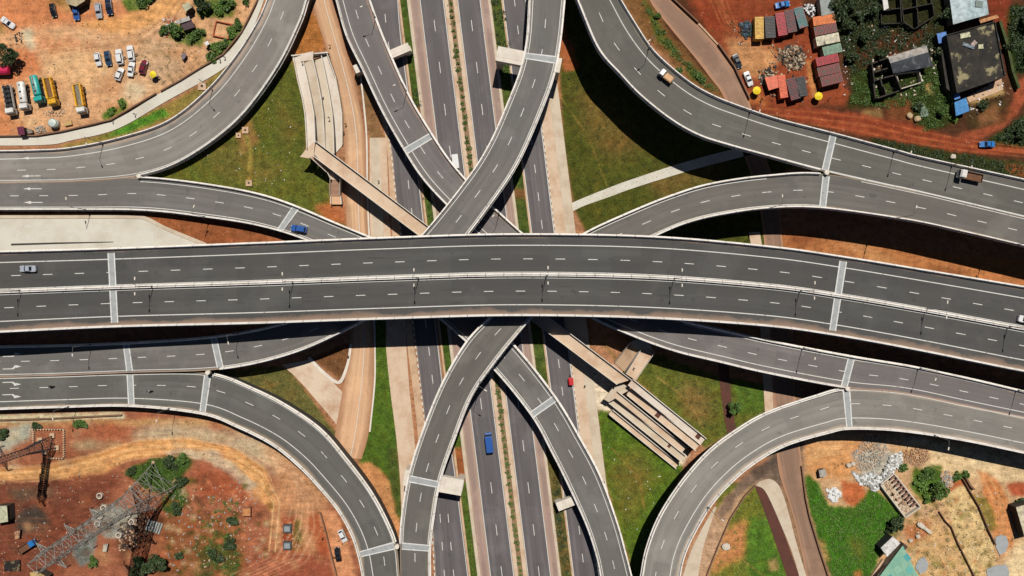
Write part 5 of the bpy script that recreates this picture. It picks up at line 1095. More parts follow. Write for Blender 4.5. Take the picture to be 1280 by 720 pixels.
pylon('tall pale lattice pylon leaning over the red construction ground', (193.5,607), (46,706), 52.0, 5.0, 47, M['steel'], (.50,.70,.90), 4.6, -39, .125, 12, .30, foot=.8)
pylon('dark lattice pylon leaving the view at the left edge', (61.5,554.5), (-42,590), 34.0, 1.95, 20, M['darksteel'], (.58,.78,.95), 3.4, -72, .10, 16, .5)
for i in range(42):
    k = i
    if k < 12: p = (42+3.5*k, 536.5)
    elif k < 24: p = (81, 538+2.9*(k-12))
    elif k < 30: p = (79-3.4*(k-24), 572.5)
    else: p = (43, 539+1.25*(k-30)) if k < 42 else None
    if k >= 30 and k % 2: continue
    q = MB(); q.box((*W(*p)[:2], .3), (.55, .42, .8), random.uniform(0, .4), taper=.85); o_ = q.build('marker_block', M['sand']); tag(o_, 'small pale marker block in the square round the dark pylon', 'block', 'marker blocks round the dark pylon')
# concrete pipe rings and site clutter near the pylon
for i, (x, y, lb) in enumerate(((123.5,654,'pale pipe ring left of the pylon pad, lowest'),(127,644,'pipe ring second from the left on the pylon pad'),(126,619,'upper pipe ring beside the red earth'),(161.5,642,'pipe ring at the right of the pylon pad, upper'),(166,651.5,'pipe ring at the right of the pylon pad, lower'),(131,634,'dark pipe ring between the others on the pad'),(150,668,'small pipe ring half buried below the pad'))):
    q = MB(); c = W(x, y); rings = []
    for r_, z_ in ((.62, 0), (.62, 1.0), (.9, 1.0), (.9, 0)): rings.append([(c[0]+r_*math.cos(a), c[1]+r_*math.sin(a), z_-.12) for a in np.linspace(0, 2*math.pi, 18, endpoint=False)])
    q.loft(rings+[rings[0]], caps=False); tag(q.build('pipe_ring', M['conc']), lb, 'pipe ring', 'concrete pipe rings at the pylon foot')
def slabs(name, label, cat, pts, m, z0, z1, group=None):
    q = MB(); q.prism([W(*p, z1)[:2] for p in pts], z0, z1); return tag(q.build(name, m), label, cat, group)
q = MB(); a = W(193, 657); 
t = empty('planked_platform', W(193, 657), 'whitish slatted platform of boards right of the pylon pad', 'platform'); wb = mat('grey board', (170,176,172), .8, 1.5, .4)
for k in range(6):
    q = MB(); q.box((a[0]-1.8+.75*k, a[1]-.25*k+.4, .35), (.5, 3.3, .12), math.radians(-20)); q.build('board', wb, t)
q = MB(); q.box((a[0], a[1]-.3, .15), (4.2, .2, .25), math.radians(-20)); q.box((a[0], a[1]+.9, .15), (4.2, .2, .25), math.radians(-20)); q.build('bearer', M['bark'], t)
# ------------------------------------------------------------------ small buildings
def hut(name, label, cat, pts, h, roofm, wallm, over=.25, slope=0.0, group=None, door=True):
    """px outline of the roof at height h"""
    P_ = [np.array(W(*p, h)[:2]) for p in pts]; c = sum(P_)/len(P_); t = empty(name, (c[0], c[1], 0), label, cat, group)
    I = [c+(p-c)*(1-over/np.linalg.norm(p-c)) for p in P_]
    q = MB(); q.prism([tuple(p) for p in I], -.2, h-.05); q.build('wall', wallm, t)
    q = MB(); zz_ = [h+(slope if i in (0, 1) else 0) for i in range(len(P_))]
    q.prism([tuple(p) for p in P_], [z-.08 for z in zz_], zz_)
    q.build('roof', roofm, t)
    if door:
        A, B = I[-1], I[-2]; d = (B-A)/np.linalg.norm(B-A); n_ = np.array((d[1], -d[0])); n_ = n_*np.sign(np.dot(n_, (A+B)/2-c)); mm = (A+B)/2+n_*.03
        q = MB(); q.box((mm[0], mm[1], min(2.0, h-.3)/2), (.9, .06, min(2.0, h-.3)), math.atan2(d[1], d[0])); q.build('door', M['bark'], t)
    return t
def roofm(name, rgb, spots=None, **k): return mat(name, rgb, .55, k.pop('sc', .9), k.pop('amt', .42), k.pop('rgb2', None), spots or tuple(v*.72+12 for v in rgb), spotscale=k.pop('ss', .8), spotlo=min(.56, k.pop('sl', .54)))
WALLC = mat('rendered wall', (150,132,112), .9, .6, .4); WD = mat('dark timber wall', (70,56,46), .9, .8, .4)
# market containers: ridged roofs, doors, feet
def container(label, pts, h, rm, z_roof=None, stall=False):
    P_ = [np.array(W(*p, h)[:2]) for p in pts]; c = sum(P_)/4; t = empty('container', (c[0], c[1], 0), label, 'container', 'shipping container stalls at the market')
    q = MB(); q.prism([tuple(c+(p-c)*.985) for p in P_], .12, h-.06); q.build('body', rm, t)
    e0, e1 = P_[1]-P_[0], P_[3]-P_[0]; q = MB(); q.prism([tuple(p) for p in P_], h-.10, h)
    long_, short = (e0, e1) if np.linalg.norm(e0) > np.linalg.norm(e1) else (e1, e0); L = np.linalg.norm(long_); n = int(L/.42)
    for k in range(1, n):
        a = P_[0]+long_*k/n+short*.04; b = a+short*.92; q.tube((*a, h+.0), (*b, h+.0), .06, 4, smooth=False)
    q.build('roof', rm, t)
    a = P_[0]+long_*.002 if False else P_[0]; f = short/np.linalg.norm(short); l = long_/L
    for s_ in (.27, .73):
        cc = P_[0]+short*s_-l*.03 if abs(np.dot(l, (0, 1))) < 0 else P_[0]+short*s_+long_*1.0+l*.03
        q = MB(); q.box((cc[0], cc[1], h/2+.05), (np.linalg.norm(short)*.42, .06, h-.45), math.atan2(f[1], f[0])); q.build('door', rm, t)
    q = MB()
    for p in P_: z = c+(p-c)*.9; q.box((z[0], z[1], .0), (.35, .35, .3))
    q.build('foot', M['conc'], t); return t
RD = roofm('red container', (178,32,44), (120,26,30), sl=.6); RD2 = roofm('dark red container', (112,32,40), (64,40,34), sl=.48); BK = roofm('black container', (34,32,32), (64,58,54), sl=.6)
YL = roofm('yellow container', (226,176,60), (170,120,50), sl=.62); OR = roofm('orange container', (236,122,28), (200,96,30), sl=.62); OR2 = roofm('orange tarpaulin', (236,104,58), (206,80,44), sl=.62)
WH = roofm('peeling white roof', (226,216,186), (60,54,44), ss=.7, sl=.57); GN = roofm('pale green roof', (126,158,130), (96,120,100), sl=.57); PT = roofm('patched teal and pink sheet', (74,120,118), (150,70,86), ss=.35, sl=.52); RB_ = roofm('rusty red roof', (134,50,44), (84,66,54), ss=1.1, sl=.49)
h0 = 2.6
def rect(x0, y0, x1, y1, w): # long axis ends, width
    a, b = np.array((x0, y0), float), np.array((x1, y1), float); d = (b-a)/np.linalg.norm(b-a); n = np.array((-d[1], d[0]))*w/2; return [tuple(a+n), tuple(b+n), tuple(b-n), tuple(a-n)]
for lb, r_, m_, hh in (('yellow container at the left end of the upper row',(949,21,949.5,48.5,11),YL,2.6),('black container right of the yellow one',(962,20.5,963.5,47,12.5),BK,2.6),('bright red container in the upper row below the blue saloon',(974.5,16,979,44,11.5),RD,2.6),('dark red container between the bright red and the patched one',(986,12.5,991,40,11.5),RD2,2.6),('patched teal and pink roofed container at the right of the upper row',(997.5,9,1005,34,11.5),PT,2.5),
    ('orange container topmost of the right column',(1016.5,27,1044,22.5,11),OR,2.7),('rusty red container under the orange one',(1018,39.5,1046,33.5,11.5),RB_,2.7),('container with a peeling white roof',(1020.5,52,1049,46,11.5),WH,2.7),('pale green roofed container in the right column',(1029,64.5,1052,59,11),GN,2.6),('bright red container in the middle of the right column',(1020.5,78,1048,71.5,10.5),RD,2.6),('brownish rusty container between two red ones',(1022.5,90.5,1050,84,11.5),RB_,2.6),('red container with white litter on top, lowest of the right column',(1026.5,102.5,1053,96,12),RB_,2.6),
    ('dark red container in the lower row between the orange and black',(988,98,995,124,12),RD2,2.6),('black container at the right of the lower row',(1000.5,96,1004.5,120,11),BK,2.6),('orange roofed stall at the left of the lower row',(976.5,94,980.5,122,9.5),OR2,2.4)): container(lb, rect(*r_), hh, m_)
hut('awning_stall', 'orange tarpaulin awning stretched left of the orange stall', 'awning', [(956,97),(973,94),(974,109),(961,113)], 2.2, OR2, WD, door=False)
hut('shed', 'pale grey roofed shed above the orange container', 'shed', [(1024,-4),(1041,-4),(1043,16),(1027,20)], 2.8, roofm('grey sheet roof', (140,148,140), sl=.9), WALLC)
# parasols
def parasol(label, px, py, r=1.25, h=2.1):
    t = empty('parasol', W(px, py), label, 'parasol'); q = MB(); n = 8; vs = [(0, 0, h+.45)]+[(r*math.cos(2*math.pi*k/n), r*math.sin(2*math.pi*k/n), h) for k in range(n)]+[(r*math.cos(2*math.pi*k/n), r*math.sin(2*math.pi*k/n), h-.14) for k in range(n)]
    q.add(vs, [(0, 1+k, 1+(k+1) % n) for k in range(n)]+[(1+k, 1+n+k, 1+n+(k+1) % n, 1+(k+1) % n) for k in range(n)]); q.build('canopy', mat('yellow canvas', (246,216,32), .7, 1, .08), t, True)
    q = MB(); q.tube((0,0,-.1), (0,0,h+.4), .035); q.build('pole', M['pole'], t, True); q = MB(); q.box((0,0,.05), (.6,.6,.16)); q.build('base', M['conc'], t, True)
    q = MB(); q.box((.5,-.6,.7), (.9,.5,.06)); [q.tube((.5+a,-.6+b,0), (.5+a,-.6+b,.7), .03) for a in (-.4,.4) for b in (-.2,.2)]; q.build('table', M['bark'], t, True)
parasol('yellow parasol right of the maroon hatchback in the car park', 195.5, 95.5, 1.05); parasol('yellow parasol below the white saloon at the market', 943, 115.5); parasol('yellow parasol right of the black container', 1019.5, 122.5)
# upper left small things
hut('hut', 'small hut with a pale olive flat roof above the round shrubs', 'hut', [(227,6),(236,2.5),(240,9),(232,14.5)], 3, roofm('olive roof', (190,184,148), sl=.9), WD); hut('shed', 'olive roofed shed cut by the top edge near the blue saloon', 'shed', [(78,-8),(108,-14),(106,1),(95,8),(84,5)], 2.8, roofm('olive flat roof', (196,178,138), (150,120,84), sl=.6), WD)
hut('stall', 'dark purple roofed stall beside the round shrubs', 'stall', [(226,31),(240,26),(243,34),(231,38)], 2.0, roofm('purple roof', (74,38,48), sl=.9), WD); hut('stall', 'stall roof of loose grey sheets above the purple stall', 'stall', [(220,26),(236,20),(238,25),(223,30)], 2.1, roofm('grey scrap sheets', (186,180,172), (120,110,100)), WD, door=False)
hut('crate_stall', 'tiny dark topped stall alone on the dirt near the shrubs', 'stall', [(225.5,70),(230,65.5),(233.5,69),(229,75)], 1.3, roofm('grey purple top', (120,104,110), sl=.9), WD, door=False); hut('kiosk', 'small white topped kiosk beside the green verge shrubs', 'kiosk', [(255,53),(259.5,51),(262,55),(257.5,57.5)], 1.9, roofm('white top', (236,234,226), sl=.9), WD)
hut('kiosk', 'maroon roofed kiosk against the footway wall', 'kiosk', [(21,159),(29.5,158),(31,168),(23,169)], 2.2, roofm('maroon roof', (112,30,66), sl=.9), WD); hut('tarp_heap', 'small grey covered heap right of the maroon kiosk', 'covered heap', [(33,162),(39,161),(41,166),(35,167)], 1.1, roofm('grey tarp', (150,136,118)), WD, door=False)
t = empty('water_tank', W(70.5, 155.5), 'round white water tank below the teal tanker lorry', 'water tank'); q = MB(); q.tube((0,0,-.1), (0,0,1.9), 1.3, 24); q.loft([[(r_*math.cos(a), r_*math.sin(a), z_) for a in np.linspace(0, 2*math.pi, 24, endpoint=False)] for r_, z_ in ((1.33,1.9), (1.15,2.12), (.45,2.25))], smooth=True); q.build('body', mat('white plastic', (206,216,206), .5, .9, .1), t, True); q = MB(); q.tube((0,0,2.2), (0,0,2.36), .34, 14); q.build('lid', mat('white plastic', (206,216,206)), t, True)
t = empty('timber_crate', W(86.5, 155), 'flat tan timber crate right of the round water tank', 'crate'); q = MB(); q.box((0,0,.3), (2.2,1.1,.6), .2); q.build('box', mat('tan timber', (206,170,110), .8, 2, .2), t, True); q = MB(); [q.box((-.8+.4*k, -.03+.08*k, .62), (.3,1.15,.05), .2) for k in range(5)]; q.build('lid', mat('tan timber', (206,170,110)), t, True)
t = empty('foundation', W(279.5, 37), 'reddish square brick foundation of an unbuilt house near the upper loop', 'foundation'); bk = mat('red brick', (186,96,62), .9, 1, .3)
a, b = W(270,28), W(288,48); cs = [W(271,27), W(290,31), W(286,49), W(267,45)]
for k in range(4):
    p, r_ = np.array(cs[k][:2]), np.array(cs[(k+1) % 4][:2]); d = r_-p; q = MB(); q.box((*((p+r_)/2), .2), (np.linalg.norm(d)-.3 if k % 2 else np.linalg.norm(d)+.3, .3, .7), math.atan2(d[1], d[0])); q.build('wall', bk, t)
def manhole(label, px, py, r=1.3):
    t = empty('manhole', W(px, py), label, 'manhole', 'square drain manholes on the verges'); q = MB(); 
    for dx, dy, w_, l in ((-r*.65,0,r*.7,r*2), (r*.65,0,r*.7,r*2), (0,-r*.65,r*.6,r*.7), (0,r*.65,r*.6,r*.7)): q.box((dx,dy,.1), (w_,l,.5) if abs(dx) > 0 else (w_,l,.5), 0)
    q.build('rim', M['sand'], t, True); q = MB(); q.box((0,0,.02), (r*.62,r*.62,.12)); q.build('cover', M['chassis'], t, True)
manhole('pale square manhole on the verge below the footway', 253, 108, 1.2); manhole('pale square manhole at the top of the left lawn', 307, 163, .95); manhole('second pale square manhole touching the first on the left lawn', 298.5, 169.5, .75); manhole('pale manhole by the edge of the left curving flyover', 311.5, 229, .9)
# lower left sheds
hut('shed', 'white roofed shed cut by the left edge on red ground', 'shed', [(-8,633),(8.5,632),(10,652),(-8,655)], 3.4, roofm('pale roof', (206,204,172), sl=.9), WD); hut('shed', 'beige roofed shed at the bottom edge below the pylon', 'shed', [(37,716),(46,714),(60,722),(40,726)], 3, roofm('beige roof', (206,174,110)), WD)
hut('toolbox_frame', 'small tan box frame near the blue pickup', 'box', [(18,665),(25,662.5),(24,673),(19,674)], 1.2, roofm('tan board', (196,150,112), (90,60,44), sl=.5), WD, door=False); hut('dark_tank', 'dark square open pit cover at the lower left corner', 'pit cover', [(5,702),(25,700),(25,714),(5,714)], .5, roofm('dark board', (40,34,28), (120,104,70), sl=.66), WD, door=False)
hut('crate', 'tan crate right of the foundations on red ground', 'crate', [(303.5,636.5),(313,634.5),(313,645),(303,645)], 1.5, roofm('tan crate', (206,140,86), sl=.9), WD, door=False); hut('bench_stack', 'stack of pale blocks beside a dark heap right of the pad', 'block stack', [(129.5,680),(135,679.5),(133,690),(128,690)], .8, roofm('white blocks', (206,196,176), (130,120,104)), WD, door=False)
for lb, y in (('grey machine plinth, upper of the pair in the oval clearing', 660), ('grey machine plinth, lower of the pair in the oval clearing', 681)):
    t = empty('plinth', W(360, y), lb, 'plinth'); q = MB(); q.box((0,0,.3), (2.5,2.5,.9)); q.build('base', mat('dark plinth', (80,84,84), .8), t, True); q = MB(); q.box((.1,.1,1.0), (1.7,1.5,.6)); q.build('top_block', mat('grey plinth', (150,156,158), .8), t, True)
# ------------------------------------------------------------------ upper right buildings
DARK = mat('blackened concrete', (36,33,30), .9, .35, .4, (62,56,46)); MOULD = mat('mouldy roof slab', (34,32,29), .95, .35, .3, (58,52,44), spots=(150,140,104), spotscale=.22, spotlo=.56)
def shell(name, label, cat, pts, h, th, m, extra=()):
    """roofless rooms: walls round an outline (px at the wall top) plus partitions"""
    t = empty(name, W(*pts[0]), label, cat); segs = [(pts[i], pts[(i+1) % len(pts)]) for i in range(len(pts))]+list(extra)
    for i, (a, b) in enumerate(segs):
        k_ = random.uniform(.6, 1.0)
        A, B = np.array(W(*a, h)[:2]), np.array(W(*b, h)[:2]); d = B-A; L = np.linalg.norm(d); c = (A+B)/2
        q = MB(); q.box((c[0], c[1], h*k_/2-.1), (L-th*.98, th, h*k_+.2+.013*i), math.atan2(d[1], d[0])); q.box((c[0]+d[0]*.22, c[1]+d[1]*.22, h/2-.1), (L*.5, th*.98, h+.19+.011*i), math.atan2(d[1], d[0])); q.build('wall', m, t)
    return t
t = empty('house', W(1207, 10), 'house with a pale blue grey metal gable roof at the top edge', 'house'); h = 3.4
q = MB(); pr = [W(x, y, h)[:2] for x, y in ((1186,-24),(1226,-32),(1234,15.5),(1193,28))]; q.prism(pr, -.2, h-.1); q.build('wall', WALLC, t)
rm1 = roofm('pale blue sheet', (186,206,208), (150,160,154), ss=.18, sl=.62); z1, z2 = h, h+1.1
for e, nm in (((1184,-26),(1205,-32),(1209,25.5),(1191.5,30.5)), 'a'), (((1205,-32),(1229,-36),(1236,18),(1209,25.5)), 'b'):
    q = MB(); zz = [z1, z2, z2, z1] if nm == 'a' else [z2, z1, z1, z2]; p = [W(x, y, z) for (x, y), z in zip(e, zz)]
    q.prism([a[:2] for a in p], [z-.1 for z in zz], zz) if False else q.add([(a[0], a[1], z) for a, z in zip(p, zz)]+[(a[0], a[1], z-.1) for a, z in zip(p, zz)], [(0,1,2,3),(7,6,5,4),(0,4,5,1),(1,5,6,2),(2,6,7,3),(3,7,4,0)])
    q.build('roof', rm1, t)
p = [W(1214+dx, dy, z1+.75-.4*k) for k, (dx, dy) in enumerate(((0,3),(9,1)))]
q = MB(); q.box((W(1224,5,4)[0], W(1224,5,4)[1], z1+.62), (2.6,1.9,.06), -.1, ry=.21); q.build('roof_patch', mat('darker sheet', (132,146,140), .6, .6, .2), t)
hut('awning', 'orange tan awning strip below the metal roofed house', 'awning', [(1224,25),(1246,18.5),(1249,22),(1226,29)], 2.3, roofm('tan awning', (206,140,78), (150,100,60)), WD, door=False)
t = empty('burnt_building', W(1218, 70), 'large blackened flat roofed building with pale mould patches', 'building'); h = 4.2; cs = [(1182,44),(1243,27),(1256,96),(1195,117)]
P_ = [W(*c, h)[:2] for c in cs]; q = MB(); q.prism(P_, -.2, h-.25); q.build('wall', DARK, t); q = MB(); q.prism(P_, h-.24, h); q.build('roof', MOULD, t)
cc = sum(np.array(p) for p in P_)/4
for i in range(4):
    a, b = np.array(P_[i]), np.array(P_[(i+1) % 4]); d = b-a; c = (a+b)/2; c = c+(cc-c)/np.linalg.norm(cc-c)*.14; q = MB(); q.box((c[0], c[1], h+.2+.004*i), (np.linalg.norm(d)-.32, .26, .42), math.atan2(d[1], d[0])); q.build('parapet', DARK, t)
q = MB(); q.prism([W(x, y, h+.1)[:2] for x, y in ((1181,60),(1193,57),(1199,104),(1193,112),(1188,108))], -.1, 2.4); q.build('lean_to', DARK, t)
q = MB(); q.prism([W(x, y, .2)[:2] for x, y in ((1208,121),(1252,98),(1254,112),(1240,118),(1212,128))], -.2, .15); q.build('apron', M['sand'], t)
for lb, x, y, rz, L, m_, hh in (('crumpled pale sheet lying on the burnt roof', 1206, 44.5, .2, (3.0, 1.4), 'w', 4.25), ('long bluish sheet of roofing on the burnt roof', 1210, 57.5, -.35, (3.6, .9), 'b', 4.25), ('small pinkish board on the burnt roof', 1217, 54.5, .8, (1.7, 1.2), 'p', 4.25), ('white square tank lid on the burnt roof', 1225.5, 58.5, .1, (1.5, 1.3), 'w', 4.25)):
    t = empty('roof_sheet', W(x, y, hh), lb, 'sheet', None, rz); q = MB(); mm = mat('sheet '+m_, dict(w=(214,210,170), b=(132,146,156), p=(196,170,160))[m_], .6, 1.5, .4)
    n = 5; V_ = [(L[0]*(i/n-.5), L[1]*(j/2-.5), .1+.22*abs(math.sin(i*1.7+j))) for i in range(n+1) for j in range(3)]
    q.add(V_+[(a, b, c-.05) for a, b, c in V_], [(i*3+j, i*3+j+1, i*3+j+4, i*3+j+3) for i in range(n) for j in range(2)]+[(18+i*3+j, 18+i*3+j+3, 18+i*3+j+4, 18+i*3+j+1) for i in range(n) for j in range(2)]); q.build('sheet', mm, t, True)
BLU = roofm('blue tarpaulin', (50,140,206), (40,116,180), sl=.6); BL2 = roofm('paler blue tarpaulin', (78,134,210), (60,110,180), sl=.62)
hut('shelter', 'small square blue tarpaulin shelter left of the burnt building', 'shelter', [(1171,42),(1182.5,39.5),(1184.5,51.5),(1173.5,54.5)], 2.5, BL2, WD, door=False); hut('shelter', 'larger bright blue roof below the burnt building', 'shelter', [(1193,128),(1207.5,122),(1212,138.5),(1195,145)], 2.5, BLU, WD, door=False); hut('shelter', 'smallest blue cover touching the larger blue roof', 'shelter', [(1191.5,119),(1199,117),(1200.5,122.5),(1193.5,125)], 2.2, BL2, WD, door=False); hut('tank_box', 'blue grey tank box at the right wall of the burnt building', 'tank', [(1240,41),(1246.5,39),(1249.5,51),(1244,54)], 2.4, roofm('blue grey tank', (92,116,130), sl=.9), WD, door=False)
GR = roofm('dark slate sheet', (62,66,72), (92,96,98), ss=.5, sl=.58); GR2 = roofm('bleached sheet', (176,166,154), (120,120,118), ss=.4, sl=.5)
t = empty('house', W(1138, 74), 'long grey roofed ruin with one bleached roof slope', 'house'); h = 3.2
q = MB(); q.prism([W(x, y, h)[:2] for x, y in ((1111,72.5),(1157,58.5),(1164,81),(1118,90))], -.2, h-.1); q.build('wall', DARK, t)
for e, zz, mm in ((((1110,71),(1158,56.5),(1160.5,65),(1113,79)), (h, h, h+.9, h+.9), GR2), (((1113,79),(1160.5,65),(1167,82.5),(1116.5,92)), (h+.9, h+.9, h, h), GR)):
    q = MB(); p = [W(x, y, z) for (x, y), z in zip(e, zz)]; q.add([(a[0], a[1], z) for a, z in zip(p, zz)]+[(a[0], a[1], z-.1) for a, z in zip(p, zz)], [(0,1,2,3),(7,6,5,4),(0,4,5,1),(1,5,6,2),(2,6,7,3),(3,7,4,0)]); q.build('roof', mm, t)
shell('ruin', 'roofless room with pale wall tops below the grey roofed ruin', 'ruin', [(1120,91.5),(1150,88),(1152.5,102.5),(1126,111)], 1.7, .24, M['conc'])
shell('ruin', 'dark roofless ruin of small rooms left of the grey roofed ruin', 'ruin', [(1090,79),(1110,72),(1127,112),(1096,123)], 2.6, .35, DARK, [((1093,90),(1114,84)), ((1094,100),(1118,94)), ((1102,97),(1108,119))])
shell('ruin', 'dark overgrown ruin near the top edge', 'ruin', [(1126,-6),(1164,-12),(1168,20),(1144,36),(1130,28)], 2.0, .22, DARK, [((1128,12),(1166,4)), ((1146,-8),(1148,34))]); shell('ruin', 'brown roofless ruin with a white sheet at the top edge', 'ruin', [(1102,-6),(1125,-8),(1127,28),(1103,30)], 1.9, .22, DARK, [((1103,13),(1126,10))])
slabs('sheet', 'white sheet lying on the ruin at the top edge', 'sheet', [(1103,-2),(1109,-3),(1111,10),(1105,13)], mat('white sheet', (226,222,216), .7, .8, .2), 2.7, 2.8); slabs('sheet', 'small pale sheet below the brown ruin', 'sheet', [(1104.5,31),(1110,30),(1110.5,34.5),(1105,35)], mat('white sheet', (226,222,216)), .1, .35)
slabs('tarpaulin', 'grey green flat tarpaulin on the grass below the grey roofed ruin', 'tarpaulin', [(1150,131),(1154,129),(1161,140),(1160,146),(1151,146)], mat('grey green tarp', (118,136,118), .7, .5, .2), .0, .22)
# lower right
t = empty('building_skeleton', W(1122, 617), 'roofless long concrete building with a row of broken beams beside the rubble', 'ruin'); h = 1.5
ol = [(1101,606),(1118,592),(1151,634),(1132,647)]; P_ = [W(*p, h)[:2] for p in ol]; q = MB(); q.prism([W(*p, .3)[:2] for p in ol], -.2, .3); q.build('floor_slab', M['pale'], t)
for i in range(4):
    a, b = np.array(P_[i]), np.array(P_[(i+1) % 4]); d = b-a; c = (a+b)/2; q = MB(); q.box((c[0], c[1], h/2), (np.linalg.norm(d)-.36, .35, h+.01*i), math.atan2(d[1], d[0])); q.build('wall', M['conc'], t)
for k in range(9):
    f = .06+.1*k; a = np.array((1118, 592))*(1-f)+np.array((1151, 634))*f; b = a+np.array((-6.5, 5.2)); A, B = W(*a, h), W(*b, h); c = ((A[0]+B[0])/2, (A[1]+B[1])/2); q = MB(); q.box((c[0], c[1], h-.2), (1.9, .55, .36), math.atan2(B[1]-A[1], B[0]-A[0])); q.build('beam', mat('brown beam', (150,110,92), .9, 1, .3), t)
q = MB()
for k in range(90):
    f, g = random.random(), random.uniform(.4, .95); a = np.array((1118, 592))*(1-f)+np.array((1151, 634))*f+np.array((-17, 13.5))*g; c = W(*a, .5); q.box((c[0], c[1], .38), (random.uniform(.2, .9), random.uniform(.2, .6), .3), random.random()*3)
q.build('rubble', M['sand'], t)
t = hut('shed', 'white topped container shed beside the bright green field', 'shed', [(1101,685),(1116,670.5),(1125.5,679),(1109,696)], 3.4, roofm('white shed roof', (236,232,226), sl=.9), mat('black shed wall', (36,38,38), .8), over=.1)
t = empty('house', W(1128, 705), 'house with a patched teal green sheet roof at the bottom edge', 'house'); h = 3.0; TQ = roofm('teal sheet', (122,172,150), (70,160,156), ss=.12, sl=.56, sc=.25, rgb2=(150,190,160))
ol = [(1128.5,682),(1150,724),(1150,744),(1088,744),(1100,720)]; q = MB(); q.prism([W(*p, h)[:2] for p in ol], h-.12, h); q.build('roof', TQ, t); q = MB(); q.prism([W(x+(1124-x)*.03, y+(715-y)*.03, h)[:2] for x, y in ol], -.2, h-.14); q.build('wall', WALLC, t)
for cx_, cy_, w_, l_, mm in ((1134,697,7,9,0), (1122,712,9,8,1), (1137,712,8,8,2), (1112,722,8,6,0), (1128,724,7,7,2)):
    p = [W(cx_+du[0]*a*l_/2*0+a*w_/2*.75+b*l_/2*.62, cy_-a*w_/2*.62+b*l_/2*.75, h) for a, b in ((-1,-1),(1,-1),(1,1),(-1,1))]; q = MB(); q.prism([a[:2] for a in p], h-.02, h+.035); q.build('roof_panel', mat('teal panel %d' % mm, ((86,172,172),(150,196,168),(112,186,176))[mm], .5, .6, .2), t)
q = MB()
for k in range(6):
    a, b = W(1098+k*8.5, 718-k*6, h), W(1110+k*8, 744-k*5, h); q.tube((*a[:2], h+.01), (*b[:2], h+.01), .05, 4)
q.build('roof_rib', TQ, t)
wall('brown rendered wall between the white shed and the teal roof', [(1090,722),(1110,700),(1127.5,678)], 2.2, 1.5, mat('brown wall cap', (92,70,60), .9, 1, .3)); wall('short pale kerb left of the brown rendered wall', [(1086,724),(1094,712),(1103,699)], .7, .6, M['sand'])
hut('house', 'cream roofed house cut by the right edge', 'house', [(1270,634),(1300,626),(1310,664),(1281,672)], 3.6, roofm('cream roof', (226,212,178), sl=.9), DARK)
for lb, pts in (('round grey sheet right of the teal roofed house', [(1148,700),(1156,696),(1161,705),(1158,714),(1150,718),(1144,709)]), ('round grey sheet on the orange track below the dark fence', [(1244,672),(1250,669),(1258,670),(1261,680),(1257,690),(1250,694),(1245,684)]), ('large grey sheet at the lower right corner of the dry field', [(1233,712),(1245,707),(1258,706),(1262,716),(1258,730),(1236,730)])): slabs('grey_sheet', lb, 'sheet', pts, mat('grey sheeting', (168,172,172), .6, .5, .12), -.05, .18)
hut('grey_box', 'grey square box casting shade on orange soil left of the rubble', 'box', [(1023.5,588),(1031.5,586),(1033.5,595),(1025,597)], 1.7, roofm('grey box', (176,172,160), sl=.9), WD, door=False)
for lb, x, y, d, rz in (('largest concrete block at the end of the skeleton building', 1150, 656, (2.6, 1.4, 1.0), -.6), ('long slab lying beside the largest block', 1158, 662, (3.0, 1.0, .8), -.7), ('small block left of the large blocks', 1146.5, 670, (1.3, 1.0, .9), .4), ('smallest block nearest the white shed', 1137.5, 675, (1.2, .9, .8), .2), ('white block at the left end of the rubble', 1060, 581, (1.4, 1.1, 1.0), .3), ('second white block touching the rubble', 1065, 579, (1.2, 1.2, 1.1), .1),
    ('pale box on the grass strip by the upper right ramp', 1190, 196, (1.5, 1.3, .9), -.15), ('grey boulder on the slope left of the tan boulder', 1136, 145, (1.5, 1.7, .9), .8), ('tan boulder right of the grey boulder', 1145.5, 149, (1.9, 1.5, 1.0), .3), ('white block near the drain inside the lower right loop', 907, 683, (2.2, 2.0, .8), .2)):
    bm_ = bmesh.new(); bmesh.ops.create_cube(bm_, size=1); bmesh.ops.bevel(bm_, geom=bm_.edges[:], offset=.16, segments=2, affect='EDGES')
    for v in bm_.verts: v.co = v.co+__import__('mathutils').Vector([random.uniform(-.05, .05) for _ in range(3)])
    me = bpy.data.meshes.new('block'); bm_.to_mesh(me); bm_.free(); me.materials.append(mat('boulder', (196,170,130), .9) if 'tan' in lb else M['conc']); ob = bpy.data.objects.new('boulder' if 'boulder' in lb else 'concrete_block', me); COL.objects.link(ob); ob.scale = d; ob.rotation_euler = (0, 0, rz); ob.location = (*W(x, y)[:2], d[2]/2-.1); tag(ob, lb, 'boulder' if 'boulder' in lb else 'block')
def rubble(label, poly, n, m, s0, s1, zmax, name='rubble'):
    p = np.array(poly, float); lo, hi = p.min(0), p.max(0); q = MB(); c0 = p.mean(0); k = 0
    while k < n:
        x, y = random.uniform(lo[0], hi[0]), random.uniform(lo[1], hi[1]); ins = False
        for i in range(len(p)):
            (xa, ya), (xb, yb) = p[i], p[(i+1) % len(p)]
            if (ya > y) != (yb > y) and x < (xb-xa)*(y-ya)/(yb-ya)+xa: ins = not ins
        if not ins: continue
        k += 1; r = max(0, 1-math.hypot((x-c0[0])/(hi[0]-lo[0])*2, (y-c0[1])/(hi[1]-lo[1])*2)); c = W(x, y); q.box((c[0], c[1], .05+zmax*r*random.random()), (random.uniform(s0, s1), random.uniform(s0, s1)*.7, random.uniform(s0, s1)*.4), random.random()*3, random.choice(range(len(m))), taper=random.uniform(.6, 1), ry=random.uniform(-.5, .5))
    tag(q.build(name, m), label, 'rubble', kind='stuff')
WR = mat('white broken concrete', (238,238,234), .85, 1.5, .22); GRb = mat('grey broken concrete', (176,174,166), .9, 1.5, .35)
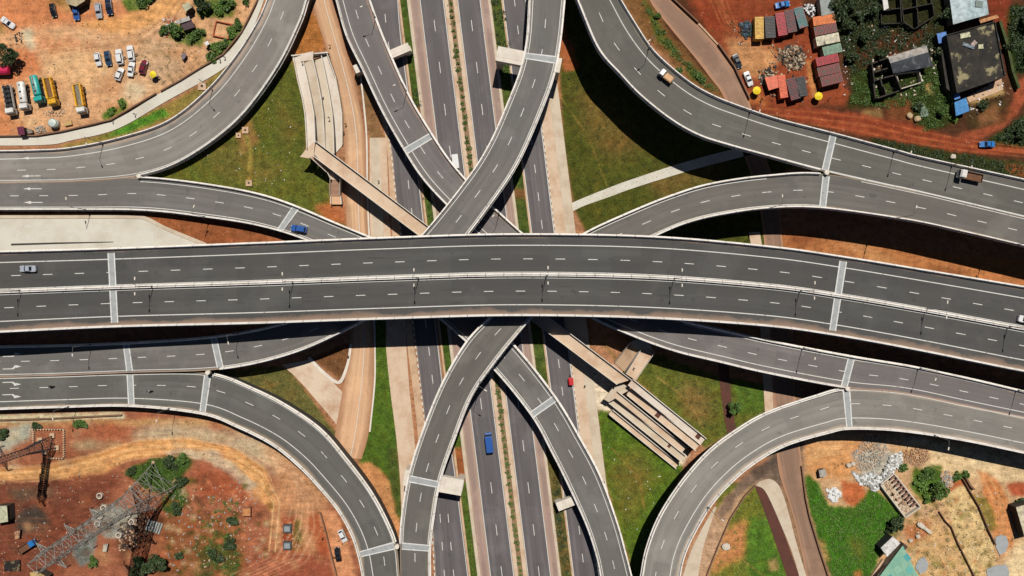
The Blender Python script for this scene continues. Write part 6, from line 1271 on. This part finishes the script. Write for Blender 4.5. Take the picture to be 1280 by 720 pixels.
rubble('heap of broken white concrete beside the skeleton building', [(1066,590),(1078,596),(1090,590),(1100,598),(1104,588),(1112,572),(1126,566),(1128,578),(1112,592),(1100,606),(1094,614),(1086,608),(1072,602)], 520, [WR, GRb], .35, 1.5, 1.3); rubble('grey gravel and debris spread above the white heap', [(1066,568),(1082,544),(1100,548),(1110,560),(1100,580),(1086,590),(1070,586)], 420, [GRb, M['sand']], .15, .6, .5)
rubble('small heap of broken white slabs in the green field corner', [(1033,612),(1042,610),(1050,614),(1051,620),(1044,628),(1038,624)], 70, [WR], .5, 1.4, .8); rubble('brown rubble bank below the lower right ramp', [(1128,562),(1160,560),(1164,572),(1150,584),(1130,578)], 260, [M['sand'], mat('brown rubble', (170,120,84), .9)], .15, .6, .4); rubble('pile of broken blocks right of the green bushes', [(1176,592),(1184,588),(1192,596),(1190,608),(1180,614),(1176,604)], 90, [M['sand'], GRb], .4, 1.3, .8)
rubble('round heap of dark scrap between the container rows', [(973,66),(984,58),(998,58),(1006,66),(1006,80),(996,88),(980,82),(972,74)], 330, [mat('scrap dark', (58,48,42), .8), mat('scrap brown', (130,96,68), .8), mat('scrap pale', (190,170,140), .8)], .3, 1.5, 1.6); rubble('scrap and white goods left of the orange stall', [(948,90),(962,84),(968,92),(962,104),(950,106)], 110, [mat('scrap dark', (58,48,42)), mat('scrap pale', (190,170,140))], .3, 1.1, .8)
rubble('blue and green scrap heap left of the yellow container', [(924,30),(936,26),(942,36),(940,46),(928,46)], 120, [mat('scrap blue', (70,96,124), .7), mat('scrap green', (40,72,60), .7), mat('scrap dark', (58,48,42))], .3, 1.2, .9); rubble('white rags beside the patched container', [(1006,8),(1016,5),(1020,14),(1014,22),(1006,16)], 70, [WR, mat('scrap dark', (58,48,42))], .4, 1.3, .9)
rubble('dark site debris right of the pylon pad', [(150,655),(176,640),(196,648),(190,664),(165,690),(148,690)], 240, [mat('scrap dark', (58,48,42)), mat('scrap brown', (130,96,68)), mat('scrap dark', (58,48,42)), M['sand']], .2, .9, .6); rubble('pale stones scattered over the lower left scrub', [(200,615),(320,600),(330,700),(210,715)], 210, [M['sand'], GRb], .2, .75, .15)
rubble('stones strewn round the oval clearing', [(347,645),(378,645),(380,695),(350,697)], 60, [M['sand']], .2, .5, .1); rubble('stones beside the maroon kiosk', [(44,160),(56,157),(58,166),(48,169)], 40, [M['sand'], GRb], .3, .9, .5); rubble('stones by the lorry noses', [(54,140),(66,136),(82,138),(80,145),(58,146)], 36, [M['sand']], .25, .8, .3); rubble('pale stones near the far left saloon', [(18,42),(28,40),(28,54),(20,56)], 40, [M['sand'], mat('scrap dark', (58,48,42))], .2, .7, .3); rubble('rubble and rags by the round shrubs', [(203,22),(220,22),(222,32),(206,50),(203,40)], 90, [M['sand'], mat('brick bits', (196,110,76), .9), WR], .25, .9, .4)
rubble('planks, tyres and scrap spread over the market yard', [(905,20),(950,52),(1000,50),(1015,60),(1012,95),(1008,128),(960,126),(962,60),(925,60)], 130, [mat('scrap dark', (58,48,42)), mat('scrap brown', (130,96,68)), mat('scrap pale', (190,170,140)), mat('scrap rust', (120,50,34), .8)], .2, 1.0, .15); rubble('broken wall pieces and junk round the ruins', [(1088,64),(1110,66),(1160,52),(1172,70),(1168,100),(1150,118),(1096,126),(1084,90)], 120, [DARK, mat('scrap pale', (190,170,140)), M['conc']], .3, 1.2, .2); rubble('junk lying on the burnt roof edge and yard', [(1194,100),(1256,88),(1262,128),(1212,150),(1190,130)], 70, [DARK, mat('scrap brown', (130,96,68)), WR], .25, .9, .2)
rubble('plastic litter strewn over the car park dirt', [(0,30),(200,20),(290,70),(220,110),(60,160),(0,165)], 150, [WR, mat('scrap brown', (130,96,68)), mat('scrap dark', (58,48,42))], .12, .4, .05); rubble('litter and stones over the dry field', [(1130,640),(1245,610),(1275,720),(1150,720)], 160, [M['sand'], mat('scrap brown', (130,96,68)), WR], .15, .5, .05); rubble('litter on the verge below the left flyovers', [(745,520),(860,580),(795,715)], 46, [WR, M['sand']], .12, .4, .05); rubble('litter over the left lawn', [(240,200),(340,120),(380,150),(410,225),(330,240)], 50, [WR, M['sand']], .12, .4, .05); rubble('stones over the red ground by the pylon', [(0,600),(150,590),(110,700),(0,720)], 130, [M['sand'], mat('scrap dark', (58,48,42)), GRb], .15, .55, .08)
rubble('litter along the market edge', [(1062,20),(1068,30),(1066,110),(1055,120),(1052,70)], 60, [WR, mat('scrap dark', (58,48,42))], .2, .6, .2); rubble('pale litter above the brown ruin', [(1075,30),(1110,34),(1150,60),(1120,64)], 26, [WR, M['sand']], .2, .6, .15)
# ------------------------------------------------------------------ plants
def leaf_cloud(n, rx, ry, rz, z0, size, seed, lobes=6, hollow=.55):
    r = np.random.default_rng(seed); cs = [(0, 0, 0, .8)]
    for _ in range(lobes+3): a = r.random()*6.283; d = r.uniform(.3, 1.0); cs.append((d*math.cos(a), d*math.sin(a), r.uniform(-.5, .4), r.uniform(.2, .55)))
    q = MB(); V_ = []; F_ = []
    for i in range(n):
        c = cs[r.integers(len(cs))]; v = r.normal(size=3); v /= np.linalg.norm(v); k = c[3]*(hollow+(1-hollow)*r.random()**.5)
        p = np.array(((c[0]+v[0]*k)*rx, (c[1]+v[1]*k)*ry, max(.05, z0+(c[2]+v[2]*k)*rz)))
        a = r.normal(size=3)*np.array((1, 1, .55)); a /= np.linalg.norm(a); b = np.cross(a, r.normal(size=3)); b /= np.linalg.norm(b); s = size*r.uniform(.6, 1.3)
        o_ = len(V_); V_ += [p-a*s, p+b*s*.55, p+a*s, p-b*s*.55]; F_.append((o_, o_+1, o_+2, o_+3))
    q.add(V_, F_); return q
_lc = {}
def shrub(px, py, r, h, m, label, cat='bush', name='bush', group=None, seed=0, n=None, sy=1.0):
    k = (round(r, 1), round(h, 1), seed, sy, m); t = empty(name, W(px, py), label, cat, group)
    if k not in _lc: _lc[k] = leaf_cloud(n or int(150+190*r*r), r*.9, r*.9*sy, h*.5, h*.5, .20+.05*r, seed+int(r*10)).mesh('foliage', [M[m]])
    inst('foliage', _lc[k], t, rz=random.random()*6.28 if sy == 1 else 0)
    q = MB(); q.tube((0,0,-.1), (.05,.02,h*.6), .05+.02*r, 6, r1=.02)
    for a in range(3): q.tube((.02,0,h*.25), (r*.5*math.cos(a*2.1), r*.5*math.sin(a*2.1), h*.65), .04, 5, r1=.015)
    q.build('stem', M['bark'], t, True); return t
def tree(px, py, r, h, m, label, seed=1, sy=1.0):
    t = empty('tree', W(px, py), label, 'tree'); q = MB(); q.tube((0,0,-.2), (.1,.05,h*.45), .22, 8, r1=.15)
    for a in range(6):
        e = (r*.6*math.cos(a*1.05+seed), r*.6*sy*math.sin(a*1.05+seed), h*(.6+.06*(a % 3))); q.tube((.08,.04,h*(.3+.025*a)), e, .10, 6, r1=.035); q.tube(e, (e[0]*1.4, e[1]*1.4, e[2]+.5), .035, 5, r1=.012)
    q.build('trunk', M['bark'], t, True); leaf_cloud(int(520*r), r*.95, r*.95*sy, h*.36, h*.64, .34, seed, 9, .5).build('crown', M[m], t, True)
tree(18.5,73,3.0,6.0,'leafdark','dark bushy tree beside the pink covered lorry',3); tree(257,8,2.2,4.2,'leafdark','dark tree near the top edge right of the small hut',4); tree(1046,16,3.0,5.0,'leafdark','dark tree beside the pale grey roofed shed',5); tree(222,40,1.9,3.2,'leaf','dark shrubby tree left of the purple stall',6)
tree(180,706,3.3,4.2,'leafdark','left half of the dark rounded thicket at the bottom edge',7,.8); tree(202,702,3.2,4.4,'leafdark','right half of the dark rounded thicket at the bottom edge',8,.8); tree(1168,610,2.2,4,'leaf','leafy green tree among the bushes right of the skeleton building',9); tree(1118,653,2.0,3.5,'leafdark','dark tree at the corner of the skeleton building',10); tree(915,509,2.0,4,'leaf','green tree beside the drainage channel above the lower right loop',11)
for i, (x, y, r_, h_, lb) in enumerate(((1062,6,2.4,4.5,'dark tree at the top edge between the shed and the ruins'),(1058,34,2.0,3.4,'dark tree right of the rusty red container'),(1072,22,1.7,3.0,'small dark tree behind the grey roofed shed'),(1086,14,2.2,3.8,'dark tree left of the brown roofless ruin'),(1078,50,1.6,2.6,'low dark tree above the left ruin rooms'),(1062,74,1.8,3.0,'dark tree beside the red containers'),(1178,22,1.9,3.6,'dark tree left of the metal gable roof'),(1170,68,1.4,2.8,'dark tree right of the grey roofed ruin'),(1258,60,1.6,3.0,'dark tree right of the ivy wall'),(1276,30,2.3,4.2,'dark tree near the top right corner'),(1286,70,2.0,3.6,'dark tree at the right edge above the red path'),(1270,168,1.9,3.2,'dark tree in the thicket behind the shiny blue saloon'),(1288,150,2.2,3.8,'dark tree at the right edge below the red path'),(1176,140,1.6,2.6,'tree on the weeds left of the larger blue roof'),(1100,70,1.3,2.2,'small tree above the dark roofless rooms'))): tree(x, y, r_, h_, 'leafdark' if i != 13 else 'leaf', lb, 20+i, random.uniform(.7, 1.1))
for a in ((244,46,1.7,1.6,'leaf','round green shrub right of the purple stall'),(252,42,1.4,1.8,'leaf','small green shrub between the stall and the white kiosk'),(274,12,2.0,1.5,'leafbright','bright shrub near the top edge by the brick foundation'),(284,6,2.2,2.0,'leaf','shrub beside the bright one at the top edge'),(290,40,1.8,1.6,'leafbright','bright shrub along the wall right of the brick foundation'),(298,30,1.6,1.6,'leaf','shrub by the wall just above the bright one'),
    (272,60,1.8,1.3,'leafbright','bright shrub below the brick foundation'),(264,72,1.9,1.6,'leaf','lower shrub on the verge below the brick foundation'),(281,56,1.6,1.5,'leaf','shrub touching the wall near the two walkers'),(140,140,1.6,.9,'leafbright','bright green shrub on the dirt above the footway'),(153,129,1.6,1.2,'leafbright','upper bright shrub on the dirt above the footway'),(178,4,2.0,1.5,'leaf','shrub patch by the dirt track near the top edge'),(188,-2,2.2,1.6,'leaf','shrub cut by the top edge near the dirt track'),(206,38,1.6,1.4,'leaf','shrub left of the dark shrubby tree'),
    (309,2,1.2,1.2,'leaf','small shrub beside the upper loop wall'),(47,532,1.3,1.2,'leafdark','small dark shrub at the left by the low wall'),(97,529.5,1.5,1.4,'leaf','shrub by the low wall right of the marker blocks'),(106,530,1.1,1.1,'leaf','smaller shrub touching the one by the low wall'),(3,543,2.2,1.6,'leafdark','dark shrub at the left edge below the low wall'),(118,700,1.6,1.8,'leaf','green shrub below the grey pad of the pylon'),(166,588,1.6,1.5,'leafdark','dark shrub left of the pylon feet'),(228,574,1.9,1.6,'leaf','green shrub at the top right of the pylon thicket'),
    (215,580,2.2,1.8,'leafdark','dark shrub above the right pylon feet'),(228,600,2.0,1.6,'leafdark','dark shrub right of the pylon feet'),(222,635,2.0,1.6,'leafdark','dark shrub at the lower end of the pylon thicket'),(224,694,1.3,1.3,'leafdark','small dark shrub right of the dark thicket'),(272,694,2.4,1.4,'leafdark','low dark shrub in the lower left scrub'),(288,680,2.2,1.4,'leafdark','low dark shrub right of its neighbour in the scrub'),(292,650,1.8,1.4,'leafdark','low shrub left of the tan crate'),
    (1158,590,2.6,1.8,'leaf','large green bush right of the brown rubble bank'),(1150,604,2.0,1.6,'leafbright','bright bush left of the leafy green tree'),(1160,622,1.8,1.5,'leafbright','bright bush below the leafy green tree'),(1129,584,1.3,1.2,'leaf','small bush on top of the skeleton building'),(1196,595,1.5,1.3,'leaf','small bush by the broken blocks'),(1207,593,1.2,1.1,'leaf','small bush at the top of the dark fence'),(1272,628,1.7,1.6,'leafdark','dark bush touching the cream roofed house'),(1112,662,1.6,1.4,'leafdark','dark bush at the edge of the green field'),
    (1228,131,1.6,1.5,'leafdark','dark bush right of the larger blue roof'),(1145,134,1.5,1.4,'leafdark','dark bush beside the flat tarpaulin'),(1188,100,1.5,2,'leaf','bush by the ruined compound wall, upper'),(1187,122,1.7,2,'leaf','bush by the ruined compound wall, lower'),(1191,150,1.2,1.2,'leafbright','yellow green bush below the blue roofs'),(850,88,1.1,.9,'leaf','low bush on the slope of the upper right loop'),(876,98,1.4,1.0,'leaf','low bush near the foot of the slope by the service road'),(822,20,1.2,.9,'leaf','low bush at the top of the slope by the service road')): shrub(*a, seed=len(a[5]))
for i, y in enumerate(np.arange(-10, 730, 8.2)):
    if 285 < y < 405: continue
    shrub(562.6+.1225*y+random.uniform(-.8, .8), y+random.uniform(-1.5, 1.5), random.choice((.5, .7, .9)), random.choice((.6, .9)), 'leaf', 'small clipped shrub in the planted highway median', 'shrub', 'median_shrub', 'shrubs of the planted median', seed=i % 3, n=70)
def inside(poly, n):
    p = np.array(poly, float); lo, hi = p.min(0), p.max(0); out = []
    while len(out) < n:
        x, y = RNG.uniform(lo, hi); ins = False
        for i in range(len(p)):
            (xa, ya), (xb, yb) = p[i], p[(i+1) % len(p)]
            if (ya > y) != (yb > y) and x < (xb-xa)*(y-ya)/(yb-ya)+xa: ins = not ins
        if ins: out.append((x, y))
    return np.array(out)
def undergrowth(label, poly, clumps, per, m, hmax, s=.3):
    C_ = inside(poly, clumps); V_ = []; q = MB(); n = clumps*per
    h_ = RNG.random(clumps)**1.8*hmax+.25; rad = h_*.9+.35
    ci = np.repeat(np.arange(clumps), per); v = RNG.normal(size=(n, 3)); v /= np.linalg.norm(v, axis=1)[:, None]; v[:, 2] = abs(v[:, 2])
    base = np.array([W(*c)[:2]+(0,) for c in C_])[ci]; p = base+v*np.stack([rad[ci], rad[ci], h_[ci]], 1)*RNG.uniform(.5, 1, (n, 1))
    a = RNG.normal(size=(n, 3))*(1, 1, .5); a /= np.linalg.norm(a, axis=1)[:, None]; b = np.cross(a, RNG.normal(size=(n, 3))); b /= np.linalg.norm(b, axis=1)[:, None]; k = (s*RNG.uniform(.6, 1.3, n))[:, None]
    V_ = np.stack([p-a*k, p+b*k*.5, p+a*k, p-b*k*.5], 1).reshape(-1, 3); me = bpy.data.meshes.new('undergrowth'); me.vertices.add(len(V_)); me.vertices.foreach_set('co', V_.astype(np.float32).ravel()); me.loops.add(len(V_)); me.loops.foreach_set('vertex_index', np.arange(len(V_), dtype=np.int32)); me.polygons.add(n); me.polygons.foreach_set('loop_start', np.arange(0, 4*n, 4, dtype=np.int32)); me.update(calc_edges=True); me.materials.append(M[m])
    o_ = bpy.data.objects.new('undergrowth', me); COL.objects.link(o_); tag(o_, label, 'undergrowth', kind='stuff')
undergrowth('tangled dark undergrowth round the ruins at the top right', [(1050,-20),(1100,-10),(1102,30),(1120,40),(1170,26),(1182,36),(1168,60),(1110,66),(1064,96),(1052,60),(1048,30)], 300, 34, 'leafdark', 1.6, .22); undergrowth('green weeds between the grey ruin and the red road', [(1064,96),(1088,84),(1100,122),(1128,114),(1160,90),(1172,70),(1192,130),(1186,158),(1150,164),(1150,130),(1100,136),(1064,128)], 230, 30, 'leaf', .8, .2)
undergrowth('dark thicket in the corner beyond the blue saloon', [(1240,172),(1262,160),(1300,132),(1300,182)], 110, 46, 'leafdark', 1.8); undergrowth('green thicket along the right edge above the red path', [(1262,10),(1300,10),(1300,86),(1268,90)], 130, 44, 'leafdark', 2.0); undergrowth('grassy scrub between the red road and the upper right ramp', [(1090,174),(1150,183),(1230,196),(1300,212),(1300,228),(1240,216),(1180,204),(1100,184)], 130, 26, 'leafdark', .7, .2); undergrowth('lush weeds of the bright green field at the lower right', [(1004,600),(1022,604),(1036,632),(1066,634),(1090,612),(1114,632),(1130,648),(1110,660),(1098,690),(1085,730),(1044,730),(1016,650)], 900, 12, 'leafbright', .4, .16)
undergrowth('weeds below the pylon', [(158,592),(190,574),(234,570),(238,582),(224,596),(232,620),(224,642),(206,640),(200,620),(182,610)], 110, 24, 'leaf', .7, .2); undergrowth('dry tufts over the fenced field', [(1140,642),(1180,622),(1206,606),(1246,690),(1246,722),(1150,722)], 150, 14, 'leafdry', .35, .16); undergrowth('dry tufts by the round shrubs of the car park', [(170,45),(225,60),(300,60),(250,90),(200,110),(170,95)], 46, 12, 'leafdry', .3, .15); undergrowth('scrub on the lower left red ground', [(240,690),(262,622),(298,624),(300,700),(290,725),(244,725)], 90, 24, 'leaf', .6, .2); undergrowth('climbing weeds along the left green strip of the highway', [(512,110),(524,110),(545,270),(533,270)], 60, 26, 'leafdark', .6, .2)
undergrowth('weeds in the right green strip of the highway', [(614,-10),(628,-10),(640,90),(627,90)], 60, 26, 'leafdark', .6, .2); undergrowth('rough weeds beside the curving ramp at the bottom', [(690,600),(700,600),(712,720),(704,720)], 60, 26, 'leafdark', .6, .2); undergrowth('weeds on the slope beside the upper right loop', [(800,0),(812,12),(850,70),(886,98),(896,114),(880,108),(840,72)], 60, 26, 'leaf', .5, .22)
undergrowth('scattered weeds on the left lawn', [(185,220),(300,158),(366,80),(383,180),(412,250),(330,245),(265,228)], 46, 14, 'leaf', .35, .16); undergrowth('scattered weeds on the right lawn', [(703,90),(760,110),(840,205),(780,235),(722,245)], 42, 14, 'leafdark', .35, .16); undergrowth('scattered weeds on the lower right lawns', [(760,520),(850,585),(795,715),(757,600)], 46, 14, 'leaf', .35, .16); undergrowth('scattered weeds beside the switchback lanes', [(800,450),(900,475),(895,540),(860,520)], 40, 14, 'leafdark', .35, .16); undergrowth('weeds inside the lower right loop', [(915,640),(945,612),(985,722),(895,722)], 60, 14, 'leafbright', .4, .16)
# short turf on the lawns
def turf():
    pts = []; yy, xx = np.where(veg > .75); k = RNG.choice(len(yy), 26000); x = PX[xx[k]]+RNG.uniform(-.6, .6, 26000); y = PY[yy[k]]+RNG.uniform(-.6, .6, 26000)
    n = 26000; base = np.stack([(x-640)*S, -(y-360)*S, np.full(n, -.05)], 1); V_ = []
    for b in range(3):
        a = RNG.uniform(0, 6.28, n); d = np.stack([np.cos(a), np.sin(a), np.zeros(n)], 1); w_ = np.stack([-np.sin(a), np.cos(a), np.zeros(n)], 1); hh = RNG.uniform(.12, .32, n)[:, None]
        V_.append(np.stack([base+w_*.06, base-w_*.06, base+d*hh*.9+np.array((0, 0, 1))*hh], 1))
    V_ = np.concatenate(V_).reshape(-1, 3); me = bpy.data.meshes.new('grass'); me.vertices.add(len(V_)); me.vertices.foreach_set('co', V_.astype(np.float32).ravel()); me.loops.add(len(V_)); me.loops.foreach_set('vertex_index', np.arange(len(V_), dtype=np.int32)); me.polygons.add(len(V_)//3); me.polygons.foreach_set('loop_start', np.arange(0, len(V_), 3, dtype=np.int32)); me.update(calc_edges=True); me.materials.append(M['grass'])
    o_ = bpy.data.objects.new('grass', me); COL.objects.link(o_); tag(o_, 'short grass tufts over the lawns between the ramps', 'grass', kind='stuff')
turf()
# ------------------------------------------------------------------ light and camera
def light_and_camera():
    w = bpy.data.worlds.new('World'); SC.world = w; w.use_nodes = True; nt = w.node_tree; bg = nt.nodes['Background']; sky = nt.nodes.new('ShaderNodeTexSky'); sky.sky_type = 'NISHITA'; sky.sun_disc = False
    d = np.array((.12, .50, 1.0)); d /= np.linalg.norm(d); el = math.asin(d[2]); az = math.atan2(d[0], d[1]); sky.sun_elevation = el; sky.sun_rotation = az; sky.air_density = .45; sky.dust_density = .3; sky.altitude = 600
    nt.links.new(sky.outputs[0], bg.inputs[0]); bg.inputs[1].default_value = .05
    l = bpy.data.lights.new('sun', 'SUN'); l.energy = 4.9; l.angle = math.radians(.5); l.color = (1, .957, .895); o_ = bpy.data.objects.new('sun', l); COL.objects.link(o_); o_.location = tuple(d*400)
    import mathutils; o_.rotation_euler = mathutils.Vector(d).to_track_quat('Z', 'Y').to_euler()
    c = bpy.data.cameras.new('camera'); co = bpy.data.objects.new('camera', c); COL.objects.link(co); co.location = (0, 0, H); co.rotation_euler = (0, 0, 0); c.sensor_width = 36; c.lens = 18/(640*S/H); c.clip_start = 1; c.clip_end = 30000; SC.camera = co
    v = SC.view_settings; v.view_transform = 'Standard'; v.look = 'None'; v.gamma = 1; v.exposure = 0.0; v.use_curve_mapping = False
    SC.cycles.max_bounces = 4; SC.cycles.diffuse_bounces = 1
light_and_camera()
